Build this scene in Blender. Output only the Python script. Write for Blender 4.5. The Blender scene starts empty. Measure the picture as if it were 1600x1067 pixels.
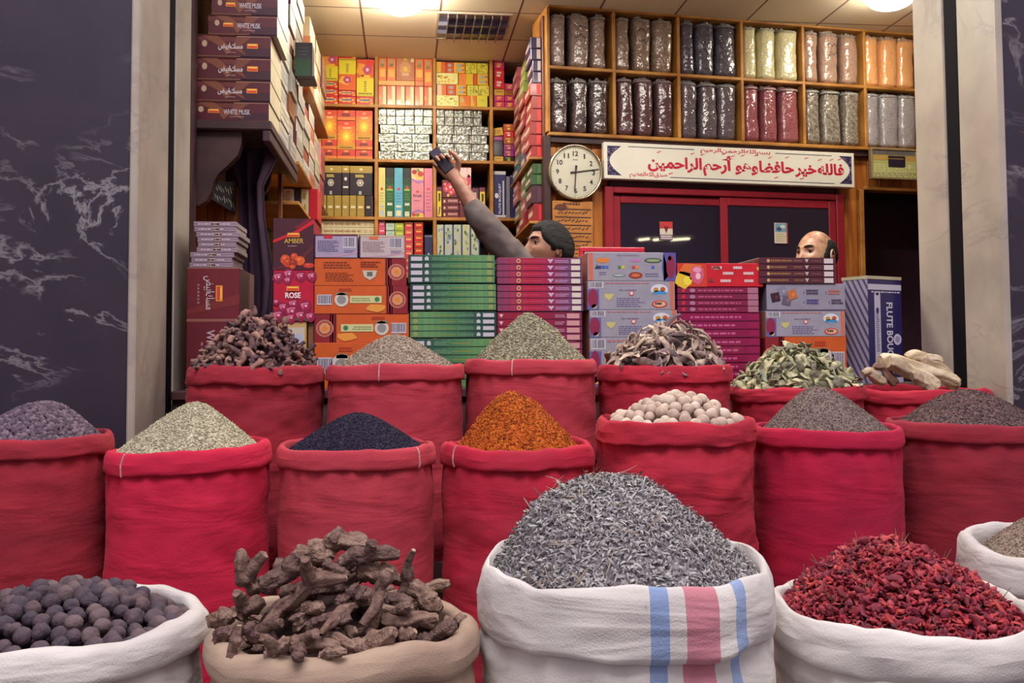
import bpy, math, random, unicodedata
import numpy as np
from mathutils import Vector, Matrix, noise as mnoise

# ------------------------------------------------------------------ camera, sky, lights, exposure
sc = bpy.context.scene
COL = sc.collection
F_PX, CX, CY = 1500.0, 800.0, 474.0
EYE = Vector((0.0, 0.0, 1.1))
CAM_R = Matrix.Rotation(-0.111695, 4, 'Z') @ Matrix.Rotation(math.pi / 2 + 0.049287, 4, 'X') @ Matrix.Rotation(-0.006, 4, 'Z')
cd = bpy.data.cameras.new('camera')
cd.sensor_width = 36.0
cd.lens = 36.0 * F_PX / 1600.0
cd.shift_y = -(533.5 - CY) / 1600.0
cd.dof.use_dof = False
cam = bpy.data.objects.new('camera', cd)
COL.objects.link(cam)
cam.matrix_world = Matrix.Translation(EYE) @ CAM_R
sc.camera = cam

world = bpy.data.worlds.new('street_daylight')
sc.world = world
world.use_nodes = True
_n = world.node_tree
_bg = _n.nodes['Background']
_tc = _n.nodes.new('ShaderNodeTexCoord')
_sp = _n.nodes.new('ShaderNodeSeparateXYZ')
_rp = _n.nodes.new('ShaderNodeValToRGB')
_n.links.new(_tc.outputs['Generated'], _sp.inputs[0])
_n.links.new(_sp.outputs['Z'], _rp.inputs[0])
_rp.color_ramp.elements[0].position = 0.0
_rp.color_ramp.elements[0].color = (0.24, 0.18, 0.27, 1)
_rp.color_ramp.elements[1].position = 0.75
_rp.color_ramp.elements[1].color = (1.0, 0.92, 0.98, 1)
_n.links.new(_rp.outputs[0], _bg.inputs[0])
_bg.inputs[1].default_value = 0.92

def area(name, loc, target, sx, sy, power, col):
    l = bpy.data.lights.new(name, 'AREA')
    l.shape = 'RECTANGLE'; l.size = sx; l.size_y = sy; l.energy = power; l.color = col
    o = bpy.data.objects.new(name, l); COL.objects.link(o)
    o.location = loc
    o.rotation_euler = (Vector(target) - Vector(loc)).to_track_quat('-Z', 'Y').to_euler()
    return o
# unseen area lights, one high over the street and one over the counter
area('street_top_fill', (0.2, -0.3, 5.4), (0.4, 2.0, 0.6), 4.0, 1.8, 270, (1.0, 0.95, 0.97))  # added soft top light for the sacks, standing in for skylight
area('shop_fill_light', (0.9, 3.75, 2.88), (0.9, 3.95, 0.0), 1.6, 0.12, 48, (1.0, 0.93, 0.80))  # added to brighten the shop inside, no lamp is seen here

vs = sc.view_settings
vs.view_transform = 'Standard'; vs.look = 'None'; vs.exposure = 0.0; vs.gamma = 1.0
vs.use_curve_mapping = False

# ------------------------------------------------------------------ pixel rays
def ray(px, py):
    d = CAM_R.to_3x3() @ Vector(((px - CX) / F_PX, -(py - CY) / F_PX, -1.0))
    return d
def W(px, py, Y):
    d = ray(px, py); t = Y / d.y
    return EYE + d * t
def WX(px, py, X):
    d = ray(px, py); t = X / d.x
    return EYE + d * t
def WZ(px, py, Z):
    d = ray(px, py); t = (Z - EYE.z) / d.z
    return EYE + d * t

class Fr:
    """a vertical plane through (ox, oy), its horizontal axis turned by a"""
    def __init__(s, ox, oy, a=0.0):
        s.o = Vector((ox, oy, 0)); s.a = a
        s.e = Vector((math.cos(a), math.sin(a), 0)); s.n = Vector((math.sin(a), -math.cos(a), 0))
    def pix(s, px, py, n=0.0):
        d = ray(px, py)
        t = ((s.o + s.n * n - EYE).dot(s.n)) / d.dot(s.n)
        p = EYE + d * t
        return (p - s.o).dot(s.e), p.z
    def world(s, u, z, n=0.0):
        p = s.o + s.e * u + s.n * n
        return Vector((p.x, p.y, z))

# ------------------------------------------------------------------ materials
def lin(c):
    c = c / 255.0
    return c / 12.92 if c <= 0.04045 else ((c + 0.055) / 1.055) ** 2.4
def L3(rgb): return tuple(lin(x) for x in rgb) + (1.0,)
_MC = {}
def nd(t, kind, **kw):
    n = t.nodes.new(kind)
    for k, v in kw.items(): setattr(n, k, v)
    return n
def M(rgb, rough=0.55, var=0.10, scale=18.0, bump=0.0, bscale=120.0, coat=0.0, metal=0.0, stretch=(1, 1, 1), rgb2=None, spec=0.4, name=None):
    key = (tuple(rgb), rough, var, scale, bump, bscale, coat, metal, stretch, tuple(rgb2) if rgb2 else None, spec)
    if key in _MC: return _MC[key]
    m = bpy.data.materials.new(name or 'paint_%d_%d_%d' % tuple(rgb)); m.use_nodes = True
    t = m.node_tree; b = t.nodes['Principled BSDF']
    b.inputs['Roughness'].default_value = rough
    b.inputs['Metallic'].default_value = metal
    b.inputs['Specular IOR Level'].default_value = spec
    if coat:
        b.inputs['Coat Weight'].default_value = coat; b.inputs['Coat Roughness'].default_value = 0.12
    c1 = L3(rgb)
    if var or rgb2:
        c2 = L3(rgb2) if rgb2 else tuple(max(0, x * (1 - 2.2 * var)) for x in c1[:3]) + (1,)
        tc = nd(t, 'ShaderNodeTexCoord'); mp = nd(t, 'ShaderNodeMapping'); mp.inputs['Scale'].default_value = stretch
        nz = nd(t, 'ShaderNodeTexNoise'); nz.inputs['Scale'].default_value = scale; nz.inputs['Detail'].default_value = 4
        rp = nd(t, 'ShaderNodeValToRGB')
        rp.color_ramp.elements[0].position = 0.35; rp.color_ramp.elements[0].color = c2
        rp.color_ramp.elements[1].position = 0.65; rp.color_ramp.elements[1].color = c1
        t.links.new(tc.outputs['Object'], mp.inputs[0]); t.links.new(mp.outputs[0], nz.inputs['Vector'])
        t.links.new(nz.outputs[0], rp.inputs[0]); t.links.new(rp.outputs[0], b.inputs['Base Color'])
        if bump:
            n2 = nd(t, 'ShaderNodeTexNoise'); n2.inputs['Scale'].default_value = bscale; n2.inputs['Detail'].default_value = 3
            bp = nd(t, 'ShaderNodeBump'); bp.inputs['Strength'].default_value = bump; bp.inputs['Distance'].default_value = 0.01
            t.links.new(mp.outputs[0], n2.inputs['Vector']); t.links.new(n2.outputs[0], bp.inputs['Height'])
            t.links.new(bp.outputs[0], b.inputs['Normal'])
            if coat: t.links.new(bp.outputs[0], b.inputs['Coat Normal'])
    else:
        b.inputs['Base Color'].default_value = c1
    _MC[key] = m
    return m
def P(rgb, rough=0.5): return M(rgb, rough, 0.0)          # printed ink
def emis(rgb, s):
    m = bpy.data.materials.new('lamp_glow'); m.use_nodes = True
    b = m.node_tree.nodes['Principled BSDF']
    b.inputs['Base Color'].default_value = L3(rgb)
    b.inputs['Emission Color'].default_value = L3(rgb); b.inputs['Emission Strength'].default_value = s
    return m
def glass(tint=0.06, alpha=0.1):
    m = bpy.data.materials.new('clear_glass'); m.use_nodes = True
    t = m.node_tree; out = t.nodes['Material Output']; t.nodes.remove(t.nodes['Principled BSDF'])
    tr = nd(t, 'ShaderNodeBsdfTransparent'); gl = nd(t, 'ShaderNodeBsdfGlossy'); gl.inputs['Roughness'].default_value = 0.05
    fr = nd(t, 'ShaderNodeFresnel'); mx = nd(t, 'ShaderNodeMixShader')
    t.links.new(fr.outputs[0], mx.inputs[0]); t.links.new(tr.outputs[0], mx.inputs[1]); t.links.new(gl.outputs[0], mx.inputs[2])
    t.links.new(mx.outputs[0], out.inputs[0])
    return m
def cloth(rgb, dirt, stripes=None, wr=0.36, wscale=3.2, weave=260.0, name='sack_cloth'):
    m = bpy.data.materials.new(name); m.use_nodes = True
    t = m.node_tree; b = t.nodes['Principled BSDF']; b.inputs['Roughness'].default_value = 0.85
    b.inputs['Specular IOR Level'].default_value = 0.2
    b.inputs['Sheen Weight'].default_value = 0.25; b.inputs['Sheen Roughness'].default_value = 0.5
    b.inputs['Sheen Tint'].default_value = tuple(min(1, x * 1.1 + 0.1) for x in L3(rgb)[:3]) + (1,)
    tc = nd(t, 'ShaderNodeTexCoord')
    n1 = nd(t, 'ShaderNodeTexNoise'); n1.inputs['Scale'].default_value = 4.5; n1.inputs['Detail'].default_value = 6
    mp = nd(t, 'ShaderNodeMapping'); mp.inputs['Scale'].default_value = (1, 1, 2.2)
    t.links.new(tc.outputs['Object'], mp.inputs[0]); t.links.new(mp.outputs[0], n1.inputs['Vector'])
    rp = nd(t, 'ShaderNodeValToRGB')
    rp.color_ramp.elements[0].position = 0.34; rp.color_ramp.elements[0].color = L3(dirt)
    rp.color_ramp.elements[1].position = 0.62; rp.color_ramp.elements[1].color = L3(rgb)
    t.links.new(n1.outputs[0], rp.inputs[0])
    colr = rp.outputs[0]
    if stripes:
        sp = nd(t, 'ShaderNodeSeparateXYZ'); t.links.new(tc.outputs['Object'], sp.inputs[0])
        ng = nd(t, 'ShaderNodeMath', operation='MULTIPLY'); ng.inputs[1].default_value = -1; t.links.new(sp.outputs['Y'], ng.inputs[0])
        at = nd(t, 'ShaderNodeMath', operation='ARCTAN2'); t.links.new(sp.outputs['X'], at.inputs[0]); t.links.new(ng.outputs[0], at.inputs[1])
        for a0, a1, c in stripes:
            s = nd(t, 'ShaderNodeMath', operation='COMPARE'); s.inputs[1].default_value = math.radians((a0 + a1) / 2); s.inputs[2].default_value = math.radians((a1 - a0) / 2)
            t.links.new(at.outputs[0], s.inputs[0])
            fx = nd(t, 'ShaderNodeMath', operation='MULTIPLY'); fx.inputs[1].default_value = 0.85; t.links.new(s.outputs[0], fx.inputs[0])
            mx = nd(t, 'ShaderNodeMix', data_type='RGBA'); mx.inputs[7].default_value = L3(c)
            t.links.new(fx.outputs[0], mx.inputs[0]); t.links.new(colr, mx.inputs[6]); colr = mx.outputs[2]
    t.links.new(colr, b.inputs['Base Color'])
    m2 = nd(t, 'ShaderNodeMapping'); m2.inputs['Scale'].default_value = (1, 1, 4.0)
    t.links.new(tc.outputs['Object'], m2.inputs[0])
    n2 = nd(t, 'ShaderNodeTexNoise'); n2.inputs['Scale'].default_value = wscale; n2.inputs['Detail'].default_value = 3; n2.inputs['Distortion'].default_value = 0.5
    t.links.new(m2.outputs[0], n2.inputs['Vector'])
    b1 = nd(t, 'ShaderNodeBump'); b1.inputs['Strength'].default_value = wr; b1.inputs['Distance'].default_value = 0.03
    t.links.new(n2.outputs[0], b1.inputs['Height'])
    n3 = nd(t, 'ShaderNodeTexNoise'); n3.inputs['Scale'].default_value = weave; n3.inputs['Detail'].default_value = 1
    t.links.new(tc.outputs['Object'], n3.inputs['Vector'])
    b2 = nd(t, 'ShaderNodeBump'); b2.inputs['Strength'].default_value = 0.25; b2.inputs['Distance'].default_value = 0.003
    t.links.new(n3.outputs[0], b2.inputs['Height']); t.links.new(b1.outputs[0], b2.inputs['Normal'])
    t.links.new(b2.outputs[0], b.inputs['Normal'])
    return m

# ------------------------------------------------------------------ mesh builder
class MB:
    def __init__(s): s.v = []; s.f = []; s.m = []; s.mats = []
    def mi(s, m):
        if m not in s.mats: s.mats.append(m)
        return s.mats.index(m)
    def add(s, vs, fs, m, tf=None):
        b = len(s.v); k = s.mi(m)
        s.v += [tuple(tf @ Vector(p)) for p in vs] if tf is not None else [tuple(p) for p in vs]
        s.f += [tuple(i + b for i in f) for f in fs]; s.m += [k] * len(fs)
    def box(s, x0, y0, z0, x1, y1, z1, m, tf=None):
        s.add([(x0, y0, z0), (x1, y0, z0), (x1, y1, z0), (x0, y1, z0), (x0, y0, z1), (x1, y0, z1), (x1, y1, z1), (x0, y1, z1)],
              [(0, 3, 2, 1), (4, 5, 6, 7), (0, 1, 5, 4), (1, 2, 6, 5), (2, 3, 7, 6), (3, 0, 4, 7)], m, tf)
    def cbox(s, x0, y0, z0, x1, y1, z1, m, c=0.002, side=None, tf=None):
        """a box with chamfered edges; side: another material for the x faces and y back"""
        P8 = []
        for sx in (0, 1):
            for sy in (0, 1):
                for sz in (0, 1):
                    X = (x0, x1)[sx]; Y = (y0, y1)[sy]; Z = (z0, z1)[sz]
                    dx = c * (1 - 2 * sx); dy = c * (1 - 2 * sy); dz = c * (1 - 2 * sz)
                    P8 += [(X, Y + dy, Z + dz), (X + dx, Y, Z + dz), (X + dx, Y + dy, Z)]
        I = lambda a, b, d, k: (a * 4 + b * 2 + d) * 3 + k
        fs = [(I(0,0,0,0), I(0,0,1,0), I(0,1,1,0), I(0,1,0,0)), (I(1,0,0,0), I(1,1,0,0), I(1,1,1,0), I(1,0,1,0))]
        fm = [(I(0,0,0,1), I(1,0,0,1), I(1,0,1,1), I(0,0,1,1)), (I(0,1,0,1), I(0,1,1,1), I(1,1,1,1), I(1,1,0,1)),
              (I(0,0,0,2), I(0,1,0,2), I(1,1,0,2), I(1,0,0,2)), (I(0,0,1,2), I(1,0,1,2), I(1,1,1,2), I(0,1,1,2))]
        for a in (0, 1):
            for b in (0, 1):
                fm.append((I(0,a,b,1), I(1,a,b,1), I(1,a,b,2), I(0,a,b,2)) if a != b else (I(0,a,b,2), I(1,a,b,2), I(1,a,b,1), I(0,a,b,1)))
                fm.append((I(a,0,b,0), I(a,1,b,0), I(a,1,b,2), I(a,0,b,2)) if a == b else (I(a,0,b,2), I(a,1,b,2), I(a,1,b,0), I(a,0,b,0)))
                fm.append((I(a,b,0,1), I(a,b,1,1), I(a,b,1,0), I(a,b,0,0)) if a == b else (I(a,b,0,0), I(a,b,1,0), I(a,b,1,1), I(a,b,0,1)))
                for d in (0, 1):
                    q = (I(a,b,d,0), I(a,b,d,1), I(a,b,d,2)); fm.append(q if (a + b + d) % 2 == 1 else q[::-1])
        b0 = len(s.v)
        s.add(P8, fm, m, tf)
        b = b0; k = s.mi(side or m)
        s.f += [tuple(i + b for i in f) for f in fs]; s.m += [k] * 2
    def grid(s, rows, m, closed=True, tf=None):
        """rows of equal length -> quads; closed: each row wraps"""
        n = len(rows[0]); vs = [p for r in rows for p in r]; fs = []
        for i in range(len(rows) - 1):
            for j in range(n if closed else n - 1):
                j2 = (j + 1) % n
                fs.append((i * n + j, i * n + j2, (i + 1) * n + j2, (i + 1) * n + j))
        s.add(vs, fs, m, tf)
    def fan(s, row, m, flip=False):
        b = list(range(len(row))); s.add(row, [tuple(b[::-1] if flip else b)], m)
    def tube(s, pts, rad, m, n=10, cap=True, rough=0.0, seed=0, flat=1.0):
        pts = [Vector(p) for p in pts]; rows = []; up = None
        for i, p in enumerate(pts):
            d = (pts[min(i + 1, len(pts) - 1)] - pts[max(i - 1, 0)]).normalized()
            if up is None:
                up = d.orthogonal().normalized()
            up = (up - d * up.dot(d)).normalized(); w = d.cross(up)
            r = rad[i] if isinstance(rad, (list, tuple)) else rad
            row = []
            for j in range(n):
                a = 2 * math.pi * j / n
                rr = r * (1 + (rough * mnoise.noise(Vector((math.cos(a) * 1.7 + seed * 3.1, math.sin(a) * 1.7, i * 0.45 + seed))) if rough else 0))
                row.append(p + up * (math.cos(a) * rr) + w * (math.sin(a) * rr * flat))
            rows.append(row)
        s.grid(rows, m)
        if cap:
            s.fan(rows[0], m, True); s.fan(rows[-1], m)
    def mesh(s, name, smooth=False):
        me = bpy.data.meshes.new(name)
        me.from_pydata(s.v, [], s.f)
        for m in s.mats: me.materials.append(m)
        me.polygons.foreach_set('material_index', s.m)
        if smooth: me.polygons.foreach_set('use_smooth', [True] * len(s.f))
        me.update()
        return me
    def build(s, name, parent=None, loc=(0, 0, 0), rz=0.0, smooth=False, rot=None):
        o = bpy.data.objects.new(name, s.mesh(name, smooth)); COL.objects.link(o)
        o.location = loc; o.rotation_euler = rot or (0, 0, rz)
        if parent is not None: o.parent = parent
        return o

def tag(o, label=None, cat=None, group=None, kind=None):
    if label: o['label'] = label
    if cat: o['category'] = cat
    if group: o['group'] = group
    if kind: o['kind'] = kind
    return o
def thing(name, label, cat, loc=(0, 0, 0), rz=0.0, group=None):
    o = bpy.data.objects.new(name, None); COL.objects.link(o)
    o.location = loc; o.rotation_euler = (0, 0, rz); o.empty_display_size = 0.05
    return tag(o, label, cat, group)
def struct(name, mb, smooth=False):
    o = mb.build(name, smooth=smooth); o['kind'] = 'structure'; return o
def clone(o, loc, rot, label=None, scale=1.0, group=None):
    c = o.copy(); COL.objects.link(c); c.location = loc; c.rotation_euler = rot; c.scale = (scale,) * 3
    if label: c['label'] = label
    if group: c['group'] = group
    for ch in list(o.children):
        d = ch.copy(); COL.objects.link(d); d.parent = c
    return c
ORD = 'first second third fourth fifth sixth seventh eighth ninth tenth eleventh twelfth'.split()

# ------------------------------------------------------------------ lettering
_AF = {}
for _cp in range(0xFE70, 0xFEFD):
    try:
        _d = unicodedata.decomposition(chr(_cp)).split()
        if _d and _d[0].startswith('<'):
            _AF.setdefault(''.join(chr(int(x, 16)) for x in _d[1:]), {})[_d[0][1:-1]] = chr(_cp)
    except Exception: pass
def arab(s):
    out = []; i = 0; prev = False
    while i < len(s):
        c = s[i]
        if c == 'ل' and i + 1 < len(s) and s[i + 1] in 'اأ':
            out.append(_AF['ل' + s[i + 1]]['final' if prev else 'isolated']); prev = False; i += 2; continue
        if c not in _AF: out.append(c); prev = False; i += 1; continue
        j = i + 1 < len(s) and s[i + 1] in _AF and 'initial' in _AF[c]
        form = ('medial' if j else 'final') if prev else ('initial' if j else 'isolated')
        out.append(_AF[c].get(form) or _AF[c].get('isolated')); prev = bool(j); i += 1
    return ''.join(out[::-1])
def arabj(s):
    return arab(s)
_TC = {}
def glyphs(s, bold=0.0):
    if (s, bold) in _TC: return _TC[(s, bold)]
    c = bpy.data.curves.new('lettering', 'FONT'); c.body = s; c.size = 1.0; c.resolution_u = 3; c.offset = bold
    o = bpy.data.objects.new('lettering', c); COL.objects.link(o)
    dg = bpy.context.evaluated_depsgraph_get(); dg.update()
    me = o.evaluated_get(dg).to_mesh()
    v = [(p.co.x, p.co.y) for p in me.vertices]; f = [tuple(p.vertices) for p in me.polygons]
    o.evaluated_get(dg).to_mesh_clear()
    bpy.data.objects.remove(o); bpy.data.curves.remove(c)
    if ' ' in s and ord(max(s)) > 0xFE00:                  # Arabic lines are set tight, with thin gaps between words
        iv = sorted((min(v[i][0] for i in q), max(v[i][0] for i in q)) for q in f); cuts = []; end = iv[0][1]
        for a, b_ in iv:
            if a - end > .13: cuts.append((end, a - end - .07))
            end = max(end, b_)
        v = [(x - sum(d for c, d in cuts if x > c + 1e-4), y) for x, y in v]
    x0 = min(p[0] for p in v); x1 = max(p[0] for p in v); y0 = min(p[1] for p in v); y1 = max(p[1] for p in v)
    v = [((p[0] - x0) / (x1 - x0), (p[1] - y0) / (y1 - y0)) for p in v]
    _TC[(s, bold)] = (v, f, (x1 - x0) / (y1 - y0))
    return _TC[(s, bold)]

class Face:
    """a rectangle on an object to print on: u to the right, v up, both 0..1"""
    def __init__(s, mb, o, ex, ey, w, h, eps=0.0006):
        s.mb = mb; s.o = Vector(o); s.ex = Vector(ex); s.ey = Vector(ey); s.w = w; s.h = h
        s.n = s.ex.cross(s.ey); s.eps = eps; s.k = 0; s.flip = False
    def p(s, u, v):
        if s.flip: u = 1 - u
        return s.o + s.ex * (u * s.w) + s.ey * (v * s.h) + s.n * (s.eps * (1 + 0.35 * s.k))
    def poly(s, pts, m):
        q = [s.p(*a) for a in pts]
        if s.flip: q = q[::-1]
        s.mb.add(q, [tuple(range(len(q)))], m)
    def rect(s, u0, v0, u1, v1, m): s.poly([(u0, v0), (u1, v0), (u1, v1), (u0, v1)], m)
    def ell(s, u, v, ru, rv, m, n=14, jag=0.0):
        s.poly([(u + ru * (1 + jag * (i % 2)) * math.cos(2 * math.pi * i / n), v + rv * (1 + jag * (i % 2)) * math.sin(2 * math.pi * i / n)) for i in range(n)], m)
    def cir(s, u, v, r, m, n=14, jag=0.0): s.ell(u, v, r / s.w * s.h, r, m, n, jag)   # r in units of the height
    def text(s, t, u0, v0, u1, v1, m, bold=0.0, rot=0):
        v, f, a = glyphs(t, bold)
        if rot == 0: q = [(u0 + x * (u1 - u0), v0 + y * (v1 - v0)) for x, y in v]
        elif rot == 1: q = [(u1 - y * (u1 - u0), v0 + x * (v1 - v0)) for x, y in v]      # reads upwards
        else: q = [(u0 + y * (u1 - u0), v1 - x * (v1 - v0)) for x, y in v]               # reads downwards
        fl = s.flip; s.flip = False
        if fl:                                                                           # mirrored layout, lettering not mirrored
            q = [((1 - u0 - u1) + a_, b_) for a_, b_ in q]
        s.mb.add([s.p(*x) for x in q], f, m); s.flip = fl
    def lines(s, u0, v0, u1, v1, n, m, seed=0, fill=0.55):
        """small print: rows of short dashes"""
        r = random.Random(seed); dv = (v1 - v0) / n
        for i in range(n):
            v = v0 + i * dv; u = u0; end = u1 - r.random() * 0.25 * (u1 - u0)
            while u < end:
                du = (u1 - u0) * r.uniform(0.04, 0.13)
                s.rect(u, v + dv * 0.2, min(u + du, u1), v + dv * (0.2 + fill), m); u += du + (u1 - u0) * 0.025
    def bars(s, u0, v0, u1, v1, seed=0):
        s.rect(u0, v0, u1, v1, P((205, 200, 205))); s.k += 1; r = random.Random(seed)
        u = u0 + (u1 - u0) * 0.06
        while u < u1 - (u1 - u0) * 0.08:
            d = (u1 - u0) * r.uniform(0.03, 0.07); s.rect(u, v0 + (v1 - v0) * 0.12, u + d, v1 - (v1 - v0) * 0.06, P((60, 45, 80))); u += d + (u1 - u0) * r.uniform(0.03, 0.07)
        s.k -= 1
    def logo(s, u0, v0, u1, v1):
        s.rect(u0, v0, u1, v1, P((232, 150, 50))); s.k += 1
        s.rect(u0 + (u1 - u0) * .06, v0 + (v1 - v0) * .12, u1 - (u1 - u0) * .06, v0 + (v1 - v0) * .55, P((214, 62, 40)))
        s.rect(u0 + (u1 - u0) * .1, v0 + (v1 - v0) * .62, u1 - (u1 - u0) * .1, v0 + (v1 - v0) * .82, P((250, 205, 90))); s.k -= 1

def carton(fr, px, depth, style, label, cat='box', name='carton', col=(150, 60, 50), side=None, n=0.0, zb=None, zt=None, group=None, jit=0.0, rough=0.42, coat=0.15, parent=None, flip=False, ch=0.0015):
    x0, y0, x1, y1 = px
    ym = (y0 + y1) / 2; xm = (x0 + x1) / 2
    u0, _ = fr.pix(x0, ym, n); u1, _ = fr.pix(x1, ym, n)
    _, z1 = fr.pix(xm, y0, n); _, z0 = fr.pix(xm, y1, n)
    if zb is not None: z0 = zb
    if zt is not None: z1 = zt
    w = u1 - u0; h = z1 - z0 - 0.0006
    mb = MB()
    m = M(col, rough, 0.05, 30, coat=coat)
    mb.cbox(-w / 2, 0, 0, w / 2, depth, h, m, min(ch, w * .1, h * .1), side=M(side, 0.5, 0.06, 20) if side else None)
    fc = Face(mb, (-w / 2, 0, 0), (1, 0, 0), (0, 0, 1), w, h)
    fc.flip = flip
    if style: style(fc)
    o = mb.build(name, loc=fr.world((u0 + u1) / 2, z0, n), rz=fr.a + jit)
    tag(o, label, cat, group)
    return o, (u0, u1, z0, z1)
# ------------------------------------------------------------------ the setting
FRONT = 2.70
XL = W(216, 350, FRONT).x; XR = W(1562, 350, FRONT).x
def yx(px, X): return WX(px, 350, X).y
YL1, YL2, YL3 = yx(262, XL), yx(273, XL), yx(296, XL)
YR1, YR2, YR3 = yx(1503, XR), yx(1481, XR), yx(1434, XR)
CEIL = 2.95
BACK = 6.0                       # front edge of the back shelves
RA = math.atan2(0.25, 2.085)
_r0 = W(855, 110, 5.0)
RF = Fr(_r0.x, 5.0, RA)          # front plane of the bag shelves and the wall below them
BF = Fr(0, BACK)

def marble(name, base, vein, vs_, contrast, thr, rough, rot=0.6):
    m = bpy.data.materials.new(name); m.use_nodes = True; t = m.node_tree; b = t.nodes['Principled BSDF']
    b.inputs['Roughness'].default_value = rough
    tc = nd(t, 'ShaderNodeTexCoord'); mp = nd(t, 'ShaderNodeMapping'); mp.inputs['Rotation'].default_value = (0.3, rot, 0.2); mp.inputs['Scale'].default_value = (1.0, 1.0, 2.0)
    t.links.new(tc.outputs['Object'], mp.inputs[0])
    nz = nd(t, 'ShaderNodeTexNoise'); nz.inputs['Scale'].default_value = vs_; nz.inputs['Detail'].default_value = 7; nz.inputs['Roughness'].default_value = 0.62; nz.inputs['Distortion'].default_value = 0.9
    t.links.new(mp.outputs[0], nz.inputs['Vector'])
    sb = nd(t, 'ShaderNodeMath', operation='SUBTRACT'); sb.inputs[1].default_value = 0.5; t.links.new(nz.outputs[0], sb.inputs[0])
    ab = nd(t, 'ShaderNodeMath', operation='ABSOLUTE'); t.links.new(sb.outputs[0], ab.inputs[0])
    rp = nd(t, 'ShaderNodeValToRGB'); rp.color_ramp.elements[0].position = 0.0; rp.color_ramp.elements[0].color = (1, 1, 1, 1)
    rp.color_ramp.elements[1].position = thr; rp.color_ramp.elements[1].color = (0, 0, 0, 1)
    t.links.new(ab.outputs[0], rp.inputs[0])
    n2 = nd(t, 'ShaderNodeTexNoise'); n2.inputs['Scale'].default_value = 1.6; n2.inputs['Detail'].default_value = 3
    t.links.new(mp.outputs[0], n2.inputs['Vector'])
    r2 = nd(t, 'ShaderNodeValToRGB'); r2.color_ramp.elements[0].position = 0.47; r2.color_ramp.elements[1].position = 0.66
    t.links.new(n2.outputs[0], r2.inputs[0])
    ml = nd(t, 'ShaderNodeMath', operation='MULTIPLY'); t.links.new(rp.outputs[0], ml.inputs[0]); t.links.new(r2.outputs[0], ml.inputs[1])
    m3 = nd(t, 'ShaderNodeMath', operation='MULTIPLY'); m3.inputs[1].default_value = contrast; t.links.new(ml.outputs[0], m3.inputs[0])
    n4 = nd(t, 'ShaderNodeTexNoise'); n4.inputs['Scale'].default_value = 6; n4.inputs['Detail'].default_value = 5; t.links.new(tc.outputs['Object'], n4.inputs['Vector'])
    r4 = nd(t, 'ShaderNodeValToRGB'); c = L3(base)
    r4.color_ramp.elements[0].position = 0.3; r4.color_ramp.elements[0].color = tuple(x * 0.72 for x in c[:3]) + (1,)
    r4.color_ramp.elements[1].position = 0.7; r4.color_ramp.elements[1].color = c
    t.links.new(n4.outputs[0], r4.inputs[0])
    n5 = nd(t, 'ShaderNodeTexNoise'); n5.inputs['Scale'].default_value = vs_ * .62; n5.inputs['Detail'].default_value = 9; n5.inputs['Roughness'].default_value = .55; n5.inputs['Distortion'].default_value = 1.6
    mp5 = nd(t, 'ShaderNodeMapping'); mp5.inputs['Rotation'].default_value = (.2, -.55, .4); mp5.inputs['Location'].default_value = (3.3, 1.1, 7.7); mp5.inputs['Scale'].default_value = (1.0, 1, 1.7)
    t.links.new(tc.outputs['Object'], mp5.inputs[0]); t.links.new(mp5.outputs[0], n5.inputs['Vector'])
    s5 = nd(t, 'ShaderNodeMath', operation='SUBTRACT'); s5.inputs[1].default_value = .5; t.links.new(n5.outputs[0], s5.inputs[0])
    a5 = nd(t, 'ShaderNodeMath', operation='ABSOLUTE'); t.links.new(s5.outputs[0], a5.inputs[0])
    r5 = nd(t, 'ShaderNodeValToRGB'); r5.color_ramp.elements[0].position = 0; r5.color_ramp.elements[0].color = (contrast * .75,) * 3 + (1,); r5.color_ramp.elements[1].position = thr * .55; r5.color_ramp.elements[1].color = (0, 0, 0, 1)
    t.links.new(a5.outputs[0], r5.inputs[0])
    mk = nd(t, 'ShaderNodeMath', operation='MULTIPLY'); t.links.new(r5.outputs[0], mk.inputs[0]); r6 = nd(t, 'ShaderNodeValToRGB'); r6.color_ramp.elements[0].position = .5; r6.color_ramp.elements[1].position = .62; n6 = nd(t, 'ShaderNodeTexNoise'); n6.inputs['Scale'].default_value = 2.3; t.links.new(mp5.outputs[0], n6.inputs['Vector']); t.links.new(n6.outputs[0], r6.inputs[0]); t.links.new(r6.outputs[0], mk.inputs[1])
    mm = nd(t, 'ShaderNodeMath', operation='MAXIMUM'); t.links.new(m3.outputs[0], mm.inputs[0]); t.links.new(mk.outputs[0], mm.inputs[1]); m3 = mm
    mx = nd(t, 'ShaderNodeMix', data_type='RGBA'); mx.inputs[7].default_value = L3(vein)
    t.links.new(m3.outputs[0], mx.inputs[0]); t.links.new(r4.outputs[0], mx.inputs[6]); t.links.new(mx.outputs[2], b.inputs['Base Color'])
    return m
DARKM = marble('dark_marble', (52, 44, 58), (150, 142, 146), 1.7, 0.8, 0.018, 0.4, rot=-0.7)
PALEM = marble('cream_marble', (180, 168, 154), (128, 116, 118), 1.4, 0.6, 0.02, 0.35)
WOOD = M((192, 136, 66), 0.45, 0.16, 6, stretch=(1, 1, 1), rgb2=(150, 96, 40), bump=0.05)
PINE = M((190, 118, 52), 0.4, 0.2, 5, stretch=(6, 6, 0.6), rgb2=(146, 78, 30))
DKWOOD = M((70, 44, 44), 0.5, 0.15, 8, rgb2=(48, 28, 34))
MAROON = M((150, 34, 50), 0.4, 0.08, 10)
BLACK = M((44, 28, 46), 0.6, 0.0)
GROOVE = M((16, 11, 18), 0.8, 0.0, spec=.1)

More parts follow.
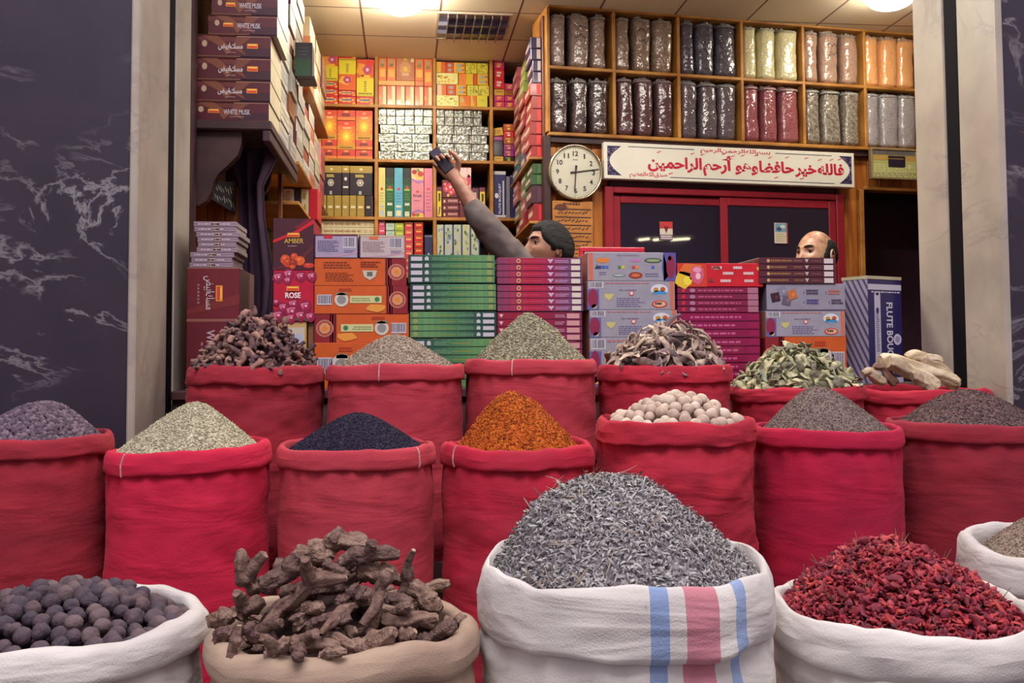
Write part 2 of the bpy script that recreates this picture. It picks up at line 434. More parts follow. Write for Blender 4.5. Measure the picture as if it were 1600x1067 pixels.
b = MB(); b.box(-6, -6, -0.1, 7, FRONT, 0, M((120, 112, 112), 0.7, 0.15, 4)); struct('floor', b)
b = MB(); b.box(-2.4, FRONT, -0.1, 4.2, 7, -0.001, M((130, 100, 90), 0.6, 0.1, 4)); o = struct('floor_inside', b)
# outer dark marble walls, with the thickness of the opening
b = MB(); b.box(-4.5, FRONT, 0, XL - 0.022, YL1, 4.2, DARKM); b.box(-4.5, YL1, 0, XL - .09, YL2, 4.2, GROOVE); b.box(-4.5, YL2, 0, XL - .022, YL3, 4.2, DARKM); struct('wall_front_left', b)
b = MB(); b.box(XR + 0.022, FRONT, 0, 5.5, YR1, 4.2, DARKM); b.box(XR + .09, YR1, 0, 5.5, YR2, 4.2, GROOVE); b.box(XR + .022, YR2, 0, 5.5, YR3, 4.2, DARKM); struct('wall_front_right', b)
b = MB(); b.box(-4.5, FRONT, 3.25, 5.5, YR3, 5.0, DARKM); struct('wall_lintel', b)
# cream marble jamb slabs on both sides, a dark shutter groove between each pair
def jamb(name, x0, x1, y0, y1, m=PALEM):
    k = MB(); k.cbox(x0, y0, 0, x1, y1, 3.25, m, 0.004); return struct(name, k)
jamb('trim_1', XL - 0.022, XL, FRONT - 0.012, YL1)
jamb('trim_2', XL - 0.022, XL, YL2, YL3)
jamb('trim_3', XR, XR + 0.022, FRONT - 0.012, YR1)
jamb('trim_4', XR, XR + 0.022, YR2, YR3)
jamb('trim_5', XL - 0.085, XL - 0.004, YL1 + .001, YL2 - .001, GROOVE)
jamb('trim_6', XR + 0.004, XR + 0.085, YR1 + .001, YR2 - .001, GROOVE)
# inside: dark wooden jamb strip, walls, ceiling
WL = XL - 0.14
b = MB(); b.box(XL - 0.02, YL3, 0, XL + 0.002, YL3 + 0.09, 3.1, DKWOOD); struct('trim_7', b)
b = MB(); b.box(WL - 0.1, YL3, 0, WL, 6.5, 3.1, M((150, 110, 78), 0.7, 0.15, 5)); struct('wall_left', b)
b = MB(); b.box(3.3, YR3, 0, 3.4, 6.5, 3.1, M((120, 84, 60), 0.7, 0.1, 5)); struct('wall_right', b)
b = MB(); b.box(WL - 0.1, 6.36, 0, 3.4, 6.46, 3.1, M((96, 62, 48), 0.7, 0.1, 5)); struct('wall_back', b)

def ceil_mat():
    m = bpy.data.materials.new('ceiling_tiles'); m.use_nodes = True; t = m.node_tree; bs = t.nodes['Principled BSDF']
    bs.inputs['Roughness'].default_value = 0.6
    tc = nd(t, 'ShaderNodeTexCoord'); mp = nd(t, 'ShaderNodeMapping')
    p = W(566, 76, 5.87); q = W(620, 56, 5.0)
    mp.inputs['Location'].default_value = (-(W(570, 60, 5.7).x), -(WZ(620, 57, CEIL).y), 0)
    br = nd(t, 'ShaderNodeTexBrick'); br.offset = 0.0; br.inputs['Scale'].default_value = 1.0
    br.inputs['Brick Width'].default_value = 0.43; br.inputs['Row Height'].default_value = 0.455; br.inputs['Mortar Size'].default_value = 0.006; br.inputs['Mortar Smooth'].default_value = 0.2
    br.inputs['Color1'].default_value = L3((222, 208, 182)); br.inputs['Color2'].default_value = L3((214, 200, 174)); br.inputs['Mortar'].default_value = L3((104, 74, 70))
    t.links.new(tc.outputs['Object'], mp.inputs[0]); t.links.new(mp.outputs[0], br.inputs['Vector']); t.links.new(br.outputs[0], bs.inputs['Base Color'])
    return m
b = MB(); b.box(WL - 0.1, YR3 - 0.05, CEIL, 3.4, 6.46, CEIL + 0.08, ceil_mat()); struct('ceiling', b)

# platforms under the rear rows of sacks, and the shop counter
PZ2, PZ3 = 0.28, 0.52
STEP = M((92, 62, 60), 0.7, 0.15, 6)
b = MB(); b.box(-2.2, 2.1, 0, 2.9, FRONT - 0.02, PZ2, STEP); tag(b.build('display_step'), 'low wooden display step under the middle row of red sacks', 'step', kind='structure')
b = MB(); b.box(XL + 0.002, FRONT - 0.02, 0, XR - 0.002, 3.06, PZ3, STEP); tag(b.build('display_step'), 'higher wooden display step under the rear row of red sacks', 'step', kind='structure')
CTZ = W(900, 604, 3.1).z
ctr = thing('shop_counter', 'wooden shop counter under the stacked incense cartons', 'counter', (0, 3.07, 0))
b = MB(); b.cbox(XL + 0.004, 0.02, 0, XR - 0.004, 0.50, CTZ - 0.03, STEP, 0.004); b.build('body', ctr)
b = MB(); b.cbox(XL + 0.004, 0, CTZ - 0.03, XR - 0.004, 0.53, CTZ, M((84, 50, 52), .5, .12, 6), 0.004); b.build('worktop', ctr)

# ------------------------------------------------------------------ ceiling lamps
def dome_lamp(px, py, Y, label, s):
    p = W(px, py, Y)
    t = thing('ceiling_lamp', label, 'lamp', (p.x, p.y, CEIL), group='round ceiling lamps')
    k = MB(); rows = []
    R = 0.13
    for i in range(9):
        a = math.pi / 2 * i / 8
        rows.append([(R * math.cos(a) * math.cos(2 * math.pi * j / 28), R * math.cos(a) * math.sin(2 * math.pi * j / 28), -0.02 - 0.075 * math.sin(a)) for j in range(28)])
    k.grid(rows, emis((255, 246, 222), s)); k.build('diffuser', t, smooth=True)
    k = MB(); k.grid([[(r * math.cos(2 * math.pi * j / 28), r * math.sin(2 * math.pi * j / 28), z) for j in range(28)] for r, z in ((R + .012, 0), (R + .012, -.02), (R - .005, -.022))], M((220, 215, 205), 0.3, 0)); k.build('base', t)
dome_lamp(626, 6, 4.95, 'glowing round lamp on the ceiling, beside the dark louvred light', 150)
dome_lamp(1392, 2, 4.64, 'glowing round lamp on the ceiling above the orange bags', 60)

fx = thing('ceiling_light', 'unlit recessed ceiling light with a grey louvre grid', 'ceiling light', (0, 0, CEIL))
pA = WZ(686, 19, CEIL); pB = WZ(798, 24, CEIL); pC = WZ(785, 62, CEIL); pD = WZ(684, 58, CEIL)
x0, x1, y0, y1 = pD.x - .005, pC.x, pA.y, pD.y
LV = M((150, 145, 165), 0.25, 0.1, 20, metal=0.6)
k = MB()
for a_, b_, c_, d_ in ((x0 - .012, y0 - .012, x1 + .012, y0), (x0 - .012, y1, x1 + .012, y1 + .012), (x0 - .012, y0, x0, y1), (x1, y0, x1 + .012, y1)):
    k.box(a_, b_, -0.008, c_, d_, -0.0005, M((188, 170, 150), 0.4, 0))
k.build('frame', fx)
k = MB()
for i in range(1, 8): xx = x0 + (x1 - x0) * i / 8; k.box(xx - .003, y0, -0.03, xx + .003, y1, -0.002, LV)
for i in range(1, 3): yy = y0 + (y1 - y0) * i / 3; k.box(x0, yy - .004, -0.025, x1, yy + .004, -0.002, LV)
k.build('louvre', fx)
k = MB(); k.box(x0, y0, -0.004, x1, y1, -0.0008, M((96, 88, 112), 0.25, 0.2, 25, metal=0.5)); k.build('reflector', fx)

# ------------------------------------------------------------------ the bag shelves
def shelf_box(mb, fr, x0, y0, x1, y1, d, m, n=0.0): pass
RT = thing('wall_shelf', 'wooden wall shelf unit holding rows of plastic spice bags', 'shelf', RF.world(0, 0), RA)
upx = [857, 960, 1061, 1160, 1256, 1352, 1452]
def rz(px, py): return RF.pix(px, py)
SD = 0.30; TH = 0.018
z_top = (rz(860, 14)[1] + rz(1410, 41)[1]) / 2
z_mid = (rz(860, 108)[1] + rz(1410, 131)[1]) / 2
z_bot = (rz(860, 212)[1] + rz(1410, 226)[1]) / 2
us = [rz(p, 110)[0] for p in upx]
U_END = us[-1]
for z in (z_top, z_mid, z_bot):
    k = MB(); k.cbox(us[0], 0, z - TH, U_END, SD, z, WOOD, .003); k.build('shelf', RT)
for u in us:
    k = MB(); k.cbox(u - .009, 0.001, z_bot, u + .009, SD, z_top - TH, WOOD, .003); k.build('upright', RT)
k = MB(); k.box(us[0], SD, z_bot - TH, U_END, SD + .012, z_top, M((74, 48, 54), .7, .1, 6)); k.build('back_panel', RT)

def bag_mesh(col, col2, w, h, d, seed, grain):
    rnd = random.Random(seed)
    col = tuple(min(240, int(x * 1.12 + 6)) for x in col); col2 = tuple(min(240, int(x * 1.12 + 6)) for x in col2)
    m = M(col, 0.16, 0.1, grain, bump=0.7, bscale=30, coat=0.8, rgb2=col2, stretch=(1, 1, 1), spec=0.6)
    mb = MB(); rows = []; N = 26; K = 22
    lean = rnd.uniform(-.006, .006); ph = rnd.uniform(0, 6)
    for i in range(K + 1):
        t = i / K; z = h * 0.955 * t
        edge = min(1.0, (t / 0.05 + 0.05) ** 0.5 if t < 0.05 else 1.0, ((1 - t) / 0.05 + 0.16) ** 0.5 if t > 0.95 else 1.0)
        row = []
        for j in range(N):
            a = 2 * math.pi * j / N; c, s_ = math.cos(a), math.sin(a)
            e = 0.62
            x = math.copysign(abs(c) ** e, c) * w / 2; y = math.copysign(abs(s_) ** e, s_) * d / 2
            nz = mnoise.noise(Vector((c * 1.3 + seed, s_ * 1.3, t * 4 + ph))) * 0.07 + mnoise.noise(Vector((c * 5 + seed, s_ * 5, t * 16 + ph))) * 0.025
            kf = edge * (0.95 + nz + 0.05 * math.sin(t * 3.0 + ph))
            row.append((x * kf + lean * math.sin(t * math.pi), y * kf, z))
        rows.append(row)
    mb.grid(rows, m); mb.fan(rows[0], m, True); mb.fan(rows[-1], m)
    return mb
CLEAR = M((196, 188, 180), 0.2, 0.1, 40, coat=0.6)
def bag_top(w, h, d, seed, tc):
    mb = MB(); rnd = random.Random(seed + 77); N = 22; rows = []
    for i, (zz, kk) in enumerate(((0.90, 1.0), (0.94, 0.95), (0.965, 0.84), (.985, 0.80))):
        row = []
        for j in range(N):
            a = 2 * math.pi * j / N
            r = kk * (1 + (0.18 * rnd.uniform(-1, 1) if i > 1 else 0.02))
            row.append((math.copysign(abs(math.cos(a)) ** .62, math.cos(a)) * w / 2 * r, math.copysign(abs(math.sin(a)) ** .62, math.sin(a)) * d / 2 * (r if i < 2 else r * .6), h * zz + (rnd.uniform(-.010, .012) if i == 3 else 0)))
        rows.append(row)
    mb.grid(rows, M(tc, .25, .2, 60, coat=.6, bump=.5, bscale=60))
    return mb
BAGS_TOP = [((136, 116, 104), (108, 90, 84), 'taupe spice', [(862, 888, 17, 107), (890, 924, 18, 108), (925, 952, 20, 108)]),
            ((132, 112, 92), (100, 82, 74), 'brown spice', [(963, 988, 22, 111), (990, 1022, 20, 111), (1021, 1056, 23, 112)]),
            ((82, 76, 88), (54, 50, 62), 'slate black spice', [(1066, 1089, 26, 115), (1090, 1121, 26, 115), (1121, 1156, 31, 115)]),
            ((196, 190, 152), (168, 160, 122), 'cream powder', [(1163, 1187, 30, 118), (1188, 1218, 31, 120), (1218, 1253, 33, 122)]),
            ((160, 130, 112), (134, 106, 94), 'tan powder', [(1258, 1284, 33, 123), (1285, 1317, 34, 126), (1317, 1345, 35, 126)]),
            ((226, 160, 108), (212, 142, 92), 'peach orange powder', [(1353, 1379, 44, 127), (1380, 1409, 43, 129), (1407, 1436, 46, 130)])]
BAGS_LOW = [((86, 70, 70), (44, 34, 40), 'dark grainy seeds', [(861, 891, 119, 207), (893, 922, 119, 207), (924, 956, 120, 207)]),
            ((84, 58, 60), (60, 40, 46), 'dark brown powder', [(966, 993, 117, 209), (995, 1024, 117, 211), (1026, 1056, 117, 210)]),
            ((92, 80, 84), (66, 56, 64), 'dark grey powder', [(1066, 1094, 122, 213), (1096, 1125, 122, 213), (1124, 1156, 122, 213)]),
            ((146, 84, 88), (100, 52, 62), 'dusky red powder', [(1166, 1191, 122, 216), (1193, 1220, 125, 216), (1222, 1254, 127, 217)]),
            ((138, 128, 116), (86, 78, 74), 'grey flaked herb', [(1262, 1287, 127, 221), (1288, 1320, 130, 222), (1321, 1349, 130, 222)]),
            ((150, 144, 146), (118, 112, 120), 'pale grey powder', [(1356, 1380, 136, 221), (1379, 1411, 137, 224), (1409, 1438, 139, 224)])]
SCR = P((40, 30, 40))
sd = 0
for row, zs, rn in ((BAGS_TOP, z_mid, 'upper'), (BAGS_LOW, z_bot, 'lower')):
    for bi, (c1, c2, what, lst) in enumerate(row):
        for q, (p0, p1, q0, q1) in enumerate(lst):
            sd += 1
            u0, _ = rz(p0, (q0 + q1) / 2); u1, _ = rz(p1, (q0 + q1) / 2)
            zt = rz((p0 + p1) / 2, q0)[1]
            w = (u1 - u0) * .925; h = min(zt - zs, (z_top - TH if rn == 'upper' else z_mid - TH) - zs - .006) * 1.0; d = min(0.13, SD - .06)
            pos = ('first', 'middle', 'last')[q]
            t = thing('spice_bag', 'clear plastic bag of %s, %s of its three from the clock end' % (what, pos), 'bag', RF.world((u0 + u1) / 2, zs + .0008, -0.075), RA + .0, 'spice bags on the %s wall shelf' % rn)
            mb = bag_mesh(c1, c2, w, h, d, sd, 170 if 'powder' in what else 70)
            if (rn, bi, q) in (('upper', 0, 1), ('upper', 1, 1), ('upper', 4, 1)):
                fc = Face(mb, (-w * .32, -d * .5 - .006, h * .5), (1, 0, 0), (0, 0, 1), w * .64, h * .3)
                r_ = random.Random(sd)
                for li in range(2):
                    pts = [(0.05 + .9 * i / 9, .7 - li * .55 + r_.uniform(-.16, .16)) for i in range(10)]
                    for i in range(9):
                        a_, b_ = pts[i], pts[i + 1]
                        fc.poly([a_, b_, (b_[0], b_[1] + .05), (a_[0], a_[1] + .05)], SCR)
            mb.build('bag', t, smooth=True)
            bag_top(w, h, d, sd, tuple(int(x * .5 + 100) for x in c1)).build('gathered_top', t, smooth=True)

# ------------------------------------------------------------------ wall under the bag shelves: pine panelling, window, dark doorway
def rbox(mb, p0, q0, p1, q1, d, m, n=0.0, c=0.003, px_n=None):
    """box on the right-hand wall from pixel corners of its front face, n in front of the wall plane"""
    ua, _ = RF.pix(p0, (q0 + q1) / 2, n); ub, _ = RF.pix(p1, (q0 + q1) / 2, n)
    _, za = RF.pix((p0 + p1) / 2, q1, n); _, zb_ = RF.pix((p0 + p1) / 2, q0, n)
    mb.cbox(ua, -n, za, ub, -n + d, zb_, m, c)
    return ua, ub, za, zb_
def build_r(mb, name, kind=None, parent=None):
    o = mb.build(name, loc=(RF.o.x, RF.o.y, 0), rz=RA)
    if kind: o['kind'] = kind
    return o
u855, u_w0, u_w1, u_p1, u_end = [RF.pix(p, 350)[0] for p in (857, 948, 1322, 1357, 1470)]
zw_top = RF.pix(1130, 294)[1]; z_under = z_bot - TH - .002; zd_top = RF.pix(1390, 296)[1]
k = MB()
def planks(k, ua, ub, za, zb_, n):
    for i in range(n):
        a_ = ua + (ub - ua) * i / n; b2 = ua + (ub - ua) * (i + 1) / n
        k.cbox(a_ + .0006, 0.06, za, b2 - .0006, 0.085, zb_, PINE, .004)
planks(k, u855, u_w0, 0, z_under, 5)
planks(k, u_w0 + .0, u_w1, zw_top, z_under, 22)
planks(k, u_w1, u_p1 - .03, 0, z_under, 2)
planks(k, u_p1 - .03, u_end + .5, zd_top, z_under, 14)
build_r(k, 'wall_panelling', 'structure')
k = MB(); k.cbox(u855 - .02, 0.0, 0, u855 + .016, .30, z_under, DKWOOD, .003); build_r(k, 'trim_8', 'structure')
k = MB(); k.cbox(u_p1 - .028, 0.035, 0, u_p1, .12, zd_top, WOOD, .003); k.cbox(u_p1, 0.035, zd_top, u_end + .5, .12, zd_top + .02, WOOD, .003); build_r(k, 'door_1_frame', 'structure')
k = MB(); k.box(u_p1 - .02, .5, 0, u_end + .6, .52, zd_top + .1, M((70, 42, 62), .8, .1, 5)); k.box(u_p1 - .02, .086, zd_top + .02, u_end + .6, .5, zd_top + .05, BLACK); build_r(k, 'wall_store', 'structure')
k = MB(); k.box(us[0], .02, z_under - .03, U_END, .1, z_under + .002, DKWOOD); build_r(k, 'trim_9', 'structure')

# red-framed sliding window with dark panes
ua, zb_ = RF.pix(948, 350)[0], 0
wn = MB()
zt = RF.pix(1130, 296)[1]; z_sill = RF.pix(1130, 470)[1]
u0, u1 = RF.pix(948, 380)[0], RF.pix(1324, 380)[0]
um0, um1 = RF.pix(1130, 380)[0], RF.pix(1144, 380)[0]
win = bpy.data.objects.new('window_1', None); COL.objects.link(win); win.location = RF.world(0, 0); win.rotation_euler = (0, 0, RA); win['kind'] = 'structure'
def wbar(k, a, b_, c_, d_, y0, y1, m=MAROON): k.cbox(a, y0, c_, b_, y1, d_, m, .004)
k = MB()
wbar(k, u0, u0 + .05, z_sill, zt, .02, .09); wbar(k, u1 - .05, u1, z_sill, zt, .02, .09)
wbar(k, u0 + .05, u1 - .05, zt - .035, zt, .02, .09); wbar(k, u0, u1, z_sill - .05, z_sill, .0, .09)
wbar(k, u0 + .03, u1 - .03, zt - .002, zt + .045, .03, .08, M((70, 24, 40), .5, .1, 8))
k.build('frame', win)
for s_, (a, b_, yy) in enumerate(((u0 + .052, um1 + .0, .045), (um0, u1 - .052, .025))):
    k = MB()
    wbar(k, a, a + .045, z_sill, zt - .04, yy, yy + .018); wbar(k, b_ - .045, b_, z_sill, zt - .04, yy, yy + .018)
    wbar(k, a + .045, b_ - .045, zt - .085, zt - .04, yy, yy + .018); wbar(k, a + .045, b_ - .045, z_sill, z_sill + .04, yy, yy + .018)
    so = k.build('sash', win)
    k = MB(); k.box(a + .04, yy + .006, z_sill + .03, b_ - .04, yy + .012, zt - .08, M((42, 35, 50), 0.03, 0.0, spec=0.5)); k.build('pane', so)
# the tube lamp on the inner face of the front wall, hidden behind the jamb and seen mirrored in the left pane
tl = thing('tube_lamp', 'white tube lamp on the inner side of the front wall, mirrored in the dark window', 'lamp', (0, 0, 0))
gn = RF.n
def mirrored(px, py, Yd):
    u_, z_ = RF.pix(px, py, -.04); p = RF.world(u_, z_, -.04); d = (p - EYE).normalized(); r = d - gn * (2 * d.dot(gn)); return p + r * ((Yd - p.y) / r.y)
TG = emis((255, 240, 200), 32.0)
for a_, b2 in ((1000, 1016), (1023, 1040), (1050, 1079)):
    p, q = mirrored(a_, 374.5, YR3 + .07), mirrored(b2, 372.5, YR3 + .07)
    k = MB(); k.tube([p, q], .009, TG, 10); k.build('tube', tl)
k = MB(); p, q = mirrored(994, 373.7, YR3 + .035), mirrored(1085, 370, YR3 + .035); k.tube([p, q], .022, M((180, 176, 170), .4, 0), 8); k.build('housing', tl)
# dark room behind the window is shut off by the panes; below it a plain panel
k = MB(); k.box(u_w0 - .01, .06, 0, u_w1 + .01, .09, z_sill - .05, PINE); build_r(k, 'wall_dado', 'structure')

def sticker(p0, q0, p1, q1, n, label, fn):
    ua, _ = RF.pix(p0, (q0 + q1) / 2, n); ub, _ = RF.pix(p1, (q0 + q1) / 2, n); za = RF.pix(p0, q1, n)[1]; zb2 = RF.pix(p0, q0, n)[1]
    k = MB(); w, h = ub - ua, zb2 - za
    k.box(-w / 2, 0, 0, w / 2, .001, h, P((214, 202, 190)))
    fn(Face(k, (-w / 2, 0, 0), (1, 0, 0), (0, 0, 1), w, h, .0004))
    tag(k.build('sticker', loc=RF.world((ua + ub) / 2, za, n), rz=RA), label, 'sticker')
def st1(f):
    f.rect(0, .62, 1, 1, P((196, 60, 60))); f.rect(0, .0, 1, .3, P((120, 105, 115))); f.k = 1
    f.poly([(.3, .75), (.7, .75), (.5, .36)], P((110, 40, 50))); f.text('arz', .1, .08, .9, .24, P((240, 230, 230))) if 0 else f.lines(.1, .05, .95, .27, 2, P((235, 225, 225)), 3)
def st2(f):
    f.rect(.06, .55, .9, .97, P((120, 160, 180))); f.rect(.9, .0, 1, 1, P((170, 70, 60))); f.k = 1
    f.ell(.35, .7, .2, .1, P((70, 80, 120))); f.ell(.62, .82, .2, .09, P((200, 215, 215))); f.lines(.1, .08, .85, .5, 4, P((196, 178, 130)), 5)
sticker(1031, 346, 1051, 375, -.0437, 'small red and white sticker on the dark window pane below the sign', st1)
sticker(1210, 348, 1231, 380, -.0237, 'small cream and blue sticker on the dark window pane above the balding man', st2)

# ------------------------------------------------------------------ sign, clock, pictures
SG = RF
n = 0.03
ua, ub = RF.pix(944, 250, n)[0], RF.pix(1335, 265, n)[0]
z1 = (RF.pix(946, 223, n)[1] + RF.pix(1334, 238, n)[1]) / 2; z0 = (RF.pix(944, 281, n)[1] + RF.pix(1334, 291, n)[1]) / 2
w, h = ub - ua, z1 - z0
sg = thing('wall_sign', 'long white sign with red Arabic calligraphy above the dark window', 'sign', RF.world((ua + ub) / 2, z0, n), RA)
k = MB(); k.cbox(-w / 2, 0, 0, w / 2, .045, h, M((230, 226, 214), .35, .04, 5), .003)
f = Face(k, (-w / 2, 0, 0), (1, 0, 0), (0, 0, 1), w, h)
NAVY = P((44, 34, 74)); SRED = P((190, 26, 62))
for fl in (False, True):
    f.flip = fl
    arc = [(.065 - .045 * math.sin(math.pi * i / 16) , .9 - .8 * i / 16) for i in range(17)]
    for half in (0, 1):
        seq = arc[:9] if not half else arc[8:]
        for i in range(len(seq) - 1):
            a_, b2 = seq[i], seq[i + 1]; f.poly([(.012, a_[1]), (.012, b2[1]), b2, a_], NAVY)
    f.k = 1
    rr = random.Random(4)
    for i in range(26):
        v = rr.uniform(.1, .9); f.ell(.012 + rr.uniform(.002, max(.003, (.05 - .045 * math.sin(math.pi * (.9 - v) / .8)))), v, .0028, .013, P((150, 140, 170)), 6)
    f.k = 0
f.flip = False
f.rect(.09, .885, .345, .905, NAVY); f.rect(.67, .885, .905, .905, NAVY); f.rect(.25, .085, .915, .105, NAVY)
f.text(arabj('بسم الله الرحمن الرحيم'), .37, .79, .65, .97, SRED, .02)
f.text(arabj('صدق الله العظيم'), .095, .04, .24, .22, SRED, .02)
f.text(arabj('فالله خير حافظا وهو أرحم الراحمين'), .165, .17, .955, .76, SRED, .04)
rr = random.Random(9)
for uu in (.2, .33, .37, .455, .49, .53, .585, .64, .71, .79, .845, .895, .93):
    v = rr.uniform(.72, .78); f.poly([(uu, v), (uu + .016, v + .05), (uu + .018, v + .075), (uu + .001, v + .03)], SRED)
for uu in (.245, .665, .77): f.poly([(uu, .17), (uu + .016, .21), (uu + .017, .235), (uu, .2)], SRED)
k.build('board', sg)

n = .02
cu, cz = RF.pix(899.5, 269, n); cr = (RF.pix(942, 269, n)[0] - RF.pix(858, 269, n)[0]) / 2
ck = thing('wall_clock', 'round white wall clock with black numerals and a silver rim', 'clock', RF.world(cu, cz, n), RA)
def ring(mb, prof, m, N=48):
    mb.grid([[(r * math.cos(2 * math.pi * j / N), y, r * math.sin(2 * math.pi * j / N)) for j in range(N)] for r, y in prof], m)
k = MB(); ring(k, ((cr * .9, .0), (cr * .93, -.012), (cr * .975, -.014), (cr, -.004), (cr, .055), (cr * .5, .057)), M((196, 184, 160), .22, .03, 10, metal=.85)); k.build('rim', ck, smooth=True)
k = MB(); k.fan([(cr * .93 * math.cos(2 * math.pi * j / 48), .002, cr * .93 * math.sin(2 * math.pi * j / 48)) for j in range(48)], P((222, 218, 200), .5))
f = Face(k, (-cr, .002, -cr), (1, 0, 0), (0, 0, 1), 2 * cr, 2 * cr, .0008)
INK = P((34, 28, 40))
for i in range(12):
    a = math.radians(90 - 30 * (i + 1)); s_ = str(i + 1); r_ = .335
    cxx, cyy = .5 + r_ * math.cos(a), .5 + r_ * math.sin(a); hw = .028 if len(s_) == 1 else .05
    if s_ == '1': hw = .014
    f.text(s_, cxx - hw, cyy - .045, cxx + hw, cyy + .045, INK, .03)
for i in range(60):
    a = math.radians(6 * i); r0, r1 = (.415, .43) if i % 5 else (.405, .43); d = .0025 if i % 5 else .004
    f.poly([(.5 + r0 * math.cos(a) - d * math.sin(a), .5 + r0 * math.sin(a) + d * math.cos(a)), (.5 + r0 * math.cos(a) + d * math.sin(a), .5 + r0 * math.sin(a) - d * math.cos(a)),
            (.5 + r1 * math.cos(a) + d * math.sin(a), .5 + r1 * math.sin(a) - d * math.cos(a)), (.5 + r1 * math.cos(a) - d * math.sin(a), .5 + r1 * math.sin(a) + d * math.cos(a))], INK)
f.lines(.45, .71, .55, .735, 1, INK, 1)
k.build('dial', ck)
def hand(name, ang, l, tail, w, y, m):
    k = MB(); a = math.radians(ang); d = Vector((math.cos(a), 0, math.sin(a))); q = Vector((-math.sin(a), 0, math.cos(a)))
    for r0, r1, ww in ((-tail, 0, w * 1.7), (0, l, w)):
        pts = [d * r0 - q * ww, d * r1 - q * ww * .7, d * r1 + q * ww * .7, d * r0 + q * ww]
        k.add([tuple(p + Vector((0, y, 0))) for p in pts] + [tuple(p + Vector((0, y - .001, 0))) for p in pts], [(0, 1, 2, 3), (7, 6, 5, 4), (0, 4, 5, 1), (2, 6, 7, 3), (1, 5, 6, 2), (3, 7, 4, 0)], m)
    return k.build(name, ck)
hand('minute_hand', 9, cr * .86, cr * .2, cr * .022, -.003, INK)
hand('hour_hand', 266, cr * .62, cr * .24, cr * .024, -.0045, INK)
hand('second_hand', 264, cr * .66, cr * .1, cr * .008, -.006, P((150, 30, 50)))
k = MB(); k.fan([(cr * .925 * math.cos(2 * math.pi * j / 48), -.008, cr * .925 * math.sin(2 * math.pi * j / 48)) for j in range(48)], glass()); k.build('cover_glass', ck)

# engraved wooden plaque: seven lines of script between dark rules
n = .012
ua, ub = RF.pix(864, 350, n)[0], RF.pix(927, 350, n)[0]; z1 = RF.pix(895, 314, n)[1]; z0 = RF.pix(895, 420, n)[1]; w, h = ub - ua, z1 - z0
k = MB(); k.cbox(-w / 2, 0, 0, w / 2, .07, h, M((186, 124, 60), .5, .2, 10, rgb2=(160, 100, 44)), .004)
f = Face(k, (-w / 2, 0, 0), (1, 0, 0), (0, 0, 1), w, h)
EN = P((70, 36, 30)); rr = random.Random(6)
f.ell(.2, .9, .16, .05, P((92, 48, 40)))
f.k = 1
for i in range(8):
    v = .88 - i * .118
    f.rect(.02 + .03 * (i % 2), v - .012, .95, v + .006, EN)
    for q in range(9):
        uu = .12 + q * .085 + rr.uniform(-.01, .01); hh = rr.uniform(.02, .06); vv = v - .085 + rr.uniform(0, .02)
        f.poly([(uu, vv), (uu + .05, vv + .012), (uu + .075, vv + hh), (uu + .055, vv + hh), (uu + .035, vv + .025), (uu - .005, vv + .018)], EN)
f.lines(.25, .93, .8, .98, 1, EN, 2)
tag(k.build('engraved_plaque', loc=RF.world((ua + ub) / 2, z0, n), rz=RA), 'carved wooden plaque with lines of Arabic script under the clock', 'plaque')

# framed photograph of a black cube shrine over the doorway
n = .03
ua, ub = RF.pix(1362, 255, n)[0], RF.pix(1434, 258, n)[0]; z1 = RF.pix(1398, 232, n)[1]; z0 = RF.pix(1398, 280, n)[1]; w, h = ub - ua, z1 - z0
pc = thing('framed_picture', 'small framed picture of a black cube building over the dark doorway', 'picture', RF.world((ua + ub) / 2, z0, n), RA)
k = MB(); fw = w * .035
for a_, b2, c_, d_ in ((-w / 2, w / 2, 0, fw), (-w / 2, w / 2, h - fw, h), (-w / 2, -w / 2 + fw, fw, h - fw), (w / 2 - fw, w / 2, fw, h - fw)): k.cbox(a_, 0, c_, b2, .03, d_, M((150, 130, 92), .4, .1, 20), .002)
k.build('frame', pc)
k = MB(); k.box(-w / 2 + fw, .006, fw, w / 2 - fw, .02, h - fw, P((176, 176, 112)))
f = Face(k, (-w / 2 + fw, .006, fw), (1, 0, 0), (0, 0, 1), w - 2 * fw, h - 2 * fw)
f.rect(0, .82, 1, 1, P((110, 104, 96))); f.rect(0, .62, 1, .82, P((178, 146, 76))); f.rect(0, 0, 1, .18, P((140, 138, 96))); f.k = 1
f.lines(0, .83, 1, .99, 3, P((80, 76, 84)), 2, .4); f.lines(0, .02, 1, .5, 7, P((206, 206, 150)), 4, .5); f.k = 2
f.rect(.36, .38, .72, .8, P((36, 28, 46))); f.poly([(.72, .38), (.76, .42), (.76, .8), (.72, .8)], P((24, 18, 34))); f.k = 3; f.rect(.36, .68, .72, .71, P((150, 120, 60))); f.rect(.84, .3, .86, .5, P((230, 225, 190)))
k.build('print', pc)

# red framed picture standing behind the grey cartons
FB = Fr(0, 3.42)
p0 = W(905, 386, 3.42); p1 = W(1007, 386, 3.42); zb_ = CTZ
w = p1.x - p0.x; h = p0.z - zb_
t = thing('framed_picture', 'red framed notice standing behind the grey incense cartons', 'picture', ((p0.x + p1.x) / 2, 3.42, zb_))
k = MB(); fw = .016
for a_, b2, c_, d_ in ((-w / 2, w / 2, 0, fw), (-w / 2, w / 2, h - fw, h), (-w / 2, -w / 2 + fw, fw, h - fw), (w / 2 - fw, w / 2, fw, h - fw)): k.cbox(a_, 0, c_, b2, .015, d_, M((196, 40, 60), .35, .05, 20), .002)
k.build('frame', t)
k = MB(); k.box(-w / 2 + fw, .005, fw, w / 2 - fw, .01, h - fw, P((90, 36, 44)))
f = Face(k, (-w / 2 + fw, .005, fw), (1, 0, 0), (0, 0, 1), w - 2 * fw, h - 2 * fw)
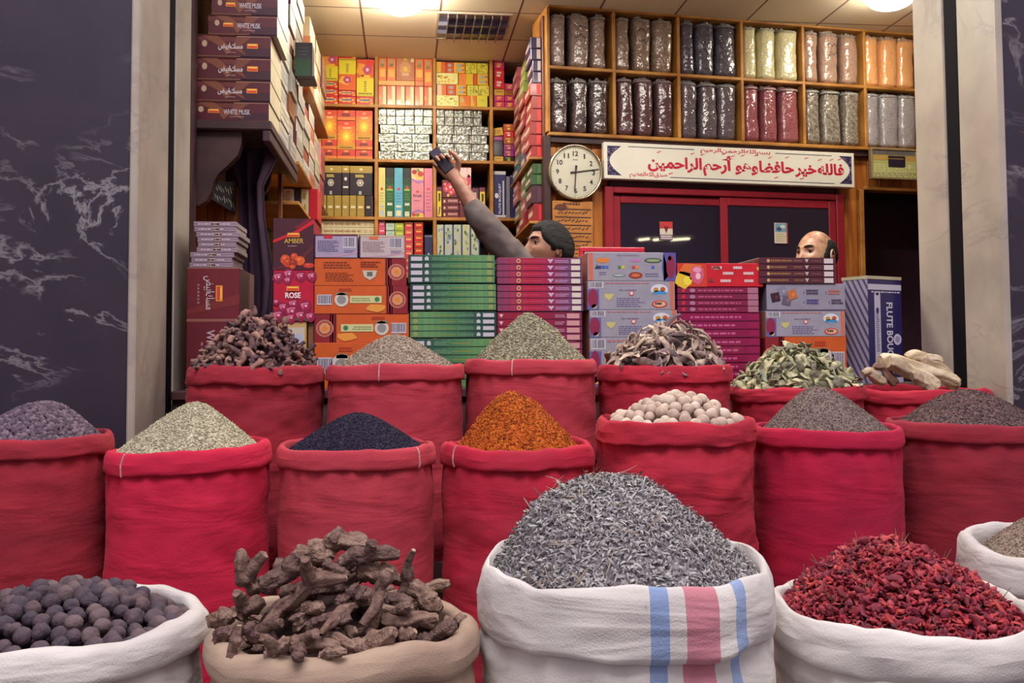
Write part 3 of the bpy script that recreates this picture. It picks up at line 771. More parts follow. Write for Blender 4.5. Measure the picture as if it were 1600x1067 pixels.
for a_ in ((.0, .0, .02, 1), (.98, 0, 1, 1), (0, .975, 1, 1)): f.rect(*a_, P((210, 190, 180)))
k.build('panel', t)
# ------------------------------------------------------------------ back shelves and their goods
BT = thing('wall_shelf', 'wooden wall shelf unit of bright incense boxes at the back', 'shelf', (0, BACK, 0))
bx = [W(p, 200, BACK).x for p in (499, 588, 679, 768, 858)]
bz = [W(640, p, BACK).z for p in (78, 164, 249, 339)]
bz.append(bz[3] - (bz[2] - bz[3]))
for z in bz:
    k = MB(); k.cbox(bx[0], 0, z - .02, bx[-1], .33, z, WOOD, .003); k.build('shelf', BT)
for x in bx:
    k = MB(); k.cbox(x - .011, .001, 0.0, x + .011, .33, bz[0] - .02, WOOD, .003); k.build('upright', BT)
k = MB(); k.box(bx[0], .33, 0, bx[-1], .345, bz[0], M((66, 42, 56), .7, .1, 6)); k.build('back_panel', BT)

Y1, R1, O1, MG, PU, GD, BK = (228, 208, 40), (214, 44, 48), (226, 116, 50), (206, 50, 110), (150, 40, 122), (214, 170, 70), (40, 28, 40)
def pr(*c): return P(c)
def s_redyel_tall(top_red=True):
    def fn(f):
        f.rect(0, 0, 1, .5, pr(*Y1)); f.rect(0, .5, 1, 1, pr(222, 90, 40)); f.k = 1
        f.ell(.3, .72, .28, .16, pr(236, 160, 50), 9, .3); f.ell(.8, .9, .25, .1, pr(226, 60, 50), 9, .3); f.ell(.5, .52, .3, .06, pr(240, 190, 60), 8, .3); f.k = 2
        f.ell(.62, .72, .24, .12, pr(196, 70, 120), 10, .2); f.k = 3; f.ell(.62, .72, .09, .05, pr(236, 200, 210))
        f.lines(.44, .12, .58, .42, 5, pr(120, 110, 40), 2); f.lines(.1, .04, .9, .11, 1, pr(90, 80, 40), 3); f.rect(0, .015, 1, .03, pr(170, 140, 40))
        if not top_red: pass
    return fn
def s_yelred(f):
    f.flip = False
    f.rect(0, .5, 1, 1, pr(*Y1)); f.rect(0, 0, 1, .5, pr(224, 100, 40)); f.k = 1
    f.lines(.42, .55, .6, .85, 5, pr(120, 110, 40), 2); f.rect(0, .95, 1, .97, pr(90, 80, 40)); f.ell(.4, .3, .34, .12, pr(238, 180, 60), 9, .3); f.k = 2
    f.ell(.5, .32, .22, .11, pr(190, 60, 110), 10, .2); f.k = 3; f.ell(.5, .32, .08, .04, pr(236, 210, 210))
def s_redstrip(f):
    f.k = 1; f.text('~' * 3, .1, .35, .8, .7, pr(110, 90, 190)) if 0 else f.ell(.45, .55, .38, .22, pr(230, 190, 80), 16, .4); f.k = 2
    f.lines(.15, .38, .78, .72, 1, pr(70, 60, 150), 4, .7); f.rect(.8, .08, .97, .26, pr(240, 190, 60))
def s_orange(f):
    f.rect(.15, .15, .85, .5, pr(236, 180, 80)); f.rect(0, .96, 1, .98, pr(150, 50, 30)); f.k = 1; f.ell(.5, .82, .25, .09, pr(170, 160, 120)); f.ell(.5, .66, .22, .07, pr(110, 130, 90))
def s_orange_low(f):
    f.rect(.55, .06, .92, .96, pr(246, 220, 170)); f.rect(0, .93, .5, 1, pr(200, 80, 50)); f.rect(.06, .3, .3, .5, pr(240, 160, 90))
def s_mandala(f):
    f.ell(.5, .5, .42, .42, pr(180, 120, 80), 18, .12); f.k = 1; f.ell(.5, .52, .28, .28, pr(206, 150, 96), 16, .2); f.ell(.88, .88, .09, .09, pr(220, 210, 170)); f.k = 2; f.ell(.5, .5, .12, .12, pr(224, 190, 80)); f.ell(.5, .92, .1, .07, pr(200, 190, 60)); f.lines(.3, .2, .7, .32, 2, pr(236, 210, 180), 3)
def s_dots(f):
    for v in (.28, .72): f.ell(.5, v, .3, .16, pr(170, 170, 160), 12); f.ell(.84, v, .12, .1, pr(220, 80, 50), 8)
    f.rect(0, .44, 1, .56, pr(240, 190, 40)) if 0 else None
def s_speck(c):
    def fn(f):
        r = random.Random(int(f.w * 1e5)); 
        for i in range(14): f.ell(r.uniform(.1, .9), r.uniform(.1, .9), .06, .09, pr(*c), 6)
    return fn
def s_half(c):
    def fn(f): f.rect(0, 0, .5, 1, pr(*c))
    return fn
def s_tri(f): f.poly([(.3, 1), (1, 1), (1, 0), (.75, 0)], pr(*O1)); f.ell(.3, .6, .2, .2, pr(200, 180, 120))
def s_glyph(c):
    def fn(f): f.lines(.28, .2, .74, .8, 2, pr(*c), 2, .7)
    return fn
def s_label(c):
    def fn(f): f.ell(.5, .35, .16, .16, pr(*c), 10); f.lines(.22, .6, .78, .85, 1, pr(*c), 2, .8)
    return fn
def s_sun(f):
    f.rect(0, .82, 1, 1, pr(220, 74, 50)); f.rect(0, .2, 1, .82, pr(226, 112, 46)); f.rect(0, 0, 1, .2, pr(206, 146, 40)); f.k = 1
    f.ell(.5, .45, .36, .26, pr(232, 150, 50), 24, .35); f.k = 2; f.ell(.5, .45, .2, .15, pr(244, 196, 60), 20, .3); f.k = 3; f.ell(.5, .45, .09, .07, pr(252, 236, 90))
    f.lines(.3, .72, .76, .77, 1, pr(240, 216, 190), 4, .8); f.lines(.15, .03, .85, .09, 1, pr(70, 80, 40), 3, .8); f.ell(.5, .9, .12, .03, pr(240, 170, 120))
def s_sunstrip(f):
    f.rect(0, 0, 1, .3, pr(224, 130, 60)); f.k = 1; f.lines(.25, .3, .8, .7, 1, pr(80, 50, 50), 6, .7); f.ell(.5, .84, .14, .08, pr(240, 170, 110))
def s_gold(f):
    f.rect(0, .76, 1, 1, pr(170, 144, 66)); f.k = 1; f.lines(.25, .6, .62, .7, 2, pr(214, 190, 90), 3, .8); f.ell(.46, .42, .17, .13, pr(190, 186, 170), 6); f.ell(.5, .88, .07, .04, pr(220, 210, 180)); f.k = 2; f.ell(.46, .42, .1, .08, pr(90, 80, 80), 6); f.k = 3; f.ell(.46, .42, .06, .05, pr(220, 216, 200)); f.rect(.4, .02, .52, .14, pr(170, 170, 170))
def s_goldslim(f):
    f.rect(0, .76, 1, 1, pr(170, 144, 66)); f.k = 1; f.ell(.5, .55, .2, .06, pr(220, 220, 220)); f.rect(.15, .24, .85, .3, pr(230, 230, 220)); f.ell(.5, .88, .25, .04, pr(220, 210, 180))
def s_goldlow(f): f.lines(.2, .38, .8, .5, 1, pr(236, 230, 200), int(f.w * 1e4), .9); f.rect(.93, 0, 1, 1, pr(120, 98, 40))
def s_slim(a, b_):
    def fn(f):
        f.ell(.5, .57, .18, .03, pr(206, 60, 60)); f.lines(.2, .3, .8, .52, 4, pr(*a), 4, .3); f.rect(.2, .03, .8, .14, pr(*b_)); f.rect(.2, .2, .8, .24, pr(*b_))
    return fn
def s_dkgreen(f):
    f.rect(0, 0, 1, .66, pr(38, 96, 56)); f.rect(0, .66, 1, .8, pr(36, 66, 46)); f.k = 1; f.ell(.5, .6, .2, .035, pr(200, 60, 60)); f.rect(.15, .54, .85, .57, pr(170, 200, 80)); f.rect(.2, .02, .8, .12, pr(200, 205, 190)); f.rect(.2, .24, .8, .29, pr(200, 210, 200)); f.lines(.2, .34, .8, .5, 3, pr(90, 150, 90), 4, .3)
def s_fruit(f):
    f.rect(0, .76, 1, 1, pr(226, 196, 170)); f.k = 1
    for u, v, r, c in ((.25, .92, .2, (170, 40, 60)), (.45, .84, .2, (220, 190, 70)), (.75, .88, .24, (196, 60, 60)), (.85, .8, .14, (236, 190, 60)), (.55, .95, .14, (120, 150, 70)), (.25, .8, .12, (240, 220, 120))):
        f.k += 1; f.ell(u, v, r, r * .24, pr(*c), 12)
    f.k += 1; f.poly([(0, .8), (.5, .73), (1, .75), (1, .71), (.5, .69), (0, .76)], pr(170, 120, 190))
    f.text('Fruit', .16, .41, .84, .47, pr(110, 60, 90), .02); f.ell(.5, .52, .12, .022, pr(206, 60, 60)); f.lines(.2, .32, .8, .36, 1, pr(150, 90, 110), 2)
    f.poly([(0, .06), (.5, .13), (1, .09), (1, .12), (.5, .16), (0, .1)], pr(160, 110, 180)); f.rect(0, 0, 1, .06, pr(226, 190, 110)); f.k += 1
    for u, c in ((.2, (196, 60, 60)), (.5, (120, 130, 60)), (.8, (236, 180, 60))): f.ell(u, .05, .16, .035, pr(*c))
def s_pinkslim(f): f.ell(.5, .58, .2, .02, pr(206, 60, 60)); f.lines(.2, .12, .8, .55, 6, pr(150, 80, 110), 4, .22)
def s_yelpanel(f):
    f.rect(.12, .04, .92, .86, pr(222, 196, 50)); f.k = 1; f.poly([(.4, .5), (.7, .55), (.75, .78), (.35, .8)], pr(60, 60, 40)); f.poly([(.3, .1), (.5, .08), (.8, .34), (.55, .38)], pr(110, 60, 120))
def s_flower(f):
    f.k = 1
    for u, v, r in ((.3, .5, .2), (.55, .6, .24), (.8, .45, .2), (.6, .3, .18), (.2, .75, .12)): f.ell(u, v, r, r * .9, pr(206, 70, 90), 10, .2); f.k += 1; f.ell(u, v, r * .4, r * .35, pr(236, 190, 190), 8); f.k += 1
    f.ell(.4, .12, .1, .1, pr(230, 190, 80), 5)
def s_burg(f): f.ell(.14, .5, .06, .22, pr(226, 190, 140)); f.lines(.35, .3, .9, .75, 1, pr(206, 150, 150), 3, .8)
def s_blossom(f):
    f.rect(0, .3, 1, 1, pr(206, 150, 150)); f.k = 1
    for u, v in ((.25, .6), (.5, .9), (.75, .65), (.5, .5), (.2, .9), (.85, .9)): f.k += 1; f.ell(u, v, .16, .1, pr(236, 206, 206), 8, .2)
    f.ell(.8, .75, .16, .12, pr(214, 70, 110), 8)
def s_flute(f):
    f.rect(0, .93, 1, 1, pr(190, 186, 200)); f.rect(0, .02, 1, .07, pr(190, 186, 200)); f.rect(.74, .06, .86, .8, pr(196, 192, 206)); f.k = 1
    f.text('FLUTE BOUQUET', .42, .1, .62, .74, pr(214, 210, 224), .02, rot=1); f.ell(.25, .48, .16, .055, pr(214, 210, 224))
def s_navy(f): f.rect(0, .95, 1, .97, pr(150, 146, 170)); f.ell(.5, .52, .1, .03, pr(214, 210, 220))
def s_diag(n=11, a=(180, 174, 186), b_=(84, 76, 104)):
    def fn(f):
        f.rect(0, 0, 1, 1, pr(*a)); f.k = 1; asp = f.h / f.w * .55
        for i in range(n):
            u0 = -asp + (1 + asp) * i / n; du = (1 + asp) / n * .42
            pts = []
            for uu, vv in ((u0, 1.), (u0 + du, 1.), (u0 + du + asp, 0.), (u0 + asp, 0.)): pts.append((uu, vv))
            # clip the band to the face
            def clip(ps, lo):
                out = []
                for q in range(len(ps)):
                    A, B = ps[q], ps[(q + 1) % len(ps)]; ia = (A[0] >= 0) if lo else (A[0] <= 1); ib = (B[0] >= 0) if lo else (B[0] <= 1)
                    if ia: out.append(A)
                    if ia != ib:
                        tt = ((0 if lo else 1) - A[0]) / (B[0] - A[0]); out.append(((0 if lo else 1), A[1] + tt * (B[1] - A[1])))
                return out
            pts = clip(pts, True)
            if len(pts) > 2: pts = clip(pts, False)
            if len(pts) > 2: f.poly(pts, pr(*b_))
    return fn
def s_cream(f):
    r = random.Random(3)
    for i in range(9): u = .04 + i * .107; f.ell(u + .04, .5, .045, .3, pr(196, 180, 140), 8, .3); f.k += .3
    f.rect(0, .0, 1, .05, pr(150, 130, 100)); f.lines(.05, .35, .95, .6, 1, pr(150, 96, 70), 2, .6)
def s_floral(f):
    r = random.Random(int(f.w * 1e6) % 97); f.rect(.86, 0, 1, 1, pr(50, 80, 110)); f.k = 1
    for i in range(22): f.ell(r.uniform(.1, .78), r.uniform(.03, .95), .13, .035, pr(*r.choice([(90, 120, 70), (130, 150, 180), (200, 190, 120), (160, 170, 140), (80, 100, 130)])), 7); f.k += .08
def s_small(c):
    def fn(f): f.lines(.2, .35, .8, .7, 1, pr(*c), 3, .8); f.rect(0, .9, 1, 1, pr(*[int(x * .75) for x in c]))
    return fn
def silver_style(f):
    r = random.Random(int((f.w * 7e5 + f.h * 3e5)) + random.randint(0, 9999))
    for i in range(20):
        u, v = r.uniform(.02, .9), r.uniform(.05, .85); du, dv = r.uniform(.03, .14), r.uniform(.03, .2)
        f.poly([(u, v), (min(.99, u + du), v + dv * .3), (min(.99, u + du * .8), min(.98, v + dv)), (max(.01, u - du * .3), min(.98, v + dv * .6))], M(r.choice([(226, 230, 218), (84, 88, 86), (240, 242, 232), (56, 58, 64), (160, 164, 154), (70, 74, 76)]), .2, 0.0, metal=.5))
        f.k += .04
SIL = (150, 154, 146)
BAYS = {
 'a1': (0, 0, [(503, 528, 83, 129, s_redyel_tall(), (222, 90, 40), 'red and yellow flowered'), (503, 528, 129, 140, s_redstrip, R1, 'red striped'), (503, 528, 140, 152, s_redstrip, R1, 'red striped'), (503, 528, 152, 164, s_redstrip, R1, 'red striped'),
               (529, 556, 82, 94, s_redstrip, R1, 'red striped'), (529, 556, 94, 143, s_yelred, Y1, 'yellow and red flowered'), (529, 556, 143, 152, s_redstrip, R1, 'red striped'), (529, 556, 152, 164, s_redstrip, R1, 'red striped'),
               (557, 584, 94, 152, s_redyel_tall(), (222, 70, 50), 'tall red and yellow flowered'), (557, 584, 152, 164, s_redstrip, R1, 'red striped')]),
 'a2': (1, 0, [(591, 604, 90, 126, s_orange, O1, 'orange upright'), (604.5, 618.5, 90, 126, s_orange, O1, 'orange upright'), (619, 648, 90, 126, s_mandala, (190, 110, 70), 'brown patterned wide'), (648.5, 662, 90, 126, s_orange, O1, 'orange upright'), (662.5, 676, 90, 134, s_orange, O1, 'orange upright'),
               (591, 648, 126, 134, None, (226, 160, 70), 'long flat amber yellow'), (648.5, 662, 126, 134, None, (214, 120, 70), 'short flat orange'), 
               (591, 604, 134, 164, s_orange_low, (220, 100, 50), 'glossy orange'), (604.5, 618.5, 134, 164, s_orange_low, (220, 100, 50), 'glossy orange'), (619, 633, 134, 164, s_orange_low, (220, 100, 50), 'glossy orange'), (633.5, 647.5, 134, 164, s_orange_low, (220, 100, 50), 'glossy orange'), (648, 662, 134, 164, s_orange_low, (220, 100, 50), 'glossy orange'), (662.5, 676, 134, 164, s_orange_low, (220, 100, 50), 'glossy orange')]),
 'a3': (2, 0, [(682, 697, 95, 112, s_half((226, 180, 50)), (222, 100, 40), 'orange'), (697.3, 709, 95, 112, s_dots, (222, 84, 50), 'red orange'), (709.3, 727, 95, 112, s_dots, (232, 180, 40), 'amber dotted'), (728, 745.5, 95, 112, s_speck((150, 150, 60)), (224, 212, 60), 'lemon'), (746, 763, 95, 112, s_speck((150, 150, 60)), (224, 212, 60), 'lemon'),
               (681, 716, 112, 130, s_speck((226, 180, 60)), (240, 234, 150), 'long pale yellow'), (717, 740, 112, 130, s_half((226, 130, 50)), (228, 190, 40), 'amber and orange'), (740.3, 746, 112, 130, None, (214, 90, 50), 'narrow orange'), (746.3, 763, 112, 130, s_dots, (232, 190, 40), 'amber dotted'),
               (683, 698, 130, 147, s_half((236, 200, 170)), (222, 110, 50), 'orange'), (698.3, 712, 130, 147, s_dots, (222, 84, 50), 'red orange'), (712.3, 729, 130, 147, s_dots, (232, 180, 40), 'amber dotted'), (730, 748, 130, 147, s_speck((150, 150, 60)), (220, 212, 80), 'lemon'), (748.3, 765, 130, 147, s_speck((150, 150, 60)), (220, 212, 80), 'lemon'),
               (680.5, 717, 147, 164, s_speck((200, 200, 90)), (240, 236, 160), 'long pale yellow'), (717.5, 735, 147, 164, s_tri, (228, 150, 50), 'orange'), (735.3, 745, 147, 164, s_tri, (226, 190, 50), 'amber'), (745.3, 762, 147, 164, s_speck((200, 210, 90)), (226, 216, 60), 'lemon')]),
 'a4': (3, 0, [(772, 788.5, 92, 104, s_glyph((236, 200, 60)), MG, 'magenta'), (772, 788.5, 104, 120, s_glyph((240, 230, 230)), R1, 'red'), (772, 788.5, 120, 135, s_glyph((240, 230, 230)), R1, 'red'), (772, 788.5, 135, 145.5, s_small((160, 120, 50)), GD, 'gold'), (772, 788.5, 145.5, 155, s_glyph((236, 200, 60)), MG, 'magenta'), (772, 788.5, 155, 164, s_glyph((236, 200, 60)), MG, 'magenta'),
               (789, 805, 126, 137, s_glyph((236, 210, 120)), MG, 'magenta'), (789, 805, 137, 145.5, s_small((120, 60, 40)), (190, 100, 56), 'brown orange'), (789, 805, 145.5, 155, s_glyph((236, 200, 60)), MG, 'magenta'), (789, 805, 155, 164, s_glyph((236, 200, 60)), MG, 'magenta'),
               (806, 817, 119, 128, s_glyph((236, 236, 236)), R1, 'red'), (806, 820, 128, 151, s_glyph((240, 210, 200)), R1, 'red'), (806, 819, 151, 164, s_speck((230, 226, 220)), R1, 'red and white')]),
 'b1': (0, 1, [(500, 526.5, 174, 220, s_sun, O1, 'orange sunburst'), (500, 526.5, 220, 235, s_sunstrip, (214, 70, 56), 'flat red orange'), (500, 526.5, 235, 250, s_sunstrip, (214, 70, 56), 'flat red orange'),
               (527, 555, 174, 190, s_sunstrip, (214, 70, 56), 'flat red orange'), (527, 555, 190, 235, s_sun, O1, 'orange sunburst'), (527, 555, 235, 250, s_sunstrip, (214, 70, 56), 'flat red orange'),
               (555.5, 582, 174, 220, s_sun, O1, 'orange sunburst'), (555.5, 582, 220, 235, s_sunstrip, (214, 70, 56), 'flat red orange'), (555.5, 582, 235, 250, s_sunstrip, (214, 70, 56), 'flat red orange')]),
 'b2': (1, 1, [(a, b_, y0, y1, silver_style, SIL, 'silver') for y0, y1, L in ((168, 181.5, ((591, 604), (604.5, 618), (618.5, 632), (632.5, 647), (647.5, 661), (661.5, 676))), (181.5, 195, ((591, 604), (604.5, 618), (618.5, 632), (632.5, 647), (647.5, 661), (661.5, 676))),
               (195, 209, ((594, 620), (620.5, 648), (648.5, 675))), (209, 223, ((591, 616), (616.5, 643.5), (644, 671))), (223, 236.5, ((594, 621), (621.5, 648), (648.5, 676))), (236.5, 250, ((591, 616), (616.5, 643.5), (644, 671)))) for a, b_ in L]),
 'b3': (2, 1, [(a, b_, y0, y1, silver_style, (142, 142, 134), 'silver') for y0, y1, L in ((168, 181.5, ((681, 694.5), (695, 709), (709.5, 723.5), (724, 739), (739.5, 753))), (181.5, 195, ((681, 694.5), (695, 709), (709.5, 723.5), (724, 739), (739.5, 753))),
               (195, 209, ((683, 709), (709.5, 736.5), (737, 764))), (209, 223, ((681, 706), (706.5, 733), (733.5, 761))), (223, 236.5, ((683.5, 709), (709.5, 736.5), (737, 764))), (236.5, 250, ((683, 709), (709.5, 733), (733.5, 761)))) for a, b_ in L]),
 'b4': (3, 1, [(771, 786, 210, 217, s_small((220, 120, 180)), PU, 'thin purple'), (771, 786, 217, 241, None, BK, 'black'), (771, 786.5, 241, 250, s_small((160, 120, 50)), GD, 'gold'),
               (787, 803, 190, 202, s_label((236, 200, 80)), (190, 80, 50), 'brown red'), (787, 803, 202, 211, s_label((240, 230, 220)), R1, 'red'), (787, 803, 211, 222, s_label((226, 190, 60)), (176, 84, 50), 'brown red'), (787, 803, 222, 232, s_label((220, 170, 60)), PU, 'purple'), (787, 803, 232, 242, s_label((220, 170, 60)), PU, 'purple'), (787, 803, 242, 250, s_label((190, 200, 60)), BK, 'black'),
               (803.5, 819, 182, 191.5, s_label((190, 210, 60)), BK, 'black'), (803.5, 819, 191.5, 201.5, s_label((200, 190, 150)), (176, 84, 56), 'brown red'), (803.5, 819, 201.5, 211.5, s_label((200, 190, 150)), (176, 74, 56), 'brown red'), (803.5, 819, 211.5, 222, s_label((200, 190, 150)), (176, 84, 56), 'brown red'), (803.5, 819, 222, 232, s_label((220, 170, 60)), PU, 'purple'), (803.5, 819, 232, 242, s_label((220, 170, 60)), PU, 'purple'), (803.5, 819, 242, 250, s_label((190, 200, 60)), BK, 'black')]),
 'c1': (0, 2, [(500, 534, 260, 306, s_gold, (46, 36, 50), 'black and gold'), (534.5, 546, 260, 306, s_goldslim, (56, 42, 54), 'slim black and gold'), (546.5, 582, 260, 306, s_gold, (46, 36, 50), 'black and gold')] +
               [(a, b_, 306, 339, s_goldlow, (168, 142, 66), 'olive gold') for a, b_ in ((499, 510.5), (511, 522), (522.5, 534), (534.5, 546), (546.5, 557.5), (558, 570))] + [(570.5, 582.5, 306, 339, s_goldlow, (50, 38, 52), 'black')]),
 'c2': (1, 2, [(590.5, 602, 262, 339, s_slim((150, 150, 90), (170, 190, 200)), (222, 210, 130), 'tall pale yellow'), (602.5, 615.5, 262, 339, s_dkgreen, (34, 38, 40), 'tall dark green'), (616, 629.5, 262, 339, s_slim((60, 110, 140), (220, 215, 170)), (96, 176, 206), 'tall sky blue'), (630, 642, 262, 339, s_dkgreen, (34, 38, 40), 'tall dark green'), (642.5, 662, 262, 339, s_fruit, (222, 140, 160), 'wide pink fruit printed'), (662.5, 676, 262, 339, s_pinkslim, (222, 130, 156), 'slim plain pink')]),
 'c3': (2, 2, [(681, 690, 291, 339, s_yelpanel, (110, 40, 70), 'slim purple and yellow'), (690.5, 717, 308, 319, s_burg, (104, 34, 48), 'flat burgundy'), (690.5, 717, 319, 329, s_burg, (104, 34, 48), 'flat burgundy'), (690.5, 717, 329, 339, s_burg, (104, 34, 48), 'flat burgundy'), (690.5, 714, 280, 308, s_flower, (110, 34, 50), 'flower printed burgundy'), 
               (717.5, 736, 260, 339, s_blossom, (104, 38, 52), 'tall blossom printed'), (737, 748, 292, 339, s_label((190, 200, 190)), (96, 44, 72), 'slim mauve'), (748.5, 758, 291, 339, s_yelpanel, (110, 40, 70), 'slim purple and yellow')]),
 'c4': (3, 2, [(770.5, 790, 265, 339, s_flute, (40, 36, 96), 'navy and silver lettered'), (790.5, 796.5, 273, 339, None, (120, 116, 130), 'narrow grey'), (797, 807, 270, 339, s_navy, (36, 32, 86), 'plain navy'), (807.5, 826, 267, 339, s_diag(8, (190, 184, 186), (150, 142, 150)), (186, 180, 184), 'pale diagonally striped')]),
 'd1': (0, 3, [(499, 586, 345, 356, s_cream, (224, 214, 178), 'long cream patterned'), (499, 586, 356, 367, s_cream, (224, 214, 178), 'long cream patterned'), (499, 586, 367, 378, s_cream, (224, 214, 178), 'long cream patterned'), (499, 586, 378, 430, None, (150, 110, 90), 'large plain brown')]),
 'd2': (1, 3, [(590, 602, 345 + 11 * i, 356 + 11 * i, s_small((240, 200, 200)), (214, 70, 110), 'small pink') for i in range(7)] + [(603, 616.5, 348 + 12 * i, 360 + 12 * i, s_small((150, 180, 170)), (196, 214, 200), 'small mint') for i in range(7)] + [(617, 631, 348 + 12 * i, 360 + 12 * i, s_small((220, 220, 120)), (168, 190, 60), 'small lime') for i in range(7)] +
               [(632, 645, 347 + 11 * i, 358 + 11 * i, s_small((240, 200, 120)), (220, 60, 90), 'small pink') for i in range(8)] + [(647, 661, 347 + 10 * i, 357 + 10 * i, s_small((240, 180, 80)), (206, 34, 44), 'small red') for i in range(8)] + [(663, 676, 366, 432, s_navy, (50, 50, 90), 'dark blue upright')]),
 'd3': (2, 3, [(682, 694, 350, 430, s_floral, (196, 200, 176), 'upright floral'), (694.5, 708, 350, 430, s_floral, (186, 194, 200), 'upright floral'), (708.5, 721.5, 350, 430, s_floral, (190, 196, 184), 'upright floral'), (722, 735, 350, 430, s_floral, (200, 204, 170), 'upright floral'), (735.5, 749, 352, 430, s_floral, (196, 204, 190), 'upright floral')]),
}
BAYN = {'a1': 'top wall-side bay', 'a2': 'top orange bay', 'a3': 'top yellow bay', 'a4': 'top magenta bay', 'b1': 'sunburst bay', 'b2': 'silver bay under orange boxes', 'b3': 'silver bay under yellow boxes', 'b4': 'purple and black bay',
        'c1': 'black and gold bay', 'c2': 'bay of tall pastel boxes', 'c3': 'bay behind the raised forearm', 'c4': 'navy bay behind the raised arm', 'd1': 'cream bay under the gold boxes', 'd2': 'lower bay of small stacks', 'd3': 'floral bay under the raised arm'}
random.seed(5)
for key, (ci, ri, lst) in BAYS.items():
    zs = bz[ri + 1] if ri < 3 else bz[4]
    prep = []
    ybot = {0: 164, 1: 250, 2: 339, 3: 430}[ri]
    for a, b_, y0, y1, st, c, ds in lst:
        za = W(640, y0, BACK + .02).z; zb2 = W(640, y1, BACK + .02).z
        if y1 >= ybot - 1.5: zb2 = zs
        prep.append([a, b_, za, zb2, st, c, ds])
    # seat every box on what is below it
    prep.sort(key=lambda q: q[3])
    for q in prep:
        if q[3] <= zs + 1e-6: continue
        below = [p[2] for p in prep if p is not q and p[2] <= q[3] + .03 and min(p[1], q[1]) - max(p[0], q[0]) > 2]
        q[3] = max(below) if below else zs
    seen = {}
    rowsz = sorted(set(round(q[3], 2) for q in prep))
    for q in sorted(prep, key=lambda q: (round(q[3], 2), q[0])):
        same = [p for p in prep if p[6] == q[6]]
        lab = q[6] + (' packet' if q[6] == 'silver' else ' box')
        if len(same) > 1:
            cols = sorted(set(round(p[0] / 5) for p in same)); hts = sorted(set(round(p[3], 2) for p in same))
            row = sorted([p for p in same if abs(p[3] - q[3]) < .02], key=lambda p: p[0])
            if len(row) == len(same): lab += ', %s along' % ORD[row.index(q)]
            elif len([p for p in same if abs(p[0] - q[0]) < 4]) == len(same): lab += ', %s from the bottom' % ORD[sorted(same, key=lambda p: p[3]).index(q)]
            else:
                hl = []
                for p in sorted(same, key=lambda p: p[3]):
                    if not hl or p[3] - hl[-1] > .02: hl.append(p[3])
                hi = max(i for i, h_ in enumerate(hl) if h_ <= q[3] + .021)
                col = sorted([p for p in same if min(p[1], q[1]) - max(p[0], q[0]) > 3], key=lambda p: p[3])
                lab += ', %s row up, %s along' % (ORD[hi], ORD[row.index(q)])
        lab += ' in the ' + BAYN[key]
        xm0 = W(q[0], 200, BACK + .02).x; xm1 = W(q[1], 200, BACK + .02).x
        xm0 = max(xm0, bx[ci] + .0125); xm1 = min(xm1, bx[ci + 1] - .0125); w = xm1 - xm0 - .0008; h = q[2] - q[3] - .0016
        mb = MB(); dep = .2
        if q[4] is silver_style: mt = M(q[5], .22, .25, 60, bump=.6, bscale=60, metal=.55, coat=.4)
        else: mt = M(q[5], .38, .05, 30, coat=.2)
        mb.cbox(-w / 2, 0, 0, w / 2, dep, h, mt, .0015)
        fc = Face(mb, (-w / 2, 0, 0), (1, 0, 0), (0, 0, 1), w, h)
        if q[4]: q[4](fc)
        nm = 'wrapped_packet' if q[6] == 'silver' else 'incense_box'
        tag(mb.build(nm, loc=((xm0 + xm1) / 2, BACK + .02 + random.uniform(0, .008), q[3] + .0008)), lab, 'packet' if nm[0] == 'w' else 'box', 'boxes in the ' + BAYN[key])
# the tilted little yellow box in the purple bay
p = W(779, 199, BACK + .02)
k = MB(); k.cbox(-.032, 0, 0, .032, .1, .05, M(GD, .4, .05, 20), .0015); f = Face(k, (-.032, 0, 0), (1, 0, 0), (0, 0, 1), .064, .05); f.lines(.15, .25, .85, .75, 2, pr(170, 130, 60), 2)
k2 = k
zst = max([W(640, 210, BACK + .02).z])
o = k.build('incense_box', loc=(p.x, BACK + .03, zst + .006), rot=(0, -.14, 0)); tag(o, 'small tilted gold box on top of the thin purple box on the back shelf', 'box')

# ------------------------------------------------------------------ goods on the end of the bag shelves (they face the left)
SX = RF.o.x
ends = [(5.06, .24, [('purple and navy', (76, 60, 116), .36), ('red', (196, 62, 56), .20), ('red', (200, 56, 50), .2), ('scarlet', (206, 48, 50), .18)], 225, 58),
        (5.06, .24, [('dark green', (70, 110, 60), .12), ('plum', (90, 50, 70), .1), ('crimson', (190, 40, 50), .1)], 352, 255),
        (5.34, .24, [('lime', (160, 180, 80), .2), ('crimson', (190, 60, 70), .2), ('rose', (206, 100, 100), .14), ('navy', (70, 76, 130), .1)], 245, 92),
        (5.34, .24, [('green', (110, 150, 80), .16), ('pink', (196, 90, 100), .1), ('crimson', (180, 50, 60), .1)], 336, 262),
        (5.64, .26, [('pink', (200, 90, 110), .22), ('rust', (170, 80, 60), .22), ('teal', (90, 120, 130), .12)], 240, 105),
        (5.64, .26, [('pale red', (190, 90, 90), .14), ('olive', (130, 140, 90), .12), ('pink', (200, 110, 120), .1)], 330, 258)]
es = thing('end_shelf', 'narrow wooden shelf rack on the end of the bag shelves', 'shelf', (SX - .075, 5.04, 0))
ES_Z = []
for py in (352, 244, 150): ES_Z.append(WX(845, py, SX - .06).z if False else W(845, py, 5.2).z)
k = MB(); k.cbox(.055, 0, 0.0, .07, .92, W(845, 40, 5.2).z, M((120, 74, 52), .5, .1, 8), .003); k.build('back_panel', es)
for z in (W(845, 346, 5.06).z, W(845, 246, 5.06).z):
    k = MB(); k.cbox(-.02, 0, z - .014, .055, .92, z, WOOD, .002); k.build('shelf', es)
znames = ('lower', 'upper')
ei = 0
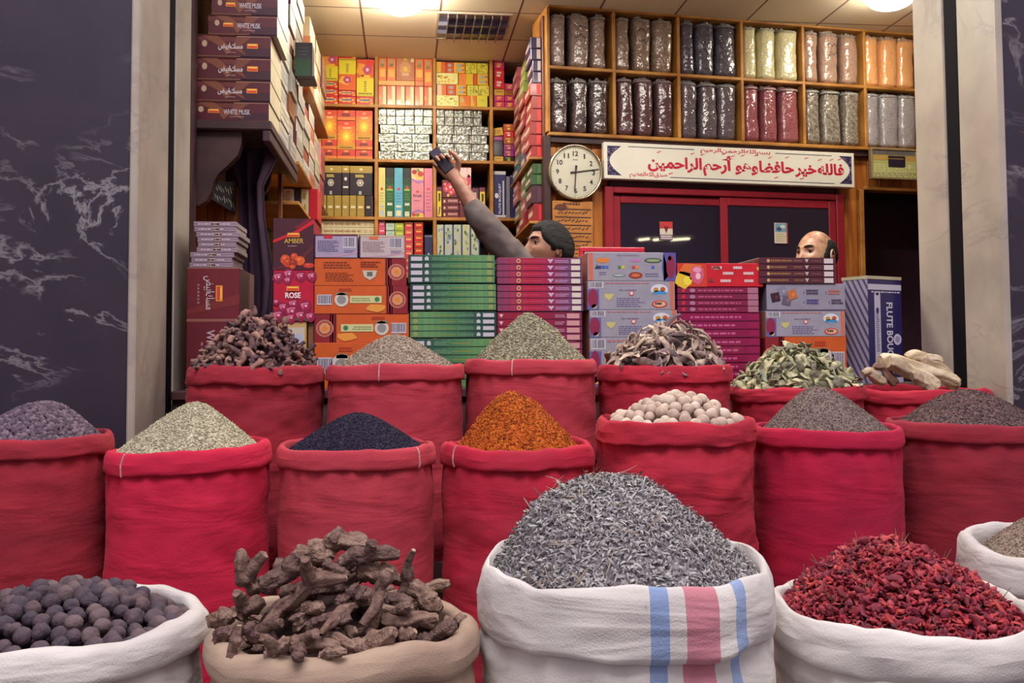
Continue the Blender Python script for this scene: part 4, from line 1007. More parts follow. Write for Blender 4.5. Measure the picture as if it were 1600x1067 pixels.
for yy, dep, lst, yb, yt in ends:
    up = yb < 250
    z = W(845, 246 if up else 346, 5.06).z
    zt = W(845, yt, yy).z
    tot = sum(q[2] for q in lst)
    zc = z
    for qi, (nmn, c, hh) in enumerate(reversed(lst)):
        h = (min(zt, W(845, 246, 5.06).z - .02) - z if not up else zt - z) * hh / tot
        sub = max(1, int(round(h / .07)))
        for s_ in range(sub):
            ei += 1; k = MB(); h1 = h / sub
            wv = random.uniform(.046, .066)
            k.cbox(-.0, 0, 0, wv, dep - .01, h1 - .0022, M(tuple(int(x * .8) for x in c), .4, .08, 30, coat=.3), .002)
            f = Face(k, (0, dep - .01, 0), (0, -1, 0), (0, 0, 1), dep - .01, h1); f.lines(.1, .3, .9, .7, 1, pr(226, 200, 190), ei, .7)
            f = Face(k, (0, 0, 0), (1, 0, 0), (0, 0, 1), wv, h1); f.rect(.55, .1, .9, .9, pr(210, 196, 196) if nmn.startswith('purple') else pr(*[min(255, int(x * 1.15)) for x in c]))
            pos = {5.06: 'nearest column', 5.34: 'middle column', 5.64: 'rear column'}[yy]
            tag(k.build('incense_box', loc=(SX - .0215 - wv, yy, zc + .0008)), '%s box, %s up in the %s, %s end shelf by the clock' % (nmn, ORD[int(round((zc - z) / .07)) if int(round((zc - z) / .07)) < 12 else 11], pos, znames[up]), 'box', 'boxes on the end shelf')
            zc += h1

# ------------------------------------------------------------------ left wall: high dark shelf with burgundy boxes, then stacks along the wall
LX = W(421, 150, 3.45).x
zsh = W(360, 190, 3.45).z
hs = thing('wall_shelf', 'dark wooden shelf with a scrolled bracket under burgundy boxes', 'shelf', (WL, 3.42, 0))
k = MB(); k.cbox(0.001, 0, zsh - .035, LX - WL + .012, .86, zsh, DKWOOD, .005); k.build('shelf', hs)
k = MB(); k.cbox(LX - WL - .02, .0, zsh - .075, LX - WL + .008, .86, zsh - .035, DKWOOD, .004); k.build('front_rail', hs)
def bracket(y):
    pts = [(292, 205), (378, 205), (377, 225), (371, 243), (356, 258), (342, 270), (334, 284), (330, 300), (322, 314), (310, 321), (293, 320)]
    q = [W(a, b_, 3.45) for a, b_ in pts]
    k = MB(); n_ = len(q)
    va = [(max(.002, p.x - WL), y, min(p.z, zsh - .036)) for p in q]; vb = [(a, y + .05, c) for a, _, c in va]
    k.add(va + vb, [tuple(range(n_))[::-1], tuple(range(n_, 2 * n_))] + [(i, (i + 1) % n_, n_ + (i + 1) % n_, n_ + i) for i in range(n_)], DKWOOD)
    return k
bracket(.03).build('bracket', hs); bracket(.76).build('bracket', hs)

BUR = (86, 24, 34)
def s_musk(arabic):
    def fn(f):
        f.rect(0, .7, .55, 1, pr(104, 42, 40)); f.rect(.6, .0, 1, .45, pr(62, 22, 38)); f.rect(.0, .93, 1, .97, pr(150, 110, 90)); f.rect(.0, .03, 1, .06, pr(140, 100, 70)); f.k = 1
        f.poly([(.1, .95), (.3, .95), (.5, .4), (.42, .1), (.36, .4)], pr(124, 68, 44)); f.poly([(.55, .93), (.75, .93), (.6, .5), (.68, .1), (.5, .4)], pr(116, 62, 44)); f.ell(.13, .6, .035, .15, pr(190, 160, 130)); f.k = 2
        if arabic:
            f.text(arab('مسك ابيض'), .31, .32, .63, .66, pr(214, 206, 206), .02); f.logo(.69, .42, .83, .64); f.lines(.42, .2, .54, .26, 1, pr(170, 140, 140), 3)
        else:
            f.logo(.22, .42, .36, .62); f.text('WHITE MUSK', .42, .36, .76, .62, pr(200, 190, 200), .01); f.lines(.5, .22, .68, .28, 1, pr(170, 140, 140), 3)
    return fn
LF = Fr(0, 3.45)
stack = [(298, 420, 159, 190, False), (303, 422, 126, 159, True), (304, 423, 90, 126, True), (304, 423, 55, 90, True), (325, 433, 24, 55, False), (330, 434, -8, 24, False), (322, 430, -42, -8, True)]
zc = zsh
for i, (a, b_, y0, y1, ar) in enumerate(stack):
    zt = W(370, y0, 3.45).z
    o, _ = carton(LF, (a, y0, b_, y1), .29, s_musk(ar), 'dark burgundy box, %s up, at the front of the high wall shelf' % ORD[i], name='incense_box', col=BUR, side=(206, 194, 160), zb=zc, zt=zt, group='burgundy boxes on the high shelf')
    zc = zt
# stacks along the wall: what shows is their cream long sides
rl = random.Random(12)
def side_stack(y0, dep, zbase, ztop, hgt, cols, words, place, xw=.22, n=0):
    z = zbase; i = 0
    while z + hgt * 1.05 < ztop and i < 12:
        c = cols[i % len(cols)]; wd = words[i % len(words)]
        k = MB(); x1 = rl.uniform(-.012, .006); h = hgt * rl.uniform(.94, 1.04)
        k.cbox(-xw, 0, 0, 0, dep - .012, h - .0022, M(c, .45, .08, 20, coat=.15), .002)
        f = Face(k, (0, 0, 0), (0, 1, 0), (0, 0, 1), dep - .012, h)
        f.lines(.1, .2, .9, .8, 2, pr(*[int(v * .8) for v in c]), i, .5)
        f.rect(0, .0, 1, .04, pr(*[int(v * .6) for v in c])); f.rect(.93, .04, 1, .96, pr(*[int(v * .82) for v in c]))
        f = Face(k, (-xw, 0, 0), (1, 0, 0), (0, 0, 1), xw, h); f.rect(0, 0, 1, 1, pr(100, 50, 56) if c[2] > 120 and i % 3 else pr(*c)); f.k = 1; f.lines(.1, .3, .8, .7, 1, pr(196, 160, 120), i, .6)
        tag(k.build('incense_box', loc=(LX + x1, y0, z + .0008)), '%s box, %s up, %s' % (wd, ORD[i], place), 'box', 'boxes stacked along the side wall')
        z += h; i += 1
CR = (192, 188, 180); CR2 = (172, 168, 158); PK = (206, 96, 110)
side_stack(3.76, .30, zsh, CEIL - .02, .088, [CR, (206, 200, 184), CR], ['cream sided'], 'second stack of the high wall shelf')
side_stack(4.00 + .065, .215, zsh, CEIL - .1, .095, [CR2, CR, (150, 96, 60)], ['cream', 'pale', 'tan'], 'last stack of the high wall shelf')
# tall wooden side rack farther in, down to counter level
rk = thing('side_rack', 'tall wooden rack along the side wall, full of pale boxes', 'shelf', (WL, 4.32, 0))
zr = [W(470, 342, 4.9).z, W(475, 292, 5.0).z, W(480, 165, 5.2).z]
XW = LX - WL
for z in zr:
    k = MB(); k.cbox(XW - .235, 0, z - .016, XW + .012, 1.62, z, WOOD, .002); k.build('shelf', rk)
for y in (.0, .8, 1.59):
    k = MB(); k.cbox(XW - .26, y, 0, XW - .237, y + .03, CEIL - .01, DKWOOD, .002); k.build('upright', rk)
side_stack(4.33, .29, zr[1], zr[2] - .03, .07, [CR, CR2], ['cream sided'], 'first lower stack of the tall side rack')
side_stack(4.63, .3, zr[1], zr[2] - .03, .075, [CR, (170, 90, 70), CR2], ['cream', 'brick red', 'pale'], 'second lower stack of the tall side rack')
side_stack(4.95, .3, zr[1], zr[2] - .03, .085, [(190, 110, 80), CR, (200, 180, 160)], ['terracotta', 'cream', 'buff'], 'third lower stack of the tall side rack')
side_stack(5.27, .3, zr[1], zr[2] - .03, .12, [CR, (214, 206, 180)], ['cream', 'ivory'], 'fourth lower stack of the tall side rack')
side_stack(5.59, .3, zr[1], zr[2] - .03, .18, [PK, (206, 120, 120)], ['pink', 'rose'], 'last lower stack of the tall side rack')
side_stack(4.33, .29, zr[2], CEIL - .1, .08, [(196, 190, 170), (110, 90, 80), CR2], ['cream sided', 'dark', 'pale'], 'first upper stack of the tall side rack')
side_stack(4.63, .3, zr[2], CEIL - .3, .08, [(70, 70, 80), (200, 130, 100)], ['charcoal', 'peach'], 'second upper stack of the tall side rack')
side_stack(4.95, .3, zr[2], CEIL - .05, .10, [(214, 150, 110), (226, 210, 170)], ['peach', 'cream'], 'third upper stack of the tall side rack')
side_stack(5.27, .3, zr[2], CEIL - .05, .13, [(226, 216, 190), (226, 190, 150)], ['ivory', 'peach'], 'fourth upper stack of the tall side rack')
side_stack(5.59, .3, zr[2], CEIL - .05, .2, [(226, 214, 186), (214, 170, 140)], ['ivory', 'peach'], 'last upper stack of the tall side rack')
def two_tone(f): f.rect(0, 0, 1, .52, pr(58, 84, 66)); f.k = 1; f.rect(.9, 0, 1, 1, pr(60, 60, 60)); f.lines(.2, .6, .8, .9, 3, pr(90, 94, 104), 2, .4)
BX2 = Fr(0, 4.2)
o, _ = carton(BX2, (461, 66, 488, 119), .1, two_tone, 'dark grey and green box sticking out from the side wall stacks', name='incense_box', col=(66, 66, 74), zb=None)
p = W(474, 119, 4.2)
k = MB(); k.cbox(LX + .014, 4.19, p.z - .016, p.x + .05, 4.31, p.z - .0005, DKWOOD, .002); tag(k.build('shelf_board'), 'short dark board jutting from the side wall under the grey and green box', 'board')
LB = Fr(0, 4.93)
for (a, b_, c, wd, st) in ((459, 470, (52, 44, 70), 'dark navy', None), (470.5, 482, (206, 198, 164), 'cream', s_label((150, 150, 60))), (482.5, 496, (196, 32, 50), 'bright red', None)):
    o, _ = carton(LB, (a, 294, b_, 342), .25, st, '%s upright box at the end of the tall side rack' % wd, name='incense_box', col=c, zb=zr[0] + .0008, zt=zr[1] - .02)
for i in range(4):
    o, _ = carton(Fr(0, 4.90), (442, 294 + i * 12, 458.5, 306 + i * 12), .25, s_glyph((150, 130, 120)), 'small white box, %s from the top, beside the dark navy box' % ORD[i], name='incense_box', col=(206, 200, 190), zb=zr[0] + .0008 + (3 - i) * (zr[1] - .02 - zr[0]) / 4.2, zt=zr[0] + (4 - i) * (zr[1] - .02 - zr[0]) / 4.2)
# green and white papers pinned on the wall farther in
NTF = Fr(0, 5.4)
def s_green(f):
    for v in (.02, .2, .4): f.rect(0, v, 1, v + .05, pr(110, 150, 80))
    f.rect(0, .9, 1, 1, pr(120, 150, 90)); f.rect(.9, 0, 1, 1, pr(120, 150, 90)); f.k = 1; f.lines(.15, .5, .8, .85, 4, pr(170, 160, 110), 3, .4); f.rect(.15, .27, .8, .36, pr(196, 186, 110)); f.rect(.15, .08, .8, .17, pr(206, 190, 120))
za = 0.0
k = MB(); a = W(409, 330, 6.05); b2 = W(434, 330, 6.05); zt = W(420, 278, 6.05).z; zb2 = W(420, 420, 6.05).z
k.cbox(0, 0, 0, b2.x - a.x, .2, zt - zb2, M((176, 176, 130), .5, .05, 10), .002); f = Face(k, (0, 0, 0), (1, 0, 0), (0, 0, 1), b2.x - a.x, zt - zb2); s_green(f)
tag(k.build('display_box', loc=(a.x, 6.05, zb2)), 'tall pale green and yellow box beyond the hanging dark cloth', 'box')
k = MB(); k.cbox(0, 0, 0, b2.x - a.x, .25, zb2 - .001, STEP, .004); tag(k.build('stool', loc=(a.x, 6.03, 0)), 'plain wooden stand under the pale green and yellow box', 'stand')
k = MB(); a = W(435, 330, 4.29); b2 = W(441, 330, 4.29); k.cbox(a.x, 4.27, 0, b2.x, 4.30, zr[1] - .017, M((120, 70, 44), .5, .1, 8), .002); tag(k.build('wooden_post'), 'narrow brown wooden post beside the small white boxes', 'post')
# wooden board behind, and the little slate with chalk writing hanging from the bracket
k = MB()
for i in range(3):
    a = W(296 + i * 28, 330, 3.72); b2 = W(324 + i * 28, 330, 3.72); k.cbox(max(WL + .002, a.x), 3.72, 0, b2.x - .002, 3.745, W(320, 290, 3.72).z, PINE, .003)
tag(k.build('plank_panel'), 'brown plank panel behind the white packs by the jamb', 'panel')
sl = thing('chalk_board', 'small dark slate with chalk scribbles hanging under the scrolled bracket', 'board')
q = [WX(330, 283, WL + .03), WX(369, 297, WL + .03)]
pA, pB, pC, pD = W(331, 283, 3.50), W(369, 284, 3.70), W(368, 334, 3.70), W(329, 310, 3.50)
sl.location = pA
ex = (pB - pA); 
k = MB(); off = Vector((-.008, .012, 0))
def rel(p): return p - pA
va = [rel(pA), rel(pB), rel(pC), rel(pD)]; vb = [v + off for v in va]
k.add(va + vb, [(0, 1, 2, 3), (7, 6, 5, 4), (0, 4, 5, 1), (1, 5, 6, 2), (2, 6, 7, 3), (3, 7, 4, 0)], M((44, 42, 50), .5, .1, 20)); k.build('slate', sl)
k = MB(); nrm = (va[1] - va[0]).cross(va[3] - va[0]).normalized(); 
if nrm.y > 0: nrm = -nrm
def sp(u, v): return va[0].lerp(va[1], u).lerp(va[3].lerp(va[2], u), v) + nrm * .0012
r_ = random.Random(3); CH = pr(190, 190, 170)
for row in range(2):
    u = .1
    while u < .9:
        v0 = .18 + row * .38 + r_.uniform(0, .15); v1 = v0 + r_.uniform(.05, .25); du = r_.uniform(.03, .09)
        k.add([sp(u, v0), sp(u + .02, v0), sp(u + du + .02, v1), sp(u + du, v1)], [(0, 1, 2, 3)], CH); u += du + .03
k.build('chalk_scribble', sl)
sl2 = MB(); top = rel(pA).lerp(rel(pB), .5); sl2.tube([top, Vector((top.x, top.y, zsh - .04 - pA.z))], .002, BLACK, 6); sl2.build('cord', sl)

# dark cloth hanging from the high shelf
k = MB(); rows = []
base = [(430, 196), (436, 240), (412, 290), (414, 340), (424, 400), (430, 440), (428, 480), (420, 520)]
left = [(352, 196), (356, 240), (375, 290), (378, 340), (376, 400), (376, 440), (378, 480), (380, 520)]
for i, ((a, y), (c, _)) in enumerate(zip(left, base)):
    p = W(a, y, 3.72); q = W(c, y, 3.72); row = []
    for j in range(25):
        t = j / 24; row.append((p.x + (q.x - p.x) * t, 3.72 - .03 - .022 * math.sin(t * 17 + i * .3) * (1 if i else .4), min(p.z, zsh - .04)))
    rows.append(row)
    
rows2 = [[(x, y + .012, z) for x, y, z in r] for r in rows]
DC = M((56, 34, 56), .9, .15, 8)
k.grid(rows, DC, False); k.grid([r[::-1] for r in rows2], DC, False)
k.grid([[r[0] for r in rows], [r[0] for r in rows2]], DC, False); k.grid([[r[-1] for r in rows2], [r[-1] for r in rows]], DC, False)
tag(k.build('hanging_cloth', smooth=True), 'dark purple cloth hanging down below the high wall shelf', 'cloth')

# ------------------------------------------------------------------ cartons on the counter
CF = Fr(0, 3.12)
LBL = (196, 192, 200)
def s_muskbig(arabic):
    def fn(f):
        f.rect(0, .0, 1, .02, pr(150, 100, 90)); f.rect(.0, .98, 1, 1, pr(150, 90, 80)); f.poly([(0, .1), (1, .3), (1, .5), (0, .2)], pr(120, 40, 42)); f.k = 1
        if arabic:
            f.text(arab('مسك ابيض'), .31, .2, .53, .84, pr(206, 196, 200), .0, rot=2); f.lines(.2, .3, .24, .7, 6, pr(170, 130, 140), 1, .6)
            f.rect(.55, .36, .68, .66, pr(226, 150, 50)); f.k = 2; f.rect(.57, .38, .63, .64, pr(200, 66, 46)); f.rect(.64, .4, .66, .62, pr(244, 200, 90))
        else:
            f.text('WHITE MUSK', .38, .02, .54, .86, pr(196, 170, 176), .012, rot=2); f.lines(.28, .2, .32, .7, 6, pr(170, 130, 140), 1, .6)
            f.rect(.56, .3, .68, .6, pr(226, 150, 50)); f.k = 2; f.rect(.58, .32, .63, .58, pr(200, 66, 46))
    return fn
c0 = Fr(0, 3.14)
zA = W(340, 500, 3.14).z; zB = W(340, 418, 3.14).z
carton(c0, (291, 500, 373, 600), .3, s_muskbig(False), 'maroon carton standing on the counter beside the marble jamb, bottom one', name='carton', col=(104, 28, 40), side=(110, 84, 84), zb=CTZ, zt=zA, group='maroon cartons by the jamb')
carton(c0, (292, 418, 374, 500), .3, s_muskbig(True), 'maroon carton with white Arabic script, on top of another by the jamb', name='carton', col=(112, 32, 42), side=(110, 84, 84), zb=zA, zt=zB, group='maroon cartons by the jamb')
def s_pack(f):
    f.rect(0, .0, 1, .12, pr(120, 96, 110)); f.rect(0, .55, 1, .65, pr(140, 114, 130)); f.k = 1; f.ell(.5, .5, .1, .3, pr(190, 160, 150)); f.lines(.1, .3, .9, .7, 1, pr(200, 190, 200), int(f.w * 1e5) % 17, .6)
zc = zB
packs = [(300, 367), (303, 366), (301, 369), (311, 374), (313, 372), (312, 375), (310, 378), (307, 372), (306, 373)]
hp = (W(340, 346, 3.14).z - zB) / 9
for i, (a, b_) in enumerate(packs):
    carton(c0, (a, 0, b_, 1), .2, s_pack, 'thin silvery lilac pack, %s up, in the stack on the maroon carton' % ORD[i], name='incense_pack', cat='pack', col=(156, 132, 146), side=(150, 140, 140), zb=zc, zt=zc + hp, group='thin packs on the maroon carton', coat=.5, rough=.3)
    zc += hp

def s_amber(f):
    f.rect(0, 0, 1, 1, pr(70, 26, 40)); f.k = 1
    f.poly([(0, .54), (1, 1), (1, .86), (0, .62)] if False else [(0, .58), (.55, .76), (1, .99), (1, .9), (.6, .72), (0, .52)], pr(196, 28, 46)); f.poly([(.6, .8), (1, 1), (.85, 1), (.5, .82)], pr(120, 24, 40)); f.poly([(0, .03), (.6, .2), (1, .5), (1, .42), (.6, .1), (0, 0)], pr(96, 30, 42)); f.k = 2
    f.logo(.35, .64, .65, .72); f.text('AMBER', .27, .52, .75, .61, pr(196, 160, 66), .014); f.lines(.36, .455, .64, .475, 1, pr(190, 170, 170), 2)
    for u, v, ru, rv, c in ((.3, .2, .12, .1, (206, 78, 40)), (.36, .14, .11, .09, (190, 60, 34)), (.52, .26, .09, .07, (200, 70, 36)), (.66, .18, .13, .09, (214, 92, 44)), (.5, .13, .1, .08, (150, 44, 30)), (.88, .09, .14, .05, (196, 60, 40)), (.48, .06, .07, .04, (206, 80, 40))):
        f.k += .5; f.ell(u, v, ru, rv, pr(*c), 9, .06); f.k += .3; f.ell(u - .02, v + rv * .35, ru * .4, rv * .3, pr(min(255, c[0] + 24), c[1] + 34, c[2] + 24), 7)
def s_rose(f):
    f.k = 1
    for u, v, r in ((.12, .86, .11), (.38, .92, .11), (.36, .8, .08), (.68, .88, .1), (.95, .88, .1), (.25, .28, .1), (.5, .34, .11), (.46, .2, .13), (.8, .3, .12), (.12, .12, .12), (.44, .07, .1), (.68, .12, .11), (.92, .1, .1), (.08, .38, .06)):
        f.k += .4; f.ell(u, v, r * 1.25, r, pr(140, 24, 66), 9, .15); f.k += .3; f.ell(u - .01, v + .015, r * .8, r * .5, pr(206, 110, 140), 7, .35); f.k += .3; f.ell(u + .02, v - .005, r * .62, r * .46, pr(160, 30, 74), 8, .2); f.k += .2; f.ell(u + .01, v + .012, r * .3, r * .2, pr(226, 170, 186), 6, .3)
    f.k += 1
    for u, v in ((.22, .06), (.58, .05), (.82, .04)): f.ell(u, v, .05, .03, pr(70, 80, 60), 6)
    f.logo(.33, .6, .64, .69); f.text('ROSE', .3, .46, .68, .57, pr(236, 220, 224), .03)
cA = Fr(0, 3.12)
zbeige = W(460, 503, 3.12).z; zrose = W(460, 422, 3.12).z; zamb = W(460, 341, 3.12).z
def s_beige(f):
    f.rect(.03, .05, .97, .97, pr(196, 160, 100)); f.k = 1; f.rect(.36, .4, .92, .92, pr(196, 186, 170)); f.k = 2; f.rect(.44, .6, .84, .82, pr(170, 180, 206)); f.lines(.44, .5, .84, .58, 2, pr(120, 110, 130), 2); f.rect(.55, .44, .8, .47, pr(200, 60, 50)); f.rect(.0, .0, 1, .03, pr(130, 90, 60))
carton(cA, (434, 503, 479, 600), .25, s_beige, 'beige carton with a white label, under the rose printed box', col=(180, 140, 86), side=(150, 116, 72), zb=CTZ, zt=zbeige)
carton(cA, (427, 422, 490, 503), .25, s_rose, 'crimson box printed with roses, under the dark amber stone box', col=(190, 24, 56), side=(150, 24, 46), zb=zbeige, zt=zrose)
carton(cA, (427, 341, 490, 422), .25, s_amber, 'dark red box printed with orange amber stones, topmost beside the orange cartons', col=(86, 28, 42), side=(150, 24, 46), zb=zrose, zt=zamb)
k = MB(); a = W(481, 550, 3.13).x; b2 = W(490, 550, 3.13).x; k.cbox(a, 3.13, CTZ, b2, 3.3, zbeige - .001, M((130, 90, 56), .5, .1, 12), .002); tag(k.build('carton'), 'narrow brown box between the beige carton and the orange cartons', 'box')

def s_or(kind):
    def fn(f):
        f.flip = kind == 2
        f.rect(.78, 0, 1, 1, pr(136, 30, 40)); f.rect(.768, 0, .785, 1, pr(110, 40, 36)); f.rect(.8, 0, .815, 1, pr(206, 180, 50)); f.rect(.825, 0, .836, 1, pr(206, 180, 50)); f.rect(0, .0, .77, .02, pr(170, 70, 30)); f.k = 1
        f.cir(.89, .5, .30, pr(186, 130, 110), 18); f.k = 2; f.cir(.89, .5, .26, pr(166, 70, 60), 18); f.k = 3; f.cir(.89, .5, .18, pr(206, 150, 110), 16, .1); f.k = 4; f.cir(.89, .5, .1, pr(220, 130, 50)); f.k = 5
        if kind == 1:
            f.lines(.1, .62, .4, .9, 3, pr(120, 50, 30), 3, .4); f.lines(.12, .15, .42, .5, 5, pr(130, 56, 30), 4, .4); f.lines(.5, .66, .72, .9, 3, pr(110, 30, 30), 5, .5); f.poly([(.52, .55), (.68, .55), (.66, .32), (.6, .2), (.54, .32)], pr(196, 190, 170)); f.k = 6; f.rect(.57, .34, .63, .5, pr(100, 100, 90))
        else:
            f.bars(.03, .32, .19, .68, 4); f.cir(.29, .5, .25, pr(206, 196, 180), 16); f.rect(.23, .66, .35, .76, pr(130, 130, 110)); f.rect(.38, .38, .72, .64, pr(206, 200, 140)); f.k = 6; f.cir(.29, .5, .16, pr(140, 140, 140), 10); f.cir(.67, .51, .09, pr(60, 120, 90), 12); f.lines(.4, .43, .6, .58, 2, pr(120, 140, 90), 3); f.lines(.26, .8, .4, .92, 2, pr(180, 60, 40), 3)
            f.ell(.66, .2, .1, .13, pr(226, 150, 60), 9, .2)
    return fn
ORC = (206, 92, 36)
ys = [403, 446, 490, 535, 600]
zs_ = [W(565, y, 3.12).z for y in ys]; zs_[-1] = CTZ
ow = ['topmost with text panel', 'second from the top', 'third from the top, turned round', 'lowest of its stack']
for i in range(4):
    carton(CF, (491, ys[i], (635, 637, 639, 639)[i], ys[i + 1]), .3, s_or((1, 0, 2, 0)[i]), 'orange incense carton with round medallion, %s' % ow[i], col=ORC, side=(140, 34, 40), zb=zs_[i + 1], zt=zs_[i], group='orange incense cartons', n=random.uniform(-.006, .006))
def s_lilac(c):
    def fn(f):
        f.rect(0, 0, .03, 1, pr(70, 40, 60)); f.rect(0, .93, 1, 1, pr(110, 40, 60) if c else pr(190, 170, 150)); f.poly([(0, .05), (.6, .12), (1, .3), (1, .22), (.6, .06), (0, .02)], pr(190, 150, 170)); f.k = 1
        f.rect(.22, .82, .42, .96, pr(190, 40, 60) if c else pr(214, 110, 60)); f.lines(.08, .25, .56, .75, 7, pr(90, 84, 120) if c else pr(150, 120, 130), 4, .5); f.bars(.66, .42, .96, .9, 3); f.lines(.7, .2, .95, .35, 2, pr(120, 110, 140), 2)
    return fn
zl = W(560, 366, 3.12).z
carton(CF, (491, 366, 558.5, 401), .2, s_lilac(True), 'lilac grey box with a barcode, resting on the orange cartons beside the amber box', col=(168, 154, 180), side=(90, 40, 60), zb=zs_[0], zt=zl)
carton(CF, (561, 366, 632, 401), .2, s_lilac(False), 'pale pinkish grey box with a barcode, resting on the orange cartons beside green packs', col=(196, 180, 178), side=(150, 130, 130), zb=zs_[0], zt=zl - .003)

def wrapped(fr, px, depth, n, style, label, group, col, zb, zt, word, jit=0.0, nn=0.0):
    """a shrink-wrapped pack: n flat boxes in one bundle"""
    x0, x1 = px; u0, _ = fr.pix(x0, 470, nn); u1, _ = fr.pix(x1, 470, nn); w = u1 - u0; h = zt - zb
    t = thing('incense_bundle', label, 'bundle', fr.world((u0 + u1) / 2, zb, nn), jit, group)
    for i in range(n):
        k = MB(); z0 = h * i / n; hh = h / n - .0004
        m = M(col, .22, .06, 14, coat=.7, bump=.12, bscale=30)
        k.cbox(-w / 2, 0, z0, w / 2, depth, z0 + hh, m, .003)
        f = Face(k, (-w / 2, 0, z0), (1, 0, 0), (0, 0, 1), w, hh, .0005); style(f, i); k.build('flat_box', t)
    return t
def grad(f, stops, n=14, v0=.06, v1=.94):
    for i in range(n):
        t = (i + .5) / n
        for q in range(len(stops) - 1):
            if stops[q][0] <= t <= stops[q + 1][0]:
                s_ = (t - stops[q][0]) / (stops[q + 1][0] - stops[q][0]); c = tuple(int(a + (b_ - a) * s_) for a, b_ in zip(stops[q][1], stops[q + 1][1]))
        f.rect(i / n + .002, v0, (i + 1) / n - .0, v1, M(c, .22, 0.0, coat=.6))
    f.k += 1
def st_green(mirror):
    def fn(f, i):
        f.flip = mirror
        grad(f, [(0, (44, 58, 66)), (.2, (50, 84, 76)), (.45, (72, 124, 84)), (.8, (106, 154, 98)), (1, (90, 138, 94))])
        f.rect(.03, .12, .16, .72, pr(*LBL)); f.poly([(.19, .2), (.235, .2), (.235, .6), (.2125, .8), (.19, .6)], pr(190, 196, 190)); f.lines(.27, .2, .46, .7, 3, pr(120, 160, 120), i, .4); f.lines(.48, .3, .72, .6, 1, pr(150, 140, 60), i, .4)
        f.cir(.94, .5, .36, pr(170, 150, 80), 12); f.k += 1; f.cir(.94, .5, .22, pr(110, 160, 90), 10)
        f.rect(0, .0, 1, .05, pr(54, 88, 72))
    return fn
yg = [396, 441.5, 484.5, 527, 600]; zg = [W(707, y, 3.12).z for y in yg]; zg[-1] = CTZ
gw = ['topmost bundle of the green stack', 'second bundle of the green stack', 'third bundle of the green stack, turned round', 'lowest bundle of the green stack']
for i in range(4): wrapped(CF, ((638, 641, 641, 641)[i], (773, 775, 776, 776)[i]), .3, 4 if i < 3 else 6, st_green(i == 2), 'shrink wrapped green incense boxes, ' + gw[i], 'green incense bundles', (56, 110, 76), zg[i + 1], zg[i] - .004, 'green', nn=random.uniform(-.004, .004))
def st_red(old):
    def fn(f, i):
        if not old: grad(f, [(0, (124, 66, 98)), (.2, (168, 54, 84)), (.4, (180, 36, 64)), (.6, (166, 46, 84)), (.8, (126, 78, 114)), (1, (108, 72, 114))])
        else: grad(f, [(0, (150, 34, 60)), (.5, (150, 30, 60)), (1, (120, 44, 80))])
        if not old: f.rect(.87, .1, .975, .8, pr(214, 206, 190)); f.cir(.25, .5, .34, pr(206, 176, 110), 12); f.poly([(.59, .75), (.61, .8), (.625, .7), (.64, .8), (.66, .75), (.625, .15)], pr(196, 180, 200)); f.lines(.68, .2, .84, .7, 2, pr(190, 150, 190), i, .5); f.lines(.3, .4, .56, .6, 1, pr(206, 80, 100), i, .4)
        else: f.rect(.82, .1, .97, .8, pr(206, 150, 150)); f.poly([(.02, .7), (.07, .7), (.045, .2)], pr(220, 190, 190)); f.lines(.68, .2, .8, .7, 2, pr(190, 150, 170), i, .5)
        f.k += 1
        if not old: f.cir(.25, .5, .2, pr(150, 60, 90), 10)
        f.rect(0, .0, 1, .05, pr(110, 40, 76))
    return fn
yr = [401, 443.5, 486, 532, 600]; zr_ = [W(843, y, 3.12).z for y in yr]; zr_[-1] = CTZ
rw = ['topmost bundle of its stack', 'second bundle of its stack', 'third bundle, half hidden by the pale green heap', 'lowest bundle of its stack']
for i in range(4): wrapped(CF, (777, (910, 911, 909, 909)[i]), .3, 4 if i < 3 else 6, st_red(i >= 2), 'shrink wrapped crimson and purple incense boxes, ' + rw[i], 'crimson incense bundles', (130, 52, 82), zr_[i + 1], zr_[i] - .003, 'red')

